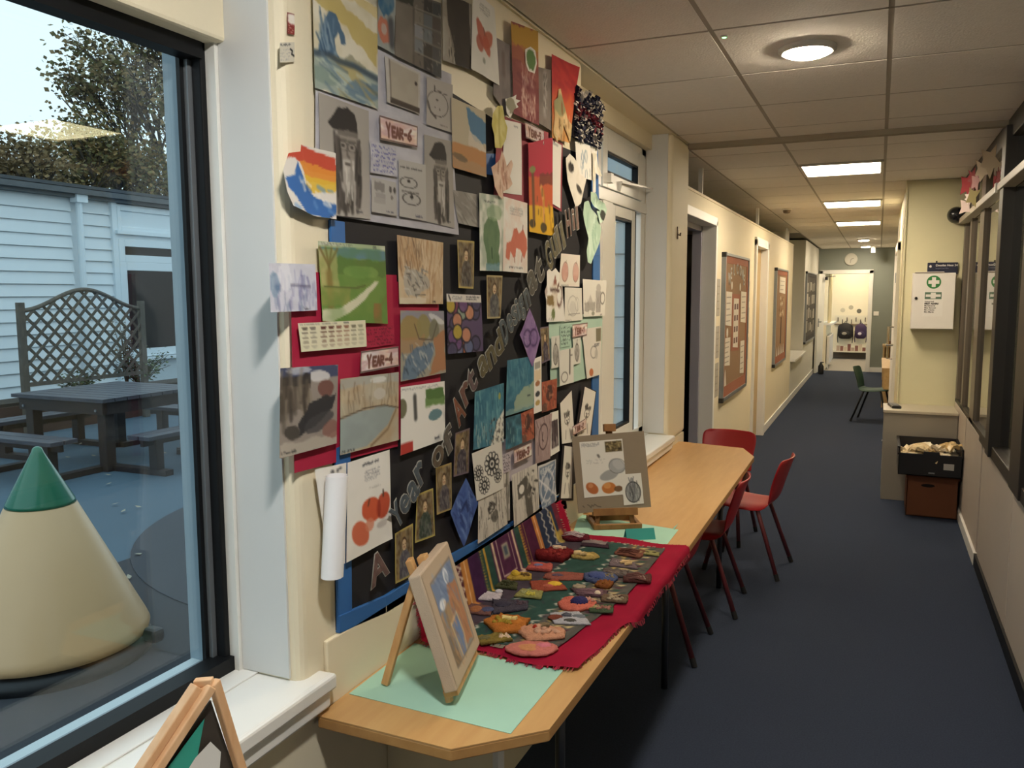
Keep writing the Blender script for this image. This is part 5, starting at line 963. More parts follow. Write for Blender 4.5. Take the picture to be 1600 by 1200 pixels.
# --- title letters cut out of paper
LET = [('A', 579, 884, 58, 9, 14, '6d5550', 'brown capital A starting the wall title below the sketchbook'),
       ('Y', 608, 803, 52, 9, 24, '4a545c', 'silver capital Y of the word Year'), ('e', 621, 786, 40, 9, 22, '4a545c', 'silver letter e of the word Year'), ('a', 634, 765, 44, 9, 24, '4a545c', 'silver letter a of the word Year'), ('r', 645, 738, 46, 8, 26, '4a545c', 'silver letter r of the word Year'),
       ('o', 673, 712, 38, 9, 24, '5d4f40', 'brown letter o left of the purple tinted portrait'), ('f', 689, 687, 50, 8, 26, '57504a', 'brown letter f above the purple tinted portrait'),
       ('A', 705, 640, 58, 11, 30, '7d4a35', 'rust capital A of the word Art'), ('r', 717, 614, 44, 9, 30, '6d4a42', 'rust letter r of the word Art'), ('t', 726, 594, 50, 9, 30, '5d4a4c', 'rust letter t of the word Art'),
       ('a', 744, 570, 42, 10, 33, '5a5238', 'olive letter a of the word and'), ('n', 757, 557, 42, 9, 33, '5a5238', 'olive letter n of the word and'), ('d', 768, 536, 50, 9, 33, '5a5238', 'olive letter d of the word and'),
       ('D', 778, 517, 52, 11, 36, '4a545a', 'grey capital D of the word Design'), ('e', 787, 505, 40, 8, 36, '4a545a', 'grey letter e of the word Design'), ('s', 794, 492, 40, 7, 36, '4a545a', 'grey letter s of the word Design'), ('i', 799, 483, 44, 5, 36, '4a545a', 'grey letter i of the word Design'), ('g', 806, 481, 48, 8, 36, '4a545a', 'grey letter g of the word Design'), ('n', 814, 466, 40, 8, 36, '4a545a', 'grey letter n of the word Design'),
       ('a', 822, 440, 48, 9, 38, '4f4a42', 'dark grey letter a of the word at'), ('t', 833, 422, 54, 10, 38, '4f4a42', 'dark grey letter t of the word at'),
       ('G', 848, 400, 58, 11, 40, '5d5538', 'olive capital G before the word ending in double l'), ('u', 857, 386, 44, 7, 40, '5d5538', 'olive letter u after the capital G'), ('l', 863, 374, 52, 6, 40, '5d5538', 'first olive letter l after the letter u'), ('l', 870, 368, 52, 6, 40, '5d5538', 'second olive letter l after the letter u'),
       ('H', 879, 349, 52, 9, 42, '6d4f44', 'rust capital H beside the pale green seahorse shape'), ('i', 887, 343, 40, 5, 42, '6d4f44', 'rust letter i after the capital H'), ('l', 893, 341, 44, 5, 42, '6d4f44', 'rust letter l after the capital H')]
LP_ = [(1.627, 1.003, 0.00272, 0.00156), (1.714, 1.109, 0.00293, 0.00161), (1.753, 1.127, 0.00303, 0.00163), (1.795, 1.152, 0.00313, 0.00166), (1.831, 1.190, 0.00323, 0.00168), (1.926, 1.216, 0.00349, 0.00174), (1.985, 1.250, 0.00366, 0.00178), (2.047, 1.326, 0.00383, 0.00181), (2.094, 1.368, 0.00397, 0.00184), (2.131, 1.401, 0.00407, 0.00186), (2.208, 1.439, 0.00431, 0.00191), (2.265, 1.460, 0.00449, 0.00194), (2.316, 1.498, 0.00465, 0.00197), (2.364, 1.533, 0.00480, 0.00200), (2.408, 1.556, 0.00495, 0.00203), (2.443, 1.581, 0.00506, 0.00205), (2.468, 1.599, 0.00515, 0.00206), (2.505, 1.603, 0.00527, 0.00209), (2.548, 1.634, 0.00542, 0.00211), (2.592, 1.689, 0.00557, 0.00214), (2.654, 1.729, 0.00579, 0.00217), (2.744, 1.780, 0.00611, 0.00223), (2.799, 1.814, 0.00632, 0.00226), (2.837, 1.843, 0.00646, 0.00228), (2.883, 1.860, 0.00663, 0.00231), (2.943, 1.908, 0.00686, 0.00234), (2.999, 1.926, 0.00709, 0.00238), (3.042, 1.935, 0.00726, 0.00241)]
LEDGE = mat('letter_film_edge', 'a3a198', .4)
WORDS = [1, 4, 2, 3, 3, 6, 2, 4, 3]
k0 = 0
for wn in WORDS:
    ids = list(range(k0, k0 + wn)); k0 += wn
    if wn > 1:
        dy_, dz_ = LP_[ids[-1]][0] - LP_[ids[0]][0], LP_[ids[-1]][1] - LP_[ids[0]][1]; pitch = math.hypot(dy_, dz_) / (wn - 1); th = min(math.atan2(dz_, dy_), .62)
    else: pitch, th = .085, .2
    for q in ids:
        (ch, px, py, hp, wp, an, c, lab), (ly, lz, m_y, m_z) = LET[q], LP_[q]
        t = thing('cutout_letter', lab, 'letter', (WX + .034, ly, lz), group='cut-out letters of the wall title'); hgt = hp * m_z * .86
        for nm, off, dx, mt in (('letter_edge', .046, 0, LEDGE), ('letter_face', .022, .0012, mat('letter_' + c, c, .5, noise=.7, nscale=60))):
            me = text_mesh(nm, ch, 1.0, .01, off); co = np.array([v.co[:] for v in me.vertices]); lo, hi = co.min(0), co.max(0)
            if nm == 'letter_edge': mid = (lo + hi) / 2; sc_ = hgt / (hi[1] - lo[1]); scx = pitch * (.62 if ch in 'il' else 1.02) / (hi[0] - lo[0])
            x = (co[:, 0] - mid[0]) * scx; y = (co[:, 1] - mid[1]) * sc_
            new = np.column_stack([dx + co[:, 2] * .05, x * math.cos(th) - y * math.sin(th), x * math.sin(th) + y * math.cos(th)]); me.vertices.foreach_set('co', new.astype(np.float32).ravel()); me.update()
            obj(nm, me, mt, t)
# labels on the wall corner
s_ = S('warning_label', 'small red and white asbestos style warning label on the wall corner', [(1.390, 2.205), (1.412, 2.208), (1.410, 2.167), (1.388, 2.164)], 0, lambda p: (p.a.__setitem__(slice(None), hexc('7d2a26')), p.wash('8f4038', .4, 8), p.scrib(.15, .55, .85, .95, 4, 'c9a59a', .012), p.write('a', .18, -.06, .48, 'e8e0d4', .11, .95)), cat='label', d=.002)
S('warning_label', 'white printed information label wrapped on the wall corner below the red one', [(1.364, 2.140), (1.409, 2.153), (1.407, 2.114), (1.362, 2.102)], 0, lambda p: (p.scrib(.05, .05, .8, .2, 1, '44464a', .03), p.scrib(.05, .3, .7, .95, 4, '9a9a98', .015), p.line([(.72, .35), (.85, .45), (.8, .6), (.97, .7)], .05, '222222')), base='c9c2b0', cat='label', d=.002)

# ------------------------------------------------------------------ worktop and what stands on it
TZ = .735
BEECH = mat_wood('beech_laminate', 'c1935c', 'cba067', (9, 1.2, 9), .38)
EDGE = mat_wood('beech_edge', 'b2834c', 'bf9058', (9, 1.2, 9), .4)
t = thing('worktop', 'long beech laminate worktop with clipped corners along the wall', 'worktop', (0, 0, 0))
TOP = [(-1.0865, 1.452), (-1.0985, 1.447), (-1.085, 1.405), (-.755, 1.402), (-.60, 1.552), (-.593, 2.8), (-.605, 4.74), (-.70, 4.98), (-1.0985, 5.06)]
obj('top', MB().prism(TOP, TZ - .003, TZ), BEECH, t)
obj('edge', MB().prism(TOP, TZ - .028, TZ - .003), EDGE, t, bevel=.003)
obj('wall_batten', box(-1.086, -1.06, 1.5, 5.0, TZ - .075, TZ - .028), mat('brown_batten', '5a3d2a', .7), t)
obj('support_panel', box(-1.098, -.80, 1.70, 1.725, 0, TZ - .028), CREAM, t); obj('support_edge', box(-.80, -.786, 1.695, 1.73, 0, TZ - .028), WHITE, t)
for y in (2.05, 3.3, 4.6):
    obj('leg', MB().tube([(-.76, y, 0), (-.76, y, TZ - .028)], .014, 12), mat('dull_steel_leg', '55585e', .35, metal=.7), t, smooth=True)
SUG = mat('mint_sugar_paper', 'a3cbb6', .85, noise=.04, nscale=12, spec=.2)
def flat(name, label, pts, cat, m_, z=TZ, th=.0014): return tag(obj(name, MB().prism(pts, z + .0005, z + th), m_), label, cat)
flat('mint_paper', 'mint sugar paper sheet under the near easel', [(-1.079, 1.514), (-1.081, 1.814), (-0.668, 1.820), (-0.667, 1.502)], 'paper', SUG)
mp2 = flat('mint_paper', 'mint sugar paper sheet under the far easel, one corner curled', [(-1.036, 2.925), (-1.105, 3.200), (-0.676, 3.134), (-0.672, 2.885)], 'paper', SUG)
obj('curled_corner', MB().add([(-.70, 3.15, TZ + .002), (-.683, 3.165, TZ + .018), (-.69, 3.12, TZ + .002)], [(0, 1, 2)]), SUG, mp2)
# crimson cloth
UPL = .128
def clothf(u, v):
    # u along the wall (y), v from the wall edge (0) to the front edge (1)
    y = 1.818 + (2.915 - 1.818) * u + .010 * np.sin(v * 14)
    xf = -.632 + .058 * np.clip(u / .4, 0, 1) ** 1.5 + .006 * np.sin(u * 19) * np.clip(u / .3, 0, 1); fold = -1.062 + .022 * u
    s = v * (xf - fold + UPL); x = np.where(s < UPL, -1.084 + (fold + 1.084) * s / UPL, fold + s - UPL)
    z = TZ + .009 + .0022 * np.sin(u * 31 + v * 7) * v + np.where(s < UPL, (UPL - s) * .93, 0)
    over = np.maximum(0, x + .598); x = np.minimum(x, -.588); z = z - over * 1.1
    return np.column_stack([x, y, z])
cp = P(1.0, '94112f', 3, 120); cp.wash('a31a38', .6, 7).wash('7d0f28', .4, 12)
cl = thing('crimson_cloth', 'crimson cloth with frayed edges spread over worktop and up wall', 'cloth', (0, 0, 0))
obj('cloth', grid_mesh('cloth', clothf, 90, 60, cp), mat_print('woven_cloth', .9, .1), cl)
rg = random.Random(8); fm = MB()
def fr(u, v, du, dv):
    a = clothf(np.array([u]), np.array([v]))[0]; b = clothf(np.array([u + .004]), np.array([v]))[0] if du == 0 else clothf(np.array([u]), np.array([v + .004]))[0]
    d_ = Vector((dv * .012 * rg.uniform(.4, 1.3), du * .013 * rg.uniform(.4, 1.3), -.003)); 
    if dv: d_ = Vector((.004, 0, -.012 * rg.uniform(.4, 1.3)))
    if du and a[2] > TZ + .03: d_.z = 0
    a, b = Vector(a), Vector(b); fm.add([a, b, b + d_, a + d_ * 1.05], [(0, 1, 2, 3)])
for k in range(150):
    u = rg.random(); fr(min(u, .99), 1, 0, 1); v = rg.random() * .98; fr(1, v, 1, 0); fr(0, v, -1, 0)
obj('fringe', fm, mat('crimson_thread', '94112f', .9), cl, kind='stuff')
# kilim runner lying on it and leaning on the wall
def kil(p):
    # x along the wall (near to far), y from wall edge (0) to the front (1)
    p.a[:] = hexc('2c463f'); fold = .29
    def band(x0, x1, c): p.rect(x0, -.1, x1, fold + .02, c, 1, .0, .004)
    band(0, .10, '2e4038'); band(.10, .20, '572a34'); band(.20, .25, 'b5793f'); band(.25, .33, '3d2040'); band(.33, .37, 'b08c3c'); band(.37, .41, '2c463f')
    band(.41, .60, '4a2540'); band(.60, .64, '2c463f'); band(.64, .68, 'b08c3c'); band(.68, .76, '4a2038'); band(.76, .80, 'b5743f'); band(.80, .96, '2c3348'); band(.96, 1.0, '6a2836')
    for k in range(16):
        z = k * fold / 15
        for x in (.345, .665): p.poly([(x - .03, z), (x + .012, z - .012), (x + .012, z + .012)], '2c463f' if x < .5 else '4a2038')
    for x in (.225, .78): p.line([(x, 0), (x, fold)], .006, 'd9b48a')
    for x in (.13, .17): p.line([(x + .03 * (k % 2), k * fold / 9) for k in range(10)], .006, 'c9b8a4')
    for x in (.84, .90): p.line([(x + .02 * (k % 2), k * fold / 11) for k in range(12)], .006, 'b9b0a4')
    p.line([(.425, 0), (.425, fold), (.585, fold), (.585, 0)], .014, 'c9b094').line([(.455, 0), (.455, fold * .82), (.555, fold * .82), (.555, 0)], .005, 'b59a94').rect(.485, .05, .53, .14, 'a09a84').rect(.495, .065, .52, .125, '4a5560')
    p.line([(.93, .05), (.93, .3)], .012, 'c0a050').rect(.92, .2, .97, .3, 'b59a4a', .8, .08)
    p.rect(0, fold + .02, 1, .44, '443640', .9, .05).rect(0, .74, 1, 1, '54504a', 1)
    for k in range(40):
        x = k / 39
        p.poly([(x - .012, .80), (x, .77 - .012 * (k % 2)), (x + .012, .80)], 'b59a5a').poly([(x - .012, .86), (x + .004, .82), (x + .012, .9)], 'c0a878' if k % 3 else '5a2a34').poly([(x - .01, .93), (x, .89), (x + .012, .95)], ('4a2a34', 'b9a578', '2c4a3c')[k % 3])
        if k % 2: p.line([(x - .012, .455), (x, .475), (x + .012, .455)], .006, 'c9c0b0').line([(x - .012, .72), (x, .70), (x + .01, .735)], .006, 'c9c0b0')
    p.strokes(120, 0, .4, 1, 1, ['3a3138', '7d6a58', '2c463f', '4a2a38'], .03, .006, .0, 1.5, .6)
    p.a *= (.88 + .24 * p.nz(40, 2))[..., None]
KY0, KY1 = 1.872, 2.835
def kilf(u, v):
    y = KY0 + (KY1 - KY0) * u; fold = -1.052 + .022 * u; xe = -.722 + .066 * np.clip(u / .5, 0, 1); s = v * (xe - fold + UPL + .008)
    up = UPL + .008
    x = np.where(s < up, -1.076 + (fold + 1.076) * s / up, fold + s - up); z = TZ + .0135 + np.where(s < up, (up - s) * .94, 0)
    return np.column_stack([x, y, z + .0012 * np.sin(u * 40) * np.sin(v * 21)])
kp = P(.90 / .415, '2c463f', 4, 300); kil(kp)
t = thing('kilim', 'dark patterned woven kilim lying on the crimson cloth, leaning on wall', 'rug', (0, 0, 0))
obj('weave', grid_mesh('weave', kilf, 240, 110, kp), mat_print('woven_cloth', .9, .1), t)
rg = random.Random(2); fm = MB()
for k in range(120):
    v = rg.random(); side = rg.choice((0, 1)); a = Vector(kilf(np.array([float(side)]), np.array([v]))[0]); d_ = Vector((rg.uniform(-.003, .003), .016 * (1 if side else -1), -.002)); w_ = Vector((.0025, 0, 0))
    fm.add([a - w_, a + w_, a + w_ + d_, a - w_ + d_], [(0, 1, 2, 3)])
obj('fringe', fm, mat('kilim_fringe', '8a7a68', .9), t, kind='stuff')
# small handmade pieces on the kilim
KZ = TZ + .0145
AG = 'small handmade textile and clay pieces on the kilim'
def craft(label, pos, rx, ry, h, col, rz=0, sides=0, wob=.12, top=(), seed=0, strands=None):
    h *= .55; top = [(q[0], q[1], q[2], q[3], q[4], q[5] * .7, q[6]) for q in top]; rx *= 1.15; ry *= 1.15
    t = thing('craft_piece', label, 'craft', (pos[0], pos[1], KZ), rz, AG); rg = random.Random(seed + 77)
    c = mat('felt_' + col, col, .95, noise=.35, nscale=60, bump=.6, bscale=220, spec=.1)
    n = 40; ph = [rg.uniform(0, 6.28) for _ in range(3)]; ring = []
    for k in range(n):
        a = 2 * math.pi * k / n; q = 1 + wob * (.5 * math.sin(2 * a + ph[0]) + .35 * math.sin(3 * a + ph[1]) + .25 * math.sin(7 * a + ph[2]))
        q *= 1 + rg.uniform(-.05, .05); ring.append((math.cos(a) * rx * q, math.sin(a) * ry * q))
    if sides or wob > .13:
        kc = 4 if sides else rg.choice((5, 6)); cs_ = [(math.cos((i + .5) * 6.283 / kc + rg.uniform(-.3, .3)) * rx * rg.uniform(1.05, 1.4), math.sin((i + .5) * 6.283 / kc + rg.uniform(-.3, .3)) * ry * rg.uniform(1.05, 1.4)) for i in range(kc)]
        ring = []
        for k in range(n):
            f = k / n * kc; i = int(f); f -= i; a_, b_ = cs_[i % kc], cs_[(i + 1) % kc]; q = 1 + rg.uniform(-.05, .05); ring.append(((a_[0] * (1 - f) + b_[0] * f) * q, (a_[1] * (1 - f) + b_[1] * f) * q))
    m = MB(); vs = []; lv = ((1, 0), (1.0, h * .75), (.92, h * 1.0), (.6, h * .95), (.3, h * 1.1))
    for s_, z in lv: vs += [(x * s_, y * s_, z + (rg.uniform(-.3, .3) * h if s_ < .95 else 0)) for x, y in ring]
    fs = [(i * n + k, i * n + (k + 1) % n, (i + 1) * n + (k + 1) % n, (i + 1) * n + k) for i in range(len(lv) - 1) for k in range(n)]
    fs += [tuple(range(n))[::-1], tuple((len(lv) - 1) * n + k for k in range(n))]; m.add(vs, fs); obj('felt_base', m, c, t, smooth=True)
    for i, (nm, x, y, bx, by, bz, cc) in enumerate(top):
        b = MB()
        if nm == 'tuft':
            for _ in range(14): b.blob((x + rg.uniform(-bx, bx), y + rg.uniform(-by, by), h * .9), bx * .32, by * .32, bz * rg.uniform(.6, 1.1), 7, 3, rg.randint(0, 99), .3, True)
        elif nm == 'stick':
            for _ in range(6):
                a = rg.uniform(-.5, .5); px_, py_ = x + rg.uniform(-bx, bx), y + rg.uniform(-by, by); b.bar((px_ - .012 * math.cos(a), py_ - .012 * math.sin(a), h + bz), (px_ + .012 * math.cos(a), py_ + .012 * math.sin(a), h + bz + .003), .006, .006)
        elif nm == 'thread':
            for _ in range(12): 
                yy = y + rg.uniform(-by, by); b.tube([(x - bx, yy, h), (x, yy + rg.uniform(-.01, .01), h + bz), (x + bx, yy + rg.uniform(-.01, .01), h)], .0018, 5)
        else: b.blob((x, y, h * .85), bx, by, bz, 14, 5, seed + i, .12, True)
        obj({'tuft': 'wool_tuft', 'stick': 'wood_chip', 'thread': 'thread'}.get(nm, 'felt_spot'), b, mat('felt_' + cc, cc, .9, noise=.3, nscale=60, bump=.4, bscale=200, spec=.15), t, smooth=nm not in ('stick',))
    return t
B, U, K_, H_ = 'spot', 'tuft', 'stick', 'thread'
PC = [(-1.033, 2.161), (-0.939, 2.113), (-0.927, 2.223), (-1.018, 2.273), (-1.020, 2.361), (-0.987, 2.456), (-0.985, 2.586), (-0.888, 2.635), (-0.903, 2.316), (-0.886, 2.419), (-0.772, 2.442), (-0.740, 2.386), (-0.762, 2.305), (-0.767, 2.203), (-0.756, 2.089), (-0.891, 1.988), (-0.885, 1.881), (-0.772, 1.970), (-0.771, 1.871), (-0.741, 2.603), (-0.761, 2.728), (-0.693, 2.756), (-0.999, 2.823), (-0.732, 2.504), (-0.664, 2.481), (-0.905, 2.778), (-1.003, 2.054), (-0.809, 2.345), (-0.675, 2.286), (-0.690, 2.198)]
craft('white felt mat with a small white oval, nearest the wall end of the kilim', PC[0], .038, .030, .012, 'b9aeb2', .3, 1, .05, ((B, .03, .03, .012, .009, .012, 'c9c4c8'),), 1)
craft('dark grey felt mat with folded back corner beside the white mat', PC[1], .05, .042, .014, '453f48', .4, 1, .12, ((B, -.02, .0, .025, .02, .014, '3a3642'), (U, .03, .01, .015, .012, .01, '55444a')), 2)
craft('pale lime and moss felt mat beside the dark grey mat', PC[2], .034, .034, .012, '8a8550', .2, 1, .12, ((U, .008, -.005, .012, .012, .01, 'c4b653'), (U, -.012, .008, .012, .014, .008, '9a9a6a')), 3)
craft('dark olive felt mat with black specks in front of the purple kilim panel', PC[3], .042, .034, .013, '45462f', .2, 1, .1, ((U, 0, 0, .024, .015, .006, '33351f'),), 4)
craft('mustard yellow felt piece with raised peak behind the olive mat', PC[4], .042, .026, .012, 'a5883a', .2, 0, .2, ((B, -.01, 0, .016, .012, .022, 'c9a83a'), (U, .02, 0, .014, .01, .01, '6d5430')), 5)
craft('coral pink felt pillow with a grey blue oval on top', PC[5], .04, .032, .02, 'b0574e', .2, 1, .08, ((B, -.002, .004, .018, .012, .01, '6d6f92'),), 6)
craft('large dark red wool lump with pale sticks at its far side', PC[6], .05, .046, .04, '6d1f20', 0, 0, .14, ((U, 0, 0, .03, .03, .016, '842a26'), (K_, .01, .03, .015, .012, .008, 'e0c4a4')), 7)
craft('tan disc with cream shell chips, right of the dark red lump', PC[7], .040, .034, .014, '9a834c', .2, 0, .12, ((K_, -.02, 0, .016, .014, .006, 'd9bd8a'), (B, .012, 0, .018, .014, .008, 'b59a5c')), 8)
craft('brick red felt square with a bright yellow corner', PC[8], .044, .038, .010, '8f4634', .5, 1, .1, ((B, .024, .006, .022, .02, .008, 'd0aa38'), (B, .0, -.012, .018, .012, .008, 'a85a48')), 9)
craft('flat brown pink leaf-shaped felt piece', PC[9], .05, .032, .008, '8a5044', .3, 0, .2, ((B, -.02, 0, .02, .012, .006, '5f4c5c'),), 10)
craft('blue grey domed felt mound at the middle right of kilim', PC[10], .046, .042, .02, '4a5270', .1, 0, .08, ((B, -.01, 0, .03, .028, .016, '46507c'), (U, .025, .01, .016, .016, .008, '8a7a5c')), 11)
craft('small rusty brown clay lump beside the blue dome', PC[11], .020, .022, .020, '7d4a26', 0, 0, .2, ((U, 0, 0, .01, .01, .008, '95602e'),), 12)
craft('purple brown striped felt mat with a cream bead', PC[12], .048, .028, .010, '5a4348', .3, 1, .08, ((H_, 0, 0, .04, .022, .004, '7a5c62'), (B, .024, -.012, .010, .010, .016, 'e0c8ac')), 13)
craft('coral pink horseshoe felt piece holding a navy ball', PC[13], .046, .046, .016, 'bf6554', .3, 0, .1, ((B, .008, .006, .026, .024, .024, '33305c'), (U, .035, .02, .014, .01, .012, 'd09a88')), 14)
craft('white and grey patched felt mat with brown circle, near the front edge', PC[14], .052, .040, .010, 'a9a6aa', .4, 1, .1, ((B, -.032, .008, .022, .018, .006, '6d382a'), (B, .008, -.014, .018, .012, .005, '4a4640'), (B, .034, .014, .02, .014, .005, '6d7074'), (H_, 0, .018, .014, .006, .004, '55555c')), 15)
craft('gold and orange felt mound with bright cream crest', PC[15], .05, .044, .022, 'a8662c', .2, 0, .16, ((U, -.012, -.005, .024, .018, .016, 'a58a34'), (K_, .006, .004, .014, .006, .01, 'efd28c'), (B, .02, .006, .02, .02, .012, 'b5702e')), 16)
craft('olive felt strip with a torn cream edge, nearest front corner of the kilim', PC[16], .05, .026, .016, '7d6a34', .7, 1, .1, ((U, .03, .0, .012, .018, .008, 'd0b49a'), (B, -.02, .004, .016, .012, .01, '6a6240')), 17)
craft('peach felt mound of folded petals near the front edge', PC[17], .052, .044, .020, 'c08a6c', .3, 0, .16, ((U, 0, .006, .03, .022, .014, 'c99c80'), (B, -.03, .02, .008, .008, .014, '9a2f22'), (K_, .0, .03, .02, .008, .006, '7d6a50')), 18)
craft('oval pink and orange felt board at the near edge of the cloth', PC[18], .056, .036, .014, 'bd7066', .45, 0, .06, ((B, -.008, 0, .03, .02, .006, 'c08458'), (B, .03, .008, .022, .016, .008, 'c4707c')), 19)
craft('grey mauve felt mat topped with pale wood chips', PC[19], .05, .036, .010, '6f6062', .1, 1, .08, ((K_, .01, .0, .02, .014, .006, 'd9b884'), (U, -.02, .01, .014, .012, .006, '8a7a78')), 20)
craft('brown clay tile scored with lines at the far side of kilim', PC[20], .04, .032, .012, '704638', 0, 1, .05, ((H_, 0, 0, .034, .024, .004, '5a352c'),), 21)
craft('yellow green spotted felt mat at the far front corner', PC[21], .042, .030, .008, '8a8454', 0, 1, .12, ((B, -.01, .0, .009, .007, .005, '4a4430'), (B, .014, .006, .008, .006, .005, '4a4430'), (U, -.02, -.01, .012, .008, .006, 'b0a070')), 22)
craft('dark red yarn bundle with white threads against the wall end', PC[22], .046, .036, .022, '5a1c26', .1, 0, .14, ((H_, 0, .004, .04, .028, .012, 'b5a0a0'), (U, 0, -.006, .03, .016, .01, '7a2430')), 23)
craft('grey brown ruffled felt mat in front of the wood chip mat', PC[23], .046, .028, .014, '5f5450', .1, 1, .2, ((U, 0, 0, .03, .016, .012, '77685f'),), 24)
craft('ridged red brown felt piece near the front edge of kilim', PC[24], .04, .032, .016, '5a3632', .2, 1, .12, ((H_, 0, 0, .034, .026, .01, '6f4a44'), (U, .012, -.01, .014, .012, .01, 'a08a78')), 25)
craft('dark plum fringed mat behind the tan disc', PC[25], .05, .03, .008, '3d2b33', .05, 1, .08, ((H_, 0, .012, .044, .014, .004, '8f7f7c'),), 26)
craft('rust and slate blue felt rectangle behind the near canvas', PC[26], .05, .034, .010, '6a4a44', .2, 1, .06, ((B, -.015, 0, .018, .024, .006, '96603c'), (B, .02, .004, .02, .02, .006, '454a66')), 27)
craft('small pale stone coloured felt disc in the middle of kilim', PC[27], .018, .014, .010, 'a08f78', 0, 0, .1, (), 28)
craft('brown and cream speckled felt mat by the front edge', PC[28], .036, .028, .012, '6a5644', .2, 1, .16, ((U, 0, 0, .022, .016, .010, 'a8967a'), (B, .016, .008, .010, .008, .01, '4a2c26')), 29)
craft('green and rose tufted felt mat by the front edge', PC[29], .036, .028, .010, '44523c', .3, 1, .16, ((U, .006, 0, .018, .014, .010, '9a6a5c'), (U, -.018, .006, .012, .01, .008, 'b0a070')), 30)
# tent card
t = thing('tent_card', 'folded teal paper tent card with handwriting beside the far easel', 'card', (-.785, 2.965, TZ + .0015), .55)
obj('front_flap', MB().prism([(-.024, 0), (-.0225, 0), (.0, .036), (-.001, .037)], -.055, .055, 'xz'), mat('teal_card', '2f8f86', .8), t)
obj('back_flap', MB().prism([(.024, 0), (.0225, 0), (-.001, .036), (.0, .037)], -.055, .055, 'xz'), mat('teal_card', '2f8f86', .8), t)
for c in t.children: c.rotation_euler = (0, 0, -math.pi / 2)
# easels
EZ = mat_wood('pine_easel_wood', 'b98a55', 'cfa46c', (10, 10, 3), .5); EZD = mat_wood('brown_easel_wood', '85592c', '9c6d3a', (10, 10, 3), .5)
# near easel: canvas leaning back, faces the corridor
def frame_from(o, ex, ez):
    ex = Vector(ex).normalized(); ez = Vector(ez); ez = (ez - ex * ez.dot(ex)).normalized(); ey = ez.cross(ex)
    m = Matrix((ex, ey, ez)).transposed().to_4x4(); m.translation = Vector(o); return m
BL_, BR_ = Vector((-.812, 1.540, .782)), Vector((-.877, 1.793, .782))
exv = (BR_ - BL_).normalized()
nrm = Vector((exv.y, -exv.x, 0))                       # towards the corridor
ezv = (Vector((0, 0, 1)) * math.cos(.30) - nrm * math.sin(.30))
CW, CH = .255, .272
t = thing('table_easel', 'small pine table easel standing on mint paper at near end', 'easel', (0, 0, 0))
M_ = frame_from(BL_, exv, ezv)
def L(x, y, z): return M_ @ Vector((x, y, z))
def lb(name, a, b, w_, h, m_, up=None, parent=None): return obj(name, MB().bar(a, b, w_, h, up if up else tuple(M_.to_3x3() @ Vector((0, 1, 0)))), m_, parent or t, bevel=.002)
def ground(p, d): k = (TZ + .002 - p.z) / d.z; return p + d * k
for x0, x1 in ((.035, .105), (CW - .035, CW - .105)):
    a = L(x1, .034, CH * .97); b = L(x0, .034, 0); b2 = ground(b, (b - a).normalized()); lb('leg', a, b2 + (a - b2).normalized() * .006, .020, .014, EZ)
lb('ledge', L(.02, .024, -.010), L(CW - .02, .024, -.010), .016, .034, EZ)
lb('crossbar', L(.075, .040, CH * .55), L(CW - .075, .040, CH * .55), .018, .012, EZ)
lb('mast', L(CW / 2 - .012, .05, CH * .45), L(CW / 2 - .03, .05, CH * 1.06), .028, .014, EZ)
lb('clamp', L(CW / 2 - .012, .03, CH * 1.0), L(CW / 2 + .02, .03, CH * 1.0), .02, .02, EZ)
tp = L(CW / 2, .05, CH * .92); rf = Vector((-1.024, 1.581, TZ + .004)); lb('back_leg', tp, rf, .018, .013, EZ, (0, 1, 0))
t = thing('canvas', 'deep edged canvas painting of orange figure on near easel', 'painting', (0, 0, 0))
c_ = MB().box(0, CW, 0, .030, 0, CH); me = c_.mesh('canvas_body'); me.transform(M_)
obj('canvas_body', me, mat('raw_canvas', 'b8a38b', .85, noise=.06, nscale=30, bump=.2, bscale=400), t, bevel=.004)
def canv(p):
    p.a[:] = hexc('b8a38b'); p.poly([(.14, .12), (.9, .1), (.88, .9), (.17, .9)], '8f8a86', 1, .02).poly([(.16, .14), (.88, .12), (.86, .36), (.45, .4), (.16, .4)], '7383a0', 1, .05).ell(.30, .36, .1, .05, 'dfe2e6', 1, 0, .2).ell(.62, .2, .09, .08, 'dfe2e6', 1, .3, .3)
    p.poly([(.55, .28), (.86, .3), (.86, .88), (.66, .86), (.48, .52)], 'ad7a5a', 1, .06).poly([(.17, .42), (.5, .4), (.5, .62), (.3, .7), (.17, .62)], '9a8468', 1, .06).poly([(.17, .6), (.32, .68), (.36, .9), (.17, .9)], '7d6a54', 1, .05)
    p.poly([(.36, .58), (.6, .55), (.64, .74), (.58, .9), (.42, .9)], '6a7fa6', 1, .04).line([(.36, .58), (.42, .9)], .012, 'c9b48a').line([(.6, .55), (.64, .75), (.58, .9)], .012, 'c9b48a').line([(.36, .57), (.6, .54)], .014, 'd4b890').blur(3).strokes(60, .18, .38, .86, .88, ['c49470', '8a6a50', '6f7f9a', 'b08a64'], .14, .016, 1.3, .5, .4).strokes(20, .2, .14, .85, .36, ['93a2bc', '5f7090'], .14, .02, .6, .5, .4).blur(1).line([(.14, .12), (.9, .1), (.88, .9), (.17, .9), (.14, .12)], .006, '7d7064')
pp = P(CW / CH, 'c4ad94', 5, 220); canv(pp)
obj('painted_face', grid_mesh('painted_face', lambda u, v: np.array([M_ @ Vector((.006 + (CW - .012) * a, -.0008, CH - .006 - (CH - .012) * b)) for a, b in zip(u, v)]), 84, 100, pp), mat_print(), t)
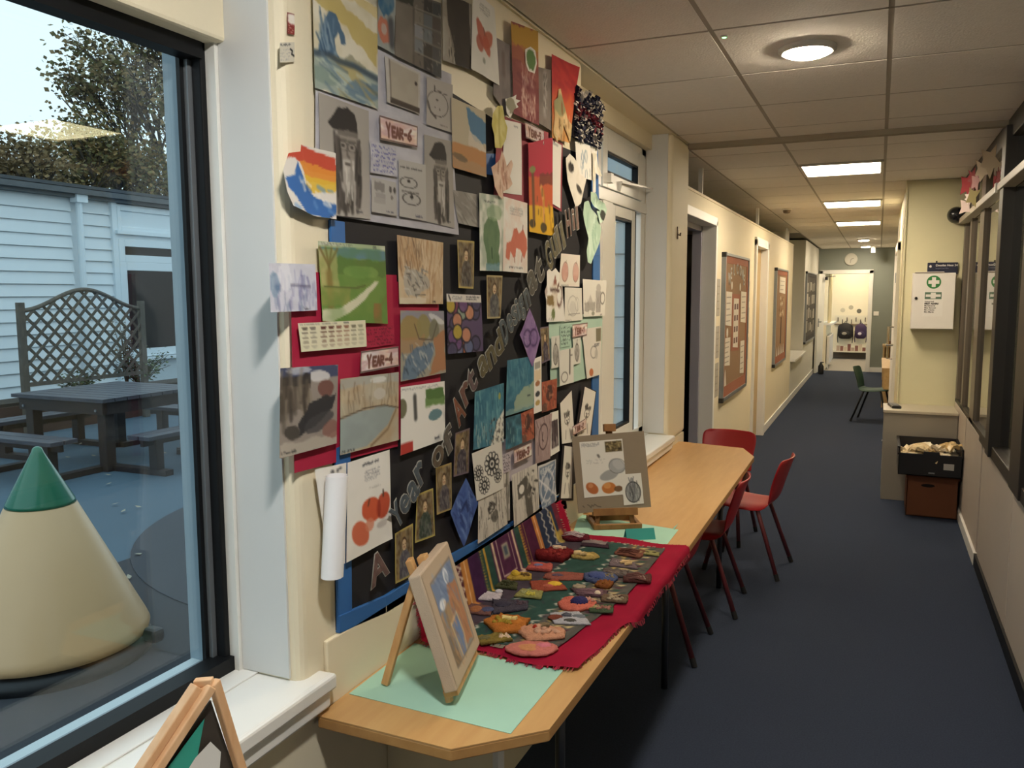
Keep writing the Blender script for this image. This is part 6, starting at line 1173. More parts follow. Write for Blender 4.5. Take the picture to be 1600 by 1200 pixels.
# far easel with the mounted still life
t = thing('table_easel', 'small brown table easel on mint paper holding grey mounted drawings', 'easel', (0, 0, 0))
FL, FR = Vector((-.985, 3.03, TZ)), Vector((-.832, 3.115, TZ)); ex2 = (FR - FL).normalized(); n2 = Vector((ex2.y, -ex2.x, 0))
M_ = frame_from(FL + ex2 * .0, ex2, Vector((0, 0, 1)) * math.cos(.2) - n2 * math.sin(.2)); W2 = (FR - FL).length
M0 = frame_from(FL, ex2, (0, 0, 1))
def G(x, y, z): return M0 @ Vector((x, y, z))
for x in (0, W2): obj('foot_rail', MB().bar(G(x, -.03, .011), G(x, .13, .011), .016, .018), EZD, t, bevel=.002)
obj('front_rail', MB().bar(G(-.008, -.028, .012), G(W2 + .008, -.028, .012), .016, .020), EZD, t, bevel=.002); obj('rear_rail', MB().bar(G(0, .10, .014), G(W2, .10, .014), .014, .022), EZD, t)
for x in (.016, W2 - .016): lb('upright', L(x, .02, .006), L(x + (.03 if x < .05 else -.03), .02, .30), .018, .014, EZD)
lb('ledge', L(-.004, .0, .062), L(W2 + .0, .0, .062), .030, .026, EZD); lb('mast', L(W2 / 2 - .01, .028, .1), L(W2 / 2 - .01, .028, .40), .026, .014, EZD); lb('clamp', L(W2 / 2 - .035, .012, .392), L(W2 / 2 + .012, .012, .392), .03, .030, EZD)
obj('back_leg', MB().bar(L(W2 / 2 - .01, .04, .30), G(W2 / 2, .135, .01), .016, .012, (1, 0, 0)), EZD, t)
t = thing('mount_board', 'grey brown mount board with still life studies on the far easel', 'drawing', (0, 0, 0))
bw, bh = .290, .300; bx0, bz0 = -.070, .068
M_ = M_ @ Matrix.Translation((.08, 0, .2)) @ Matrix.Rotation(math.radians(-3.5), 4, 'Y') @ Matrix.Translation((-.08, 0, -.2))
me = MB().box(bx0, bx0 + bw, -.012, -.006, bz0, bz0 + bh).mesh('board'); me.transform(M_); obj('board', me, mat('grey_brown_mount_board', '8f7f6a', .85, noise=.05, nscale=40), t)
def face(name, x0, x1, z0, z1, y, paint, base='e2ddd2', seed=3):
    p = P((x1 - x0) / (z1 - z0), base, seed, 220); paint(p)
    return obj(name, grid_mesh(name, lambda u, v: np.array([M_ @ Vector((x0 + (x1 - x0) * a, y, z1 - (z1 - z0) * b)) for a, b in zip(u, v)]), int((x1 - x0) / .0022), int((z1 - z0) / .0022), p), mat_print(), t)
def stl(p): p.scrib(.04, .03, .45, .1, 3, '8a8a8a', .005).rect(.58, .03, .97, .22, '5f5236', 1).strokes(40, .6, .05, .95, .2, ['b5a274', '33291c', '8a7a50'], .05, .012, .5, 1).ell(.62, .63, .22, .09, '9a9a98', .9, -.2, .1).ell(.82, .48, .19, .13, 'a8a8a6', 1, .3, .05).ell(.84, .45, .14, .09, 'bdbcb8', .8, .3, .4).ring(.82, .48, .19, .13, '66665f', .04); p.ell(.2, .84, .15, .095, 'b5683a', 1, .4, .08).ell(.17, .8, .07, .05, 'd09060', .8, 0, .4).ell(.58, .86, .16, .1, 'c07438', 1, 0, .06).ell(.55, .82, .08, .05, 'd89a5c', .8, 0, .4).ell(.8, .89, .1, .055, '6a4a2c', .9, 0, .1).scrib(.12, .32, .55, .42, 2, 'c0bcb4', .006).line([(.4, .26), (.42, .29)], .02, '77736c')
face('study_sheet', bx0 + .028, bx0 + .200, bz0 + .058, bz0 + .276, -.0128, stl)
def bulb(p): p.ell(.52, .6, .36, .32, '8a8a88', 1, 0, .06).ell(.5, .28, .1, .16, '9a9a98', 1).strokes(40, .25, .35, .78, .85, ['4a4a48', 'b5b5b0', '66666a'], .25, .014, 1.5, .3).ring(.52, .6, .37, .33, '3a3a3a', .08).line([(.42, .35), (.35, .12)], .012, '77777a').line([(.55, .3), (.6, .1)], .012, '77777a')
face('study_sheet', bx0 + .182, bx0 + .262, bz0 + .016, bz0 + .136, -.0136, bulb)
face('signature', bx0 + .01, bx0 + .11, bz0 + .008, bz0 + .04, -.0126, lambda p: p.scrib(.1, .2, .95, .85, 1, '5a5046', .06), '8f7f6a')
# foreground easel on the window sill, seen from behind
t = thing('table_easel', 'pale pine table easel below window sill, close at the bottom edge', 'easel', (0, 0, 0))
st_ = thing('side_table', 'small white side table under the window sill at the bottom edge', 'table', (-.88, .78, 0)); obj('tabletop', box(-.175, .17, -.3, .30, .705, .733), WHITE, st_, bevel=.003)
for sx_ in (-1, 1):
    for sy_ in (-.27, .22): obj('leg', box(sx_ * .15 - .015, sx_ * .15 + .015, sy_ - .015, sy_ + .015, 0, .705), WHITE, st_)
def w3b(nm, a, b, w_, h, up=(0, 0, 1)): return obj(nm, MB().bar(a, b, w_, h, up), EZ2, t, bevel=.002)
EZ2 = mat_wood('pale_pine_easel', 'cf9f72', 'ddb48a', (10, 10, 3), .5)
a0 = Vector((-.95, .957, 1.035)); SZ = .741; b0 = Vector((-1.040, .663, SZ)); rf3 = Vector((-.95, 1.054, SZ))
w3b('left_leg', a0 + Vector((.004, .0, -.002)), b0 + Vector((.012, .022, 0)), .020, .014); w3b('left_leg_outer', a0 + Vector((-.012, -.012, .0)), b0, .020, .014)
w3b('right_leg', a0 + Vector((.006, .006, .002)), rf3, .012, .018)
w3b('head_block', a0 + Vector((-.02, -.009, .002)), a0 + Vector((.006, .004, .004)), .014, .012)
w3b('crossbar', b0 + (a0 - b0) * .1, rf3 + (a0 - rf3) * .1, .012, .01)
t2 = thing('canvas_board', 'dark board with teal tape on the pale pine easel below the sill', 'canvas', (0, 0, 0))
pl3 = [a0 + Vector((.002, .004, -.030)), b0 + Vector((.012, .034, .012)), rf3 + Vector((-.004, -.008, .012))]; nn = (pl3[1] - pl3[0]).cross(pl3[2] - pl3[0]).normalized() * .003
if nn.x < 0: nn = -nn
obj('board', MB().add([*[p - nn * 2 for p in pl3], *[p - nn for p in pl3]], [(0, 1, 2), (3, 4, 5), (0, 1, 4, 3), (1, 2, 5, 4), (2, 0, 3, 5)]), mat('dark_board_back', '3a3128', .8), t2)
def onp(a, b, k): return pl3[0] + (pl3[1] - pl3[0]) * a + (pl3[2] - pl3[0]) * b + nn * k
obj('teal_tape', MB().add([onp(.06, .03, .5), onp(.55, .0, .5), onp(.50, .20, .5), onp(.28, .24, .5), onp(.16, .20, .5)], [(0, 1, 2, 3, 4)]), mat('teal_tape', '2a9a86', .7), t2)
obj('torn_paper', MB().add([onp(.04, .34, .6), onp(.07, .20, .6), onp(.16, .17, .6), onp(.40, .20, .6), onp(.40, .46, .6), onp(.10, .50, .6)], [(0, 1, 2, 3, 4, 5)]), mat('torn_white_paper', 'd9d6d0', .8), t2)
# ------------------------------------------------------------------ chairs
REDP = mat('red_polypropylene', 'a81a22', .38, noise=.05, nscale=20); LEGM = mat('dark_red_steel_tube', '6d3236', .35, metal=.2); RUB = mat('black_rubber_foot', '141416', .7)
def chair(name, label, loc, rz, shellm, legm, group=None):
    t = thing(name, label, 'chair', loc, rz, group)
    prof = [(-.205, .412, .155), (-.195, .428, .17), (-.15, .43, .185), (-.05, .416, .19), (.06, .408, .188), (.125, .412, .182), (.165, .432, .176), (.185, .47, .172), (.20, .52, .176), (.215, .57, .183), (.232, .625, .19), (.246, .668, .188), (.254, .69, .172), (.262, .697, .13)]
    nu = 12; vs = []; fs = []
    for i, (x, z, w_) in enumerate(prof):
        for k in range(nu + 1):
            s = k / nu * 2 - 1; y = s * w_
            if i < 6: zz = z + .010 * abs(s) ** 2 - .028 * abs(s) ** 7; xx = x + (.02 * s * s if i == 0 else 0)
            else: zz = z; xx = x - .035 * (s * s) * min(1, (i - 5) / 3)
            vs.append((xx, y, zz))
    W = nu + 1
    fs = [(i * W + k, i * W + k + 1, (i + 1) * W + k + 1, (i + 1) * W + k) for i in range(len(prof) - 1) for k in range(nu)]
    cut = 6
    seat = MB().add(vs[:(cut + 1) * W], [f for f in fs if max(f) < (cut + 1) * W]); back = MB().add(vs[cut * W:], [tuple(q - cut * W for q in f) for f in fs if min(f) >= cut * W])
    for nm, m in (('seat', seat), ('backrest', back)):
        o = obj(nm, m, shellm, t, smooth=True); s = o.modifiers.new('thick', 'SOLIDIFY'); s.thickness = .009; s.offset = 0; q = o.modifiers.new('round', 'SUBSURF'); q.levels = q.render_levels = 1
    for sx_, sy_ in ((-1, -1), (-1, 1), (1, -1), (1, 1)):
        a = Vector((-.10 if sx_ < 0 else .08, sy_ * .13, .405)); b = Vector((-.20 if sx_ < 0 else .225, sy_ * .195, .012)); kx = Vector((a.x + sx_ * .015, sy_ * .15, .385))
        l = obj('leg', MB().tube([a, kx, b], .0125, 10), legm, t, smooth=True); d_ = (b - kx).normalized(); obj('rubber_foot', MB().tube([b - d_ * .03, b + d_ * .010], .0135, 10), RUB, l)
    obj('seat_frame', MB().tube([(-.10, -.13, .400), (-.10, .13, .400)], .009, 8).tube([(.08, -.13, .396), (.08, .13, .396)], .009, 8), legm, t)
    return t
RG = 'red school chairs at the worktop'
c0 = chair('school_chair', 'red plastic school chair pulled out farthest beyond the worktop end', (-.675, 5.05, 0), -.10, REDP, LEGM, RG)
dup(c0, (-.835, 4.36, 0), .03, 'red plastic school chair tucked under the worktop, middle of the three along it')
dup(c0, (-.91, 3.74, 0), .0, 'red plastic school chair tucked under worktop nearest the crimson cloth')
dup(c0, (-.94, 5.62, 0), 1.45, 'red plastic school chair behind the far end of worktop, only back showing')
chair('school_chair', 'dark green plastic school chair at the small desk down the corridor', (-.01, 11.55, 0), math.pi - .2, mat('dark_green_plastic', '1c3a2c', .65), mat('black_steel_tube', '17181a', .4, metal=.4))
# ------------------------------------------------------------------ right side things
GC = mat('grey_laminate_cabinet', '8f877b', .5, noise=.03)
t = thing('low_cabinet', 'low grey cabinet against the pale green wall by the door', 'cabinet', (0, 0, 0))
obj('body', box(.075, .595, 7.16, 7.59, 0, .70), GC, t, bevel=.003); obj('top', box(.068, .597, 7.15, 7.597, .70, .722), mat('pale_cabinet_top', 'b5ac98', .45), t, bevel=.003)
obj('side_bolt', MB().lathe([(.008, 0), (.008, .008), (.001, .01)], (0, 0, 0), 10, 'x'), ALU, t, loc=(.066, 7.3, .45))
t = thing('phone_handset', 'small black handset lying on the low grey cabinet', 'phone', (.15, 7.36, .7225), .15); obj('body', box(-.035, .035, -.11, .11, 0, .022), mat('black_plastic_gloss', '111113', .3), t, bevel=.006); obj('keypad', box(-.026, .026, -.09, .0, .022, .0235), mat('dark_keypad', '26272a', .5), t)
BRN = mat('brown_cardboard', '6f4229', .85, noise=.08, nscale=4)
t = thing('cardboard_box', 'brown cardboard box with hand hole under the black crate', 'box', (0, 0, 0))
y0, y1 = 6.70, 7.05; x0, x1 = .245, .585
obj('body', MB().box(x0, x1, y0, y0 + .006, 0, .315).box(x0, x1, y1 - .006, y1, 0, .315).box(x0, x0 + .006, y0, y1, 0, .315).box(x1 - .006, x1, y0, y1, 0, .315).box(x0, x1, y0, y1, 0, .006), BRN, t)
obj('lid', MB().box(x0 - .006, x1 + .006, y0 - .006, y1 + .006, .305, .322).box(x0 - .006, x1 + .006, y0 - .006, y0 - .0005, .285, .31), BRN, t)
obj('hand_hole', MB().prism([(.385 + .035 * math.cos(a) * (1.3 if abs(math.cos(a)) > .5 else 1), .235 + .013 * math.sin(a)) for a in np.linspace(0, 6.28, 20, endpoint=False)], y0 - .0015, y0 + .001, 'xz'), mat('dark_hole', '120a07', .9), t)
CRB = mat('black_crate_plastic', '151418', .45)
t = thing('plastic_crate', 'black plastic crate full of packets on the cardboard box', 'crate', (0, 0, .324))
x0, x1, y0, y1, h = .178, .592, 6.60, 7.08, .21
m = MB(); w_ = .008
m.box(x0, x1, y0, y1, 0, w_).box(x0, x0 + w_, y0, y1, 0, h).box(x1 - w_, x1, y0, y1, 0, h).box(x0, x1, y1 - w_, y1, 0, h)
m.prism([(x0, 0), (x1, 0), (x1, h - .05), (x0 + .27, h - .05), (x0 + .265, h - .03), (x0 + .165, h - .03), (x0 + .16, h - .05), (x0, h - .05)], y0, y0 + w_, 'xz')
obj('body', m, CRB, t, bevel=.002)
obj('rim', MB().box(x0 - .008, x0 + .01, y0 - .006, y1, h - .012, h).box(x1 - .01, x1 + .003, y0 - .006, y1, h - .012, h).box(x0, x1, y1 - .01, y1 + .006, h - .012, h).box(x0 - .006, x0 + .15, y0 - .006, y0 + .01, h - .062, h - .05).box(x0 + .28, x1 + .003, y0 - .006, y0 + .01, h - .062, h - .05), CRB, t)
obj('label', box(x0 + .295, x0 + .362, y0 - .002, y0, .055, .10), mat('white_label', 'b5b2ac', .6), t); obj('logo', box(x0 + .20, x0 + .24, y0 - .0015, y0, .02, .03), mat('grey_logo', '8a8a8c', .5), t)
rg = random.Random(12)
PKM = [mat('packet_' + c, c, .35, noise=.2, nscale=30) for c in ('d9c39a', 'cdb27e', 'e0d4bc')]
PLC = ['at the front left', 'at the front middle', 'at the front right', 'at the middle left', 'in the middle', 'at the middle right', 'at the back left', 'at the back middle', 'at the back right', 'standing up at the left', 'poking out at the right', 'on top of the pile']
for k in range(12):
    i, j = k % 3, k // 3
    x, y, z = x0 + .09 + i * .115, y0 + .08 + j * .13, .324 + .105
    if k == 9: x, y, z = x0 + .14, y0 + .10, .324 + .15
    if k == 10: x, y, z = x1 - .05, y0 + .2, .324 + .16
    if k == 11: x, y, z = x0 + .2, y0 + .22, .324 + .145
    t = thing('packet', 'crumpled cream wrapped packet in the black crate, ' + PLC[k], 'packet', (x, y, z), rg.uniform(-.6, .6), 'wrapped packets in the black crate')
    b = MB(); n = 7; vs = []
    for a in range(n):
        for c in range(n): vs.append(((a / (n - 1) - .5) * .13, (c / (n - 1) - .5) * .14, rg.uniform(0, .035) + .02 * (1 - abs(a - 3) / 3)))
    b.add(vs, [(a * n + c, a * n + c + 1, (a + 1) * n + c + 1, (a + 1) * n + c) for a in range(n - 1) for c in range(n - 1)])
    o = obj('wrapper', b, PKM[k % 3], t); s = o.modifiers.new('thick', 'SOLIDIFY'); s.thickness = .022; s.offset = -1
    obj('sealed_end', MB().box(-.066, -.058, -.06, .06, .004, .02), PKM[(k + 1) % 3], t)
# filling below the packets so the crate reads full
# first aid cabinet
t = thing('first_aid_cabinet', 'white first aid wall cabinet with green cross on pale green wall', 'cabinet', (.395, 7.6, 0))
WM = mat('white_enamel', 'e2ddd6', .3); GR = mat('first_aid_green', '2f7a3c', .5)
x0, x1, z0, z1 = -.152, .155, 1.35, 1.80; yf = -.155
obj('body', box(x0, x1, yf + .02, 0, z0, z1), WM, t, bevel=.004); dd = obj('door', box(x0 + .002, x1 - .002, yf, yf + .018, z0 + .004, z1 - .004), WM, t, bevel=.004)
obj('lock', MB().lathe([(.011, 0), (.011, -.008), (.001, -.01)], (x0 + .03, yf, 1.60), 16, 'y'), mat('dark_steel_lock', '4a4642', .3, metal=.8), t)
obj('cross_disc', MB().lathe([(.052, 0), (.052, -.0012), (.001, -.0012)], (.0, yf, 1.727), 40, 'y'), GR, dd)
def crossm(cx, cz, a, b, y): return MB().box(cx - a, cx + a, y - .0008, y, cz - b, cz + b).box(cx - b, cx + b, y - .0009, y, cz - a, cz + a)
obj('white_cross', crossm(0, 1.727, .039, .014, yf - .0013), WM, dd)
nt_ = obj('notice', box(-.07, .07, yf - .001, yf, 1.455, 1.655), mat('white_notice', 'e6e2dc', .6), t)
obj('green_panel', box(-.06, .06, yf - .0018, yf - .001, 1.592, 1.648), mat('notice_green', '5a7460', .6), nt_); obj('white_cross', MB().box(-.053, .053, yf - .0026, yf - .0018, 1.61, 1.63).box(-.018, .018, yf - .0027, yf - .0018, 1.597, 1.643), WM, nt_)
INK = mat('black_ink', '26221f', .7)
lines = [('First Aid Trained', .0085), ('First Aiders in School', .0115), ('Mr Edwards', .010), ('Miss Bennett', .010), ('Mrs Clark', .010), ('Mrs Marsh', .010)]
for i, (s_, sz) in enumerate((('Trained Staff', .013), ('FIRST AIDERS', .017), ('Ms Edwards', .016), ('Miss Bennett', .016), ('Mrs Clarke', .016), ('Mrs Marsh', .016))):
    me = text_mesh('lettering', s_, sz, .0003, .0004 if i != 1 else .001, align='LEFT'); me.transform(Matrix.Translation((-.06, yf - .0015, 1.572 - i * .0165)) @ Matrix.Rotation(math.pi / 2, 4, 'X')); obj('lettering', me, INK, nt_)
t = thing('book', 'thin grey folder lying flat on top of the first aid cabinet', 'folder', (.37, 7.52, 1.8005)); obj('cover', box(-.11, .10, -.07, .06, 0, .006), mat('grey_folder', '8a7f72', .6), t, bevel=.001); obj('pages', box(-.105, .095, -.066, .055, .006, .009), mat('white_notice', 'e6e2dc', .6), t)
t = thing('direction_sign', 'dark navy sign board behind the top of first aid cabinet', 'sign', (.455, 7.595, 0))
obj('board', box(-.105, .115, -.012, .0, 1.79, 1.885), mat('navy_sign', '20243a', .4), t, bevel=.008); obj('emblem', MB().prism([(-.083 + .012 * math.cos(a) * (1 if k % 2 else .6), 1.855 + .012 * math.sin(a) * (1 if k % 2 else .6)) for k, a in enumerate(np.linspace(0, 6.283, 10, endpoint=False))], -.0135, -.012, 'xz'), WM, t)
for s_, sz, z in (('Douglas Haus 24', .023, 1.862), ('Reception and Office', .011, 1.838)):
    me = text_mesh('lettering', s_, sz, .0004, .0005 if sz > .02 else 0, align='LEFT'); me.transform(Matrix.Translation((-.045, -.0128, z)) @ Matrix.Rotation(math.pi / 2, 4, 'X')); obj('lettering', me, WM if sz > .02 else mat('pale_lettering', '8a8ca0', .5), t)
obj('peg', MB().lathe([(.006, 1.885), (.006, 1.897), (.001, 1.899)], (-.04, -.006, 0), 10), INK, t)
t = thing('alarm_sounder', 'round black alarm sounder high on the pale green wall', 'alarm', (.535, 7.6, 2.255))
obj('base', MB().lathe([(.058, 0), (.058, -.02), (.05, -.024), (.001, -.024)], (0, 0, 0), 28, 'y'), CRB, t); obj('bell', MB().lathe([(.062, -.024), (.066, -.05), (.06, -.09), (.045, -.12), (.02, -.13), (.001, -.131)], (0, 0, 0), 32, 'y'), mat('black_glossy_bell', '15161a', .25), t, smooth=True); obj('knob', MB().lathe([(.01, -.128), (.01, -.142), (.001, -.144)], (0, 0, 0), 12, 'y'), CRB, t)
# paper decorations stuck to the screen
rg = random.Random(6)
for lab, y, z, r, c, npt in (('crimson paper star on the upper screen glass, largest', 6.75, 2.40, .10, '8a2028', 5), ('dark red ragged paper scrap above the middle rail of screen', 6.45, 2.44, .085, '7a2228', 7), ('pale pink paper star beside the crimson one on the screen', 6.25, 2.36, .07, 'a87c7c', 5), ('white paper star hanging over the middle rail at far end', 6.72, 2.245, .07, 'b5a29c', 4), ('olive paper scrap just above the middle rail of screen', 6.3, 2.27, .075, '8a7d48', 4), ('cream paper scrap at the top of the screen glass', 6.0, 2.45, .075, 'b5a48c', 5), ('small white paper shape under the crimson star', 6.65, 2.30, .05, 'd0c4ba', 6), ('beige paper star nearest the thick black post', 5.6, 2.42, .10, 'a89880', 5)):
    n = npt * 2; r *= 1.25; pts = [(r * (1 if k % 2 else .5) * math.cos(k * 6.283 / n + rg.random() * .3) * rg.uniform(.8, 1.2), r * .8 * (1 if k % 2 else .5) * math.sin(k * 6.283 / n + rg.random() * .3)) for k in range(n)]
    o = tag(obj('paper_star', MB().prism(pts, -.001, .001, 'yz'), mat('paper_' + c, c, .8)), lab, 'decoration', 'paper shapes on the screen glass')
    o.location = (X0 - .045 - rg.random() * .02 - (.02 if 'hanging' in lab else 0), y, min(z, 2.40)); o.rotation_euler = (rg.uniform(-.2, .2), 0, .36 + rg.uniform(-.15, .15))
# room behind the screen: a table with a bin and papers
t = thing('side_table', 'pale table behind the glazed screen', 'table', (1.5, 5.6, 0)); obj('tabletop', box(-.5, .5, -.9, .9, .70, .73), mat('pale_table_top', 'c9c0a8', .5), t)
for sx_ in (-1, 1):
    for sy_ in (-1, 1): obj('leg', box(sx_ * .46 - .02, sx_ * .46 + .02, sy_ * .85 - .02, sy_ * .85 + .02, 0, .70), ALU, t)
t = thing('paper_tray', 'white tray of papers on the table behind the screen', 'tray', (1.2, 5.2, .731)); obj('tray', box(-.13, .13, -.17, .17, 0, .05), WM, t, bevel=.01); obj('papers', box(-.11, .11, -.15, .15, .05, .07), mat('white_notice', 'e6e2dc', .6), t)
# ------------------------------------------------------------------ notice boards on the partition
BRD = mat('hessian_brown', '8a6b4c', .9, noise=.08, nscale=60); TERR = mat('terracotta_border', '94573c', .8, noise=.06)
def nboard(label, y0, y1, z0, z1, x=-1.19, body=BRD, border=TERR):
    t = thing('notice_board', label, 'notice board', (x, 0, 0)); f = .045 if y1 - y0 < 1.6 else .06
    obj('backing', box(.001, .02, y0, y1, z0, z1), body, t)
    m = MB(); 
    for q in ((y0, y1, z0, z0 + .10), (y0, y1, z1 - .07, z1), (y0, y0 + .10, z0 + .1, z1 - .07), (y1 - .10, y1, z0 + .1, z1 - .07)): m.box(.018, .024, *q)
    obj('border', m, border, t); m = MB()
    for q in ((y0 - .02, y0 + .02, z0, z1), (y1 - .02, y1 + .02, z0, z1), (y0, y1, z0 - .02, z0 + .01), (y0, y1, z1 - .01, z1 + .01)): m.box(.0, .034, *q)
    obj('frame', m, ALU, t)
    for z in (z0, z1): obj('corner', box(-.001, .036, y0 - .025, y0 + .03, z - .025, z + .015), mat('black_corner', '1c1a18', .5), t)
    return t
nb = nboard('large hessian notice board with terracotta border nearest on the partition', 6.99, 8.34, .76, 1.965)
NOTE = mat('white_note_paper', 'cfc6b6', .7); 
def note(name, label, y0, y1, z0, z1, x=-1.168, m_=NOTE, cat='notice', lines=5, sk=.02, g=None):
    t = thing(name, label, cat, (x, 0, 0), group=g); obj('paper', MB().prism([(y0, z0 + sk), (y1, z0), (y1, z1 - sk * .3), (y0, z1)], 0, .0015, 'yz'), m_, t)
    if lines:
        b = MB(); 
        for k in range(lines):
            z = z1 - (k + 1.0) * (z1 - z0) / (lines + 1); b.box(.0015, .0022, y0 + (y1 - y0) * .12, y1 - (y1 - y0) * (.15 + .1 * (k % 3)), z - .005, z + .005)
        obj('lettering', b, mat('grey_print', '9a9184', .8), t)
    return t
NG = 'paper notices on the nearest hessian notice board'
note('notice', 'white page at the upper left of the nearest hessian board', 7.08, 7.40, 1.36, 1.66, g=NG); note('notice', 'white page at the upper right of the nearest hessian board', 7.92, 8.26, 1.36, 1.66, g=NG)
note('notice', 'white page at the lower left of the nearest hessian board', 7.05, 7.36, 1.02, 1.27, g=NG); note('notice', 'white page at the lower right of the nearest hessian board', 7.95, 8.20, .88, 1.20, g=NG)
note('backing_strip', 'terracotta strip in the middle of the nearest hessian board', 7.42, 7.86, 1.12, 1.64, -1.1695, TERR, 'paper', 0, g=None)
note('photo_strip', 'white strip of small photos down the middle of the nearest hessian board', 7.50, 7.78, 1.15, 1.60, -1.167, NOTE, 'notice', 0, g=NG)
for k in range(4): 
    for j in range(2): tag(obj('small_photo', box(-1.1655, -1.165, 7.53 + j * .13, 7.62 + j * .13, 1.20 + k * .10, 1.25 + k * .10), mat('dim_photo', '6a4a44', .7)), 'tiny dark photo, row %s from the foot of the strip, %s' % (('one', 'two', 'three', 'four')[k], ('left', 'right')[j]), 'photograph', 'tiny photos on the strip')
SILV = mat('silver_letter_card', 'b5b0aa', .3, metal=.3)
for k, ch in enumerate('WELCOME'):
    a = math.pi * (1 - (k + .5) / 7); me = text_mesh('letter_face', ch, .135, .002, .003); y, z = 7.66 + .42 * math.cos(a), 1.735 + .12 * math.sin(a)
    me.transform(Matrix(((0, 0, 1, -1.168), (1, 0, 0, y), (0, 1, 0, z), (0, 0, 0, 1)))); o = obj('arch_letter', me, SILV); tag(o, 'silver arched heading letter %s, number %s along the hessian board' % (ch, ('one', 'two', 'three', 'four', 'five', 'six', 'seven')[k]), 'letter', 'silver heading letters')
for y, z, l in ((7.38, 1.71, 'left'), (7.85, 1.70, 'right')): tag(obj('paper_oval', MB().lathe([(.035, 0), (.035, .002), (.001, .002)], (-1.169, y, z), 20, 'x'), NOTE), 'small pale paper oval under the silver letters, %s one' % l, 'decoration')
tag(obj('paper_oval', MB().lathe([(.04, 0), (.04, .002), (.001, .002)], (-1.169, 7.2, 1.31), 20, 'x'), NOTE), 'small pale paper oval between the two left pages', 'decoration')
tag(obj('paper_triangle', MB().prism([(7.08, .86), (7.2, .86), (7.14, 1.0)], -1.169, -1.167, 'yz'), NOTE), 'small white paper triangle at the foot of the nearest hessian board', 'decoration')
for k, (z0, z1) in enumerate(((.80, 1.08), (1.12, 1.38), (1.46, 1.76))): note('wall_notice', 'grey notice on the wall left of the hessian board, %s of three' % ('lowest', 'middle', 'topmost')[k], 6.78, 6.92, z0, z1, -1.189, mat('grey_poster', 'aaa295', .7), 'notice', 4, .0, 'column of wall notices by the first doorway')
for k, (z0, z1) in enumerate(((.98, 1.2), (1.24, 1.5), (1.56, 1.76))): note('wall_notice', 'small notice right of the hessian board, %s of three' % ('lowest', 'middle', 'topmost')[k], 8.45, 8.62, z0, z1, -1.189, mat('grey_poster', 'aaa295', .7), 'notice', 4, .0, 'column of wall notices by the second doorway')
nb = nboard('second hessian notice board with a paper tree, farther along the partition', 10.75, 12.1, .74, 1.94)
note('notice', 'white page at the top of the second hessian board', 11.15, 11.85, 1.63, 1.85, lines=3)
t = thing('paper_tree', 'paper tree collage on the second hessian board', 'picture', (-1.168, 0, 0)); obj('trunk', MB().prism([(11.40, .98), (11.50, .98), (11.47, 1.35), (11.43, 1.35)], 0, .003, 'yz'), mat('brown_paper', '4a3826', .8), t)
rg = random.Random(4); lm_ = [mat('leaf_note_' + c, c, .8) for c in ('b59a78', 'c9b89a', '8a6a48')]
for k in range(16): y, z = 11.45 + rg.uniform(-.28, .28), 1.46 + rg.uniform(-.13, .13); obj('paper_leaf', MB().prism([(y - .06, z), (y, z - .03), (y + .06, z), (y, z + .035)], .001 * (k % 3), .003 + .001 * (k % 3), 'yz'), lm_[k % 3], t)
for k in range(5): y = 10.98 + k * .2; obj('paper_flame', MB().prism([(y, .84), (y + .1, .84), (y + .06, .96)], 0, .002, 'yz'), NOTE, t)
nb = nboard('dark third notice board crowded with papers near the end wall', 15.45, 17.75, .76, 2.0, -1.19, mat('dark_board', '4f4a44', .9), mat('dark_border', '3f3a36', .8))
rg = random.Random(14); k = 0
for i in range(5):
    for j in range(4):
        y, z = 15.65 + i * .40 + rg.uniform(-.04, .04), .92 + j * .25 + rg.uniform(-.03, .03); tag(obj('pinned_paper', box(-1.168, -1.166, y, y + rg.uniform(.2, .33), z, z + rg.uniform(.14, .21)), mat('pin_' + str(k % 3), ('9a9488', '7d776c', 'b5b0a4')[k % 3], .7)), 'pinned paper on dark third board, column %s, row %s' % (('one', 'two', 'three', 'four', 'five')[i], ('one', 'two', 'three', 'four')[j]), 'paper', 'papers on the dark third board'); k += 1
# ------------------------------------------------------------------ far end things
t = thing('wall_clock', 'round pale clock high on the grey end wall above the doorway', 'clock', (-.56, 18.7, 2.325)); obj('rim', MB().lathe([(.125, 0), (.125, -.03), (.11, -.035), (.11, -.02)], (0, 0, 0), 40, 'y'), mat('pale_clock_rim', 'b5b2a6', .4), t); obj('dial', MB().lathe([(.11, -.015), (.001, -.016)], (0, 0, 0), 40, 'y'), mat('clock_dial', 'c4c0b2', .5), t)
obj('hand', MB().bar((0, -.02, 0), (.05, -.02, .02), .008, .003, (0, 1, 0)), INK, t); obj('hand', MB().bar((0, -.022, 0), (-.015, -.022, -.08), .006, .003, (0, 1, 0)), INK, t)
for k in range(12): a = k * math.pi / 6; obj('hour_mark', box(.09 * math.sin(a) - .004, .09 * math.sin(a) + .004, -.018, -.016, .09 * math.cos(a) - .004, .09 * math.cos(a) + .004), INK, t)
t = thing('light_switch', 'white light switch right of the end doorway', 'switch', (-.04, 18.7, 1.21)); obj('plate', box(-.05, .05, -.01, 0, -.045, .045), WM, t, bevel=.004); obj('rocker', box(-.012, .012, -.016, -.008, -.02, .02), WM, t)
t = thing('door_closer', 'dark door closer at the top of the open end door', 'door closer', (-1.03, 18.4, 1.93)); obj('body', box(0, .05, -.1, .12, -.03, .03), CRB, t); obj('arm', MB().bar((.02, .1, .04), (.18, .24, .05), .02, .012), CRB, t)
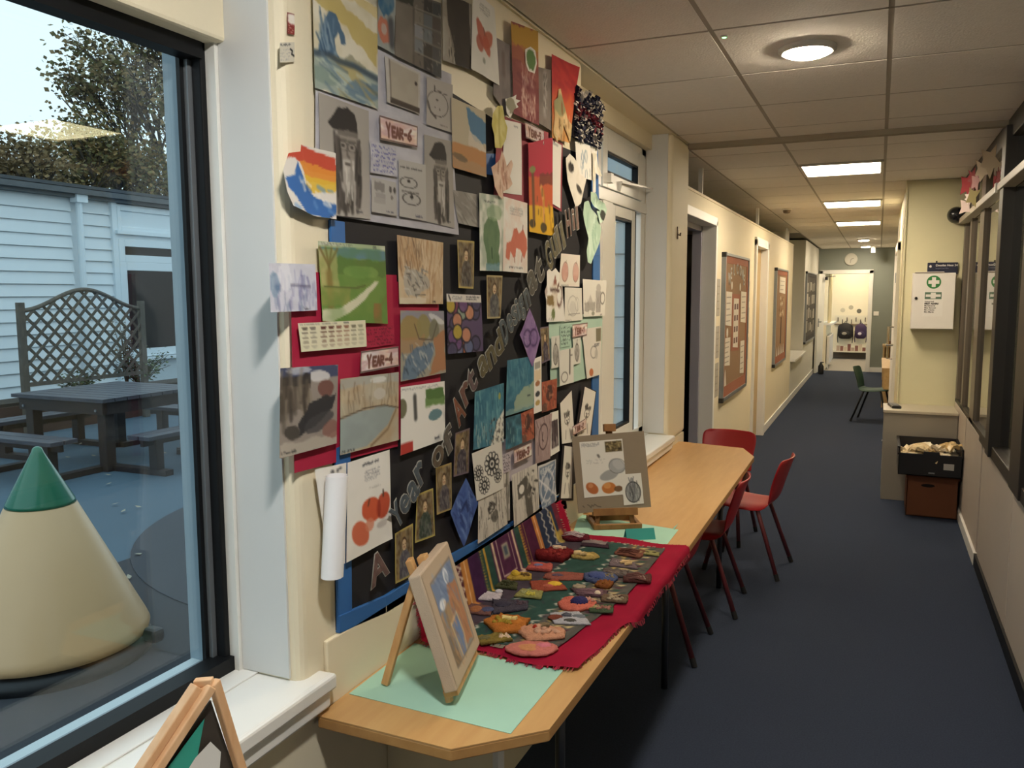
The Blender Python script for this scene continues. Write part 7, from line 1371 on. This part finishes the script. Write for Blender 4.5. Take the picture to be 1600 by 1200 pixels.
t = thing('door_stop', 'small black fire extinguisher shaped door stop by the open end door', 'door stop', (-1.02, 17.85, 0)); obj('body', MB().lathe([(.05, 0), (.055, .02), (.055, .16), (.03, .2), (.02, .24), (.001, .245)], n=20), CRB, t, smooth=True); obj('handle', box(-.01, .05, -.01, .01, .23, .25), CRB, t)
rail = thing('peg_rail', 'white peg rail with dark pegs on the cloakroom back wall', 'peg rail', (0, 22.5, 0)); obj('board', box(-1.0, .2, -.02, 0, .86, 1.07), mat('pale_peg_board', 'e6dcc4', .5), rail); obj('lower_strip', box(-1.0, .2, -.03, 0, .835, .86), mat('brown_strip', '8a7458', .6), rail)
for k in range(9): obj('peg', MB().bar((-.92 + k * .105, -.03, .87 + .05 * (k % 2 == 0)), (-.92 + k * .105, -.07, .97 + .05 * (k % 2 == 0)), .02, .02), mat('dark_peg', '5a4c40', .5), rail)
for k in range(3): tag(obj('wall_disc', MB().lathe([(.055, 0), (.055, -.004), (.001, -.004)], (-.82 + k * .19, 22.5, (1.20, 1.27, 1.18)[k]), 24, 'y'), mat('disc_' + str(k), ('cfc4a8', 'b5ac94', '6f6858')[k], .6)), ('palest round disc above the peg rail, left', 'middle round disc above the peg rail', 'dark round disc above the peg rail, right')[k], 'decoration')
def backpack(label, x, z, w_, h, c, c2):
    t = thing('backpack', label, 'bag', (x, 22.36, z))
    b = MB().blob((0, 0, 0), w_ / 2, .11, h / 2, 24, 12, 3, .04); m = b.mesh('body', True); co = np.array([v.co[:] for v in m.vertices]); co[:, 0] = np.sign(co[:, 0]) * np.minimum(np.abs(co[:, 0]) * 1.12, w_ / 2); co[:, 2] = np.where(co[:, 2] < 0, np.maximum(co[:, 2] * 1.25, -h / 2), co[:, 2]); m.vertices.foreach_set('co', co.ravel())
    obj('body', m, mat('bag_' + c, c, .7), t); obj('front_pocket', MB().blob((0, -.08, -h * .18), w_ * .36, .06, h * .22, 18, 8, 5, .05), mat('bag_' + c, c, .7), t, smooth=True)
    obj('panel', MB().blob((-.02, -.135, -h * .16), w_ * .16, .012, h * .09, 14, 6, 7, .1), mat('bag_' + c2, c2, .6), t, smooth=True)
    for s in (-1, 1): obj('strap', MB().tube([(s * w_ * .3, .05, h * .35), (s * w_ * .48, .02, 0), (s * w_ * .5, 0, -h * .45), (s * w_ * .46, 0, -h * .75)], .010, 6), mat('bag_' + c, c, .7), t)
    obj('loop', MB().tube([(-.03, .02, h * .48), (0, .0, h * .62), (.03, .02, h * .48)], .008, 6), mat('bag_' + c, c, .7), t)
backpack('black backpack hanging on the cloakroom pegs', -.735, .69, .36, .40, '1d1714', '9a9080'); backpack('purple backpack with a white motif hanging right of the black one', -.38, .69, .27, .38, '3a2444', 'cfc0c4')
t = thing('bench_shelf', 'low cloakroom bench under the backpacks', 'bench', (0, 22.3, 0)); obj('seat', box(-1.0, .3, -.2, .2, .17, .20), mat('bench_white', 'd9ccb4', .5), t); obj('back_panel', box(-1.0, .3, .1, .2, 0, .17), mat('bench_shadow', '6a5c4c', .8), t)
rg = random.Random(9)
for k in range(9):
    x = -.92 + k * .085; hgt = rg.uniform(.12, .26); tag(obj('picture_card', MB().box(x, x + .075, 22.16, 22.17, .201, .201 + hgt * .7).box(x + .01, x + .065, 22.17, 22.21, .201, .209), mat('card_' + str(k % 4), ('b59a84', '8a5a4c', 'c9b49a', '7d4a40')[k % 4], .7)), 'small picture card standing on the cloakroom bench, number %s from left' % ('one', 'two', 'three', 'four', 'five', 'six', 'seven', 'eight', 'nine')[k], 'card', 'picture cards on the cloakroom bench')
t = thing('radiator', 'white radiator under the cloakroom side window', 'radiator', (-.985, 19.6, 0)); obj('panel', box(0, .06, -.6, .8, .12, .72), WM, t, bevel=.01); obj('pipe', MB().tube([(.03, -.55, .12), (.03, -.55, 0)], .012, 8), WM, t)
CUR = mat('cream_curtain', 'd9c79a', .9); t = thing('curtain', 'cream curtain at the cloakroom side window', 'curtain', (-.97, 19.0, 1.0)); m = MB(); pts = [(.02 * math.sin(k * 1.4), k * .04) for k in range(20)]
m.prism(pts + [(a - .01, b) for a, b in pts[::-1]], 0, 1.05); obj('drape', m, CUR, t); obj('pole', MB().tube([(0, -.05, 1.07), (0, .85, 1.07)], .012, 8), ALU, t)
DKW = mat_wood('pale_desk_wood', 'a8895a', 'b89a6a', (8, 1.5, 8))
t = thing('desk', 'small pale wood desk beside the green chair down the corridor', 'desk', (.34, 12.1, 0)); obj('top', box(-.27, .27, -.9, .9, .69, .715), DKW, t)
for sy_ in (-1, 1): obj('end_panel', box(-.25, .26, sy_ * .88 - .012, sy_ * .88 + .012, 0 if sy_ > 0 else .45, .69), DKW, t)
for sy_ in (-1, 1): obj('leg', box(.20, .25, sy_ * .84 - .02, sy_ * .84 + .02, 0, .69), DKW, t)
t = thing('shelf_unit', 'low pale shelf unit with dark books by the end wall', 'shelf', (.36, 17.4, 0)); obj('carcass', MB().box(-.25, -.22, -.3, .3, 0, .62).box(.22, .25, -.3, .3, 0, .62).box(-.22, .22, .27, .3, 0, .62), DKW, t)
obj('shelf', box(-.26, .25, -.31, .3, .62, .65), DKW, t); obj('shelf', box(-.22, .22, -.29, .27, .3, .33), DKW, t)
t = thing('book_pile', 'dark books lying on the low shelf unit', 'book', (.28, 17.3, .651)); obj('cover', box(-.12, .1, -.1, .1, 0, .04), mat('dark_book', '3a2420', .6), t); obj('cover', box(-.1, .1, -.09, .1, .04, .075), mat('brown_book', '5a3a2c', .6), t)
# small wall fittings on the left pillar
t = thing('wall_hook', 'small brown metal hook plate on the cream pillar', 'hook', (-1.10, 4.92, 2.0)); obj('plate', box(0, .006, -.014, .014, -.035, .035), mat('brown_metal', '5a4a3c', .4, metal=.5), t); obj('hook', MB().tube([(.006, 0, -.01), (.018, 0, -.016), (.018, 0, .0)], .005, 8), mat('brown_metal', '5a4a3c', .4, metal=.5), t)
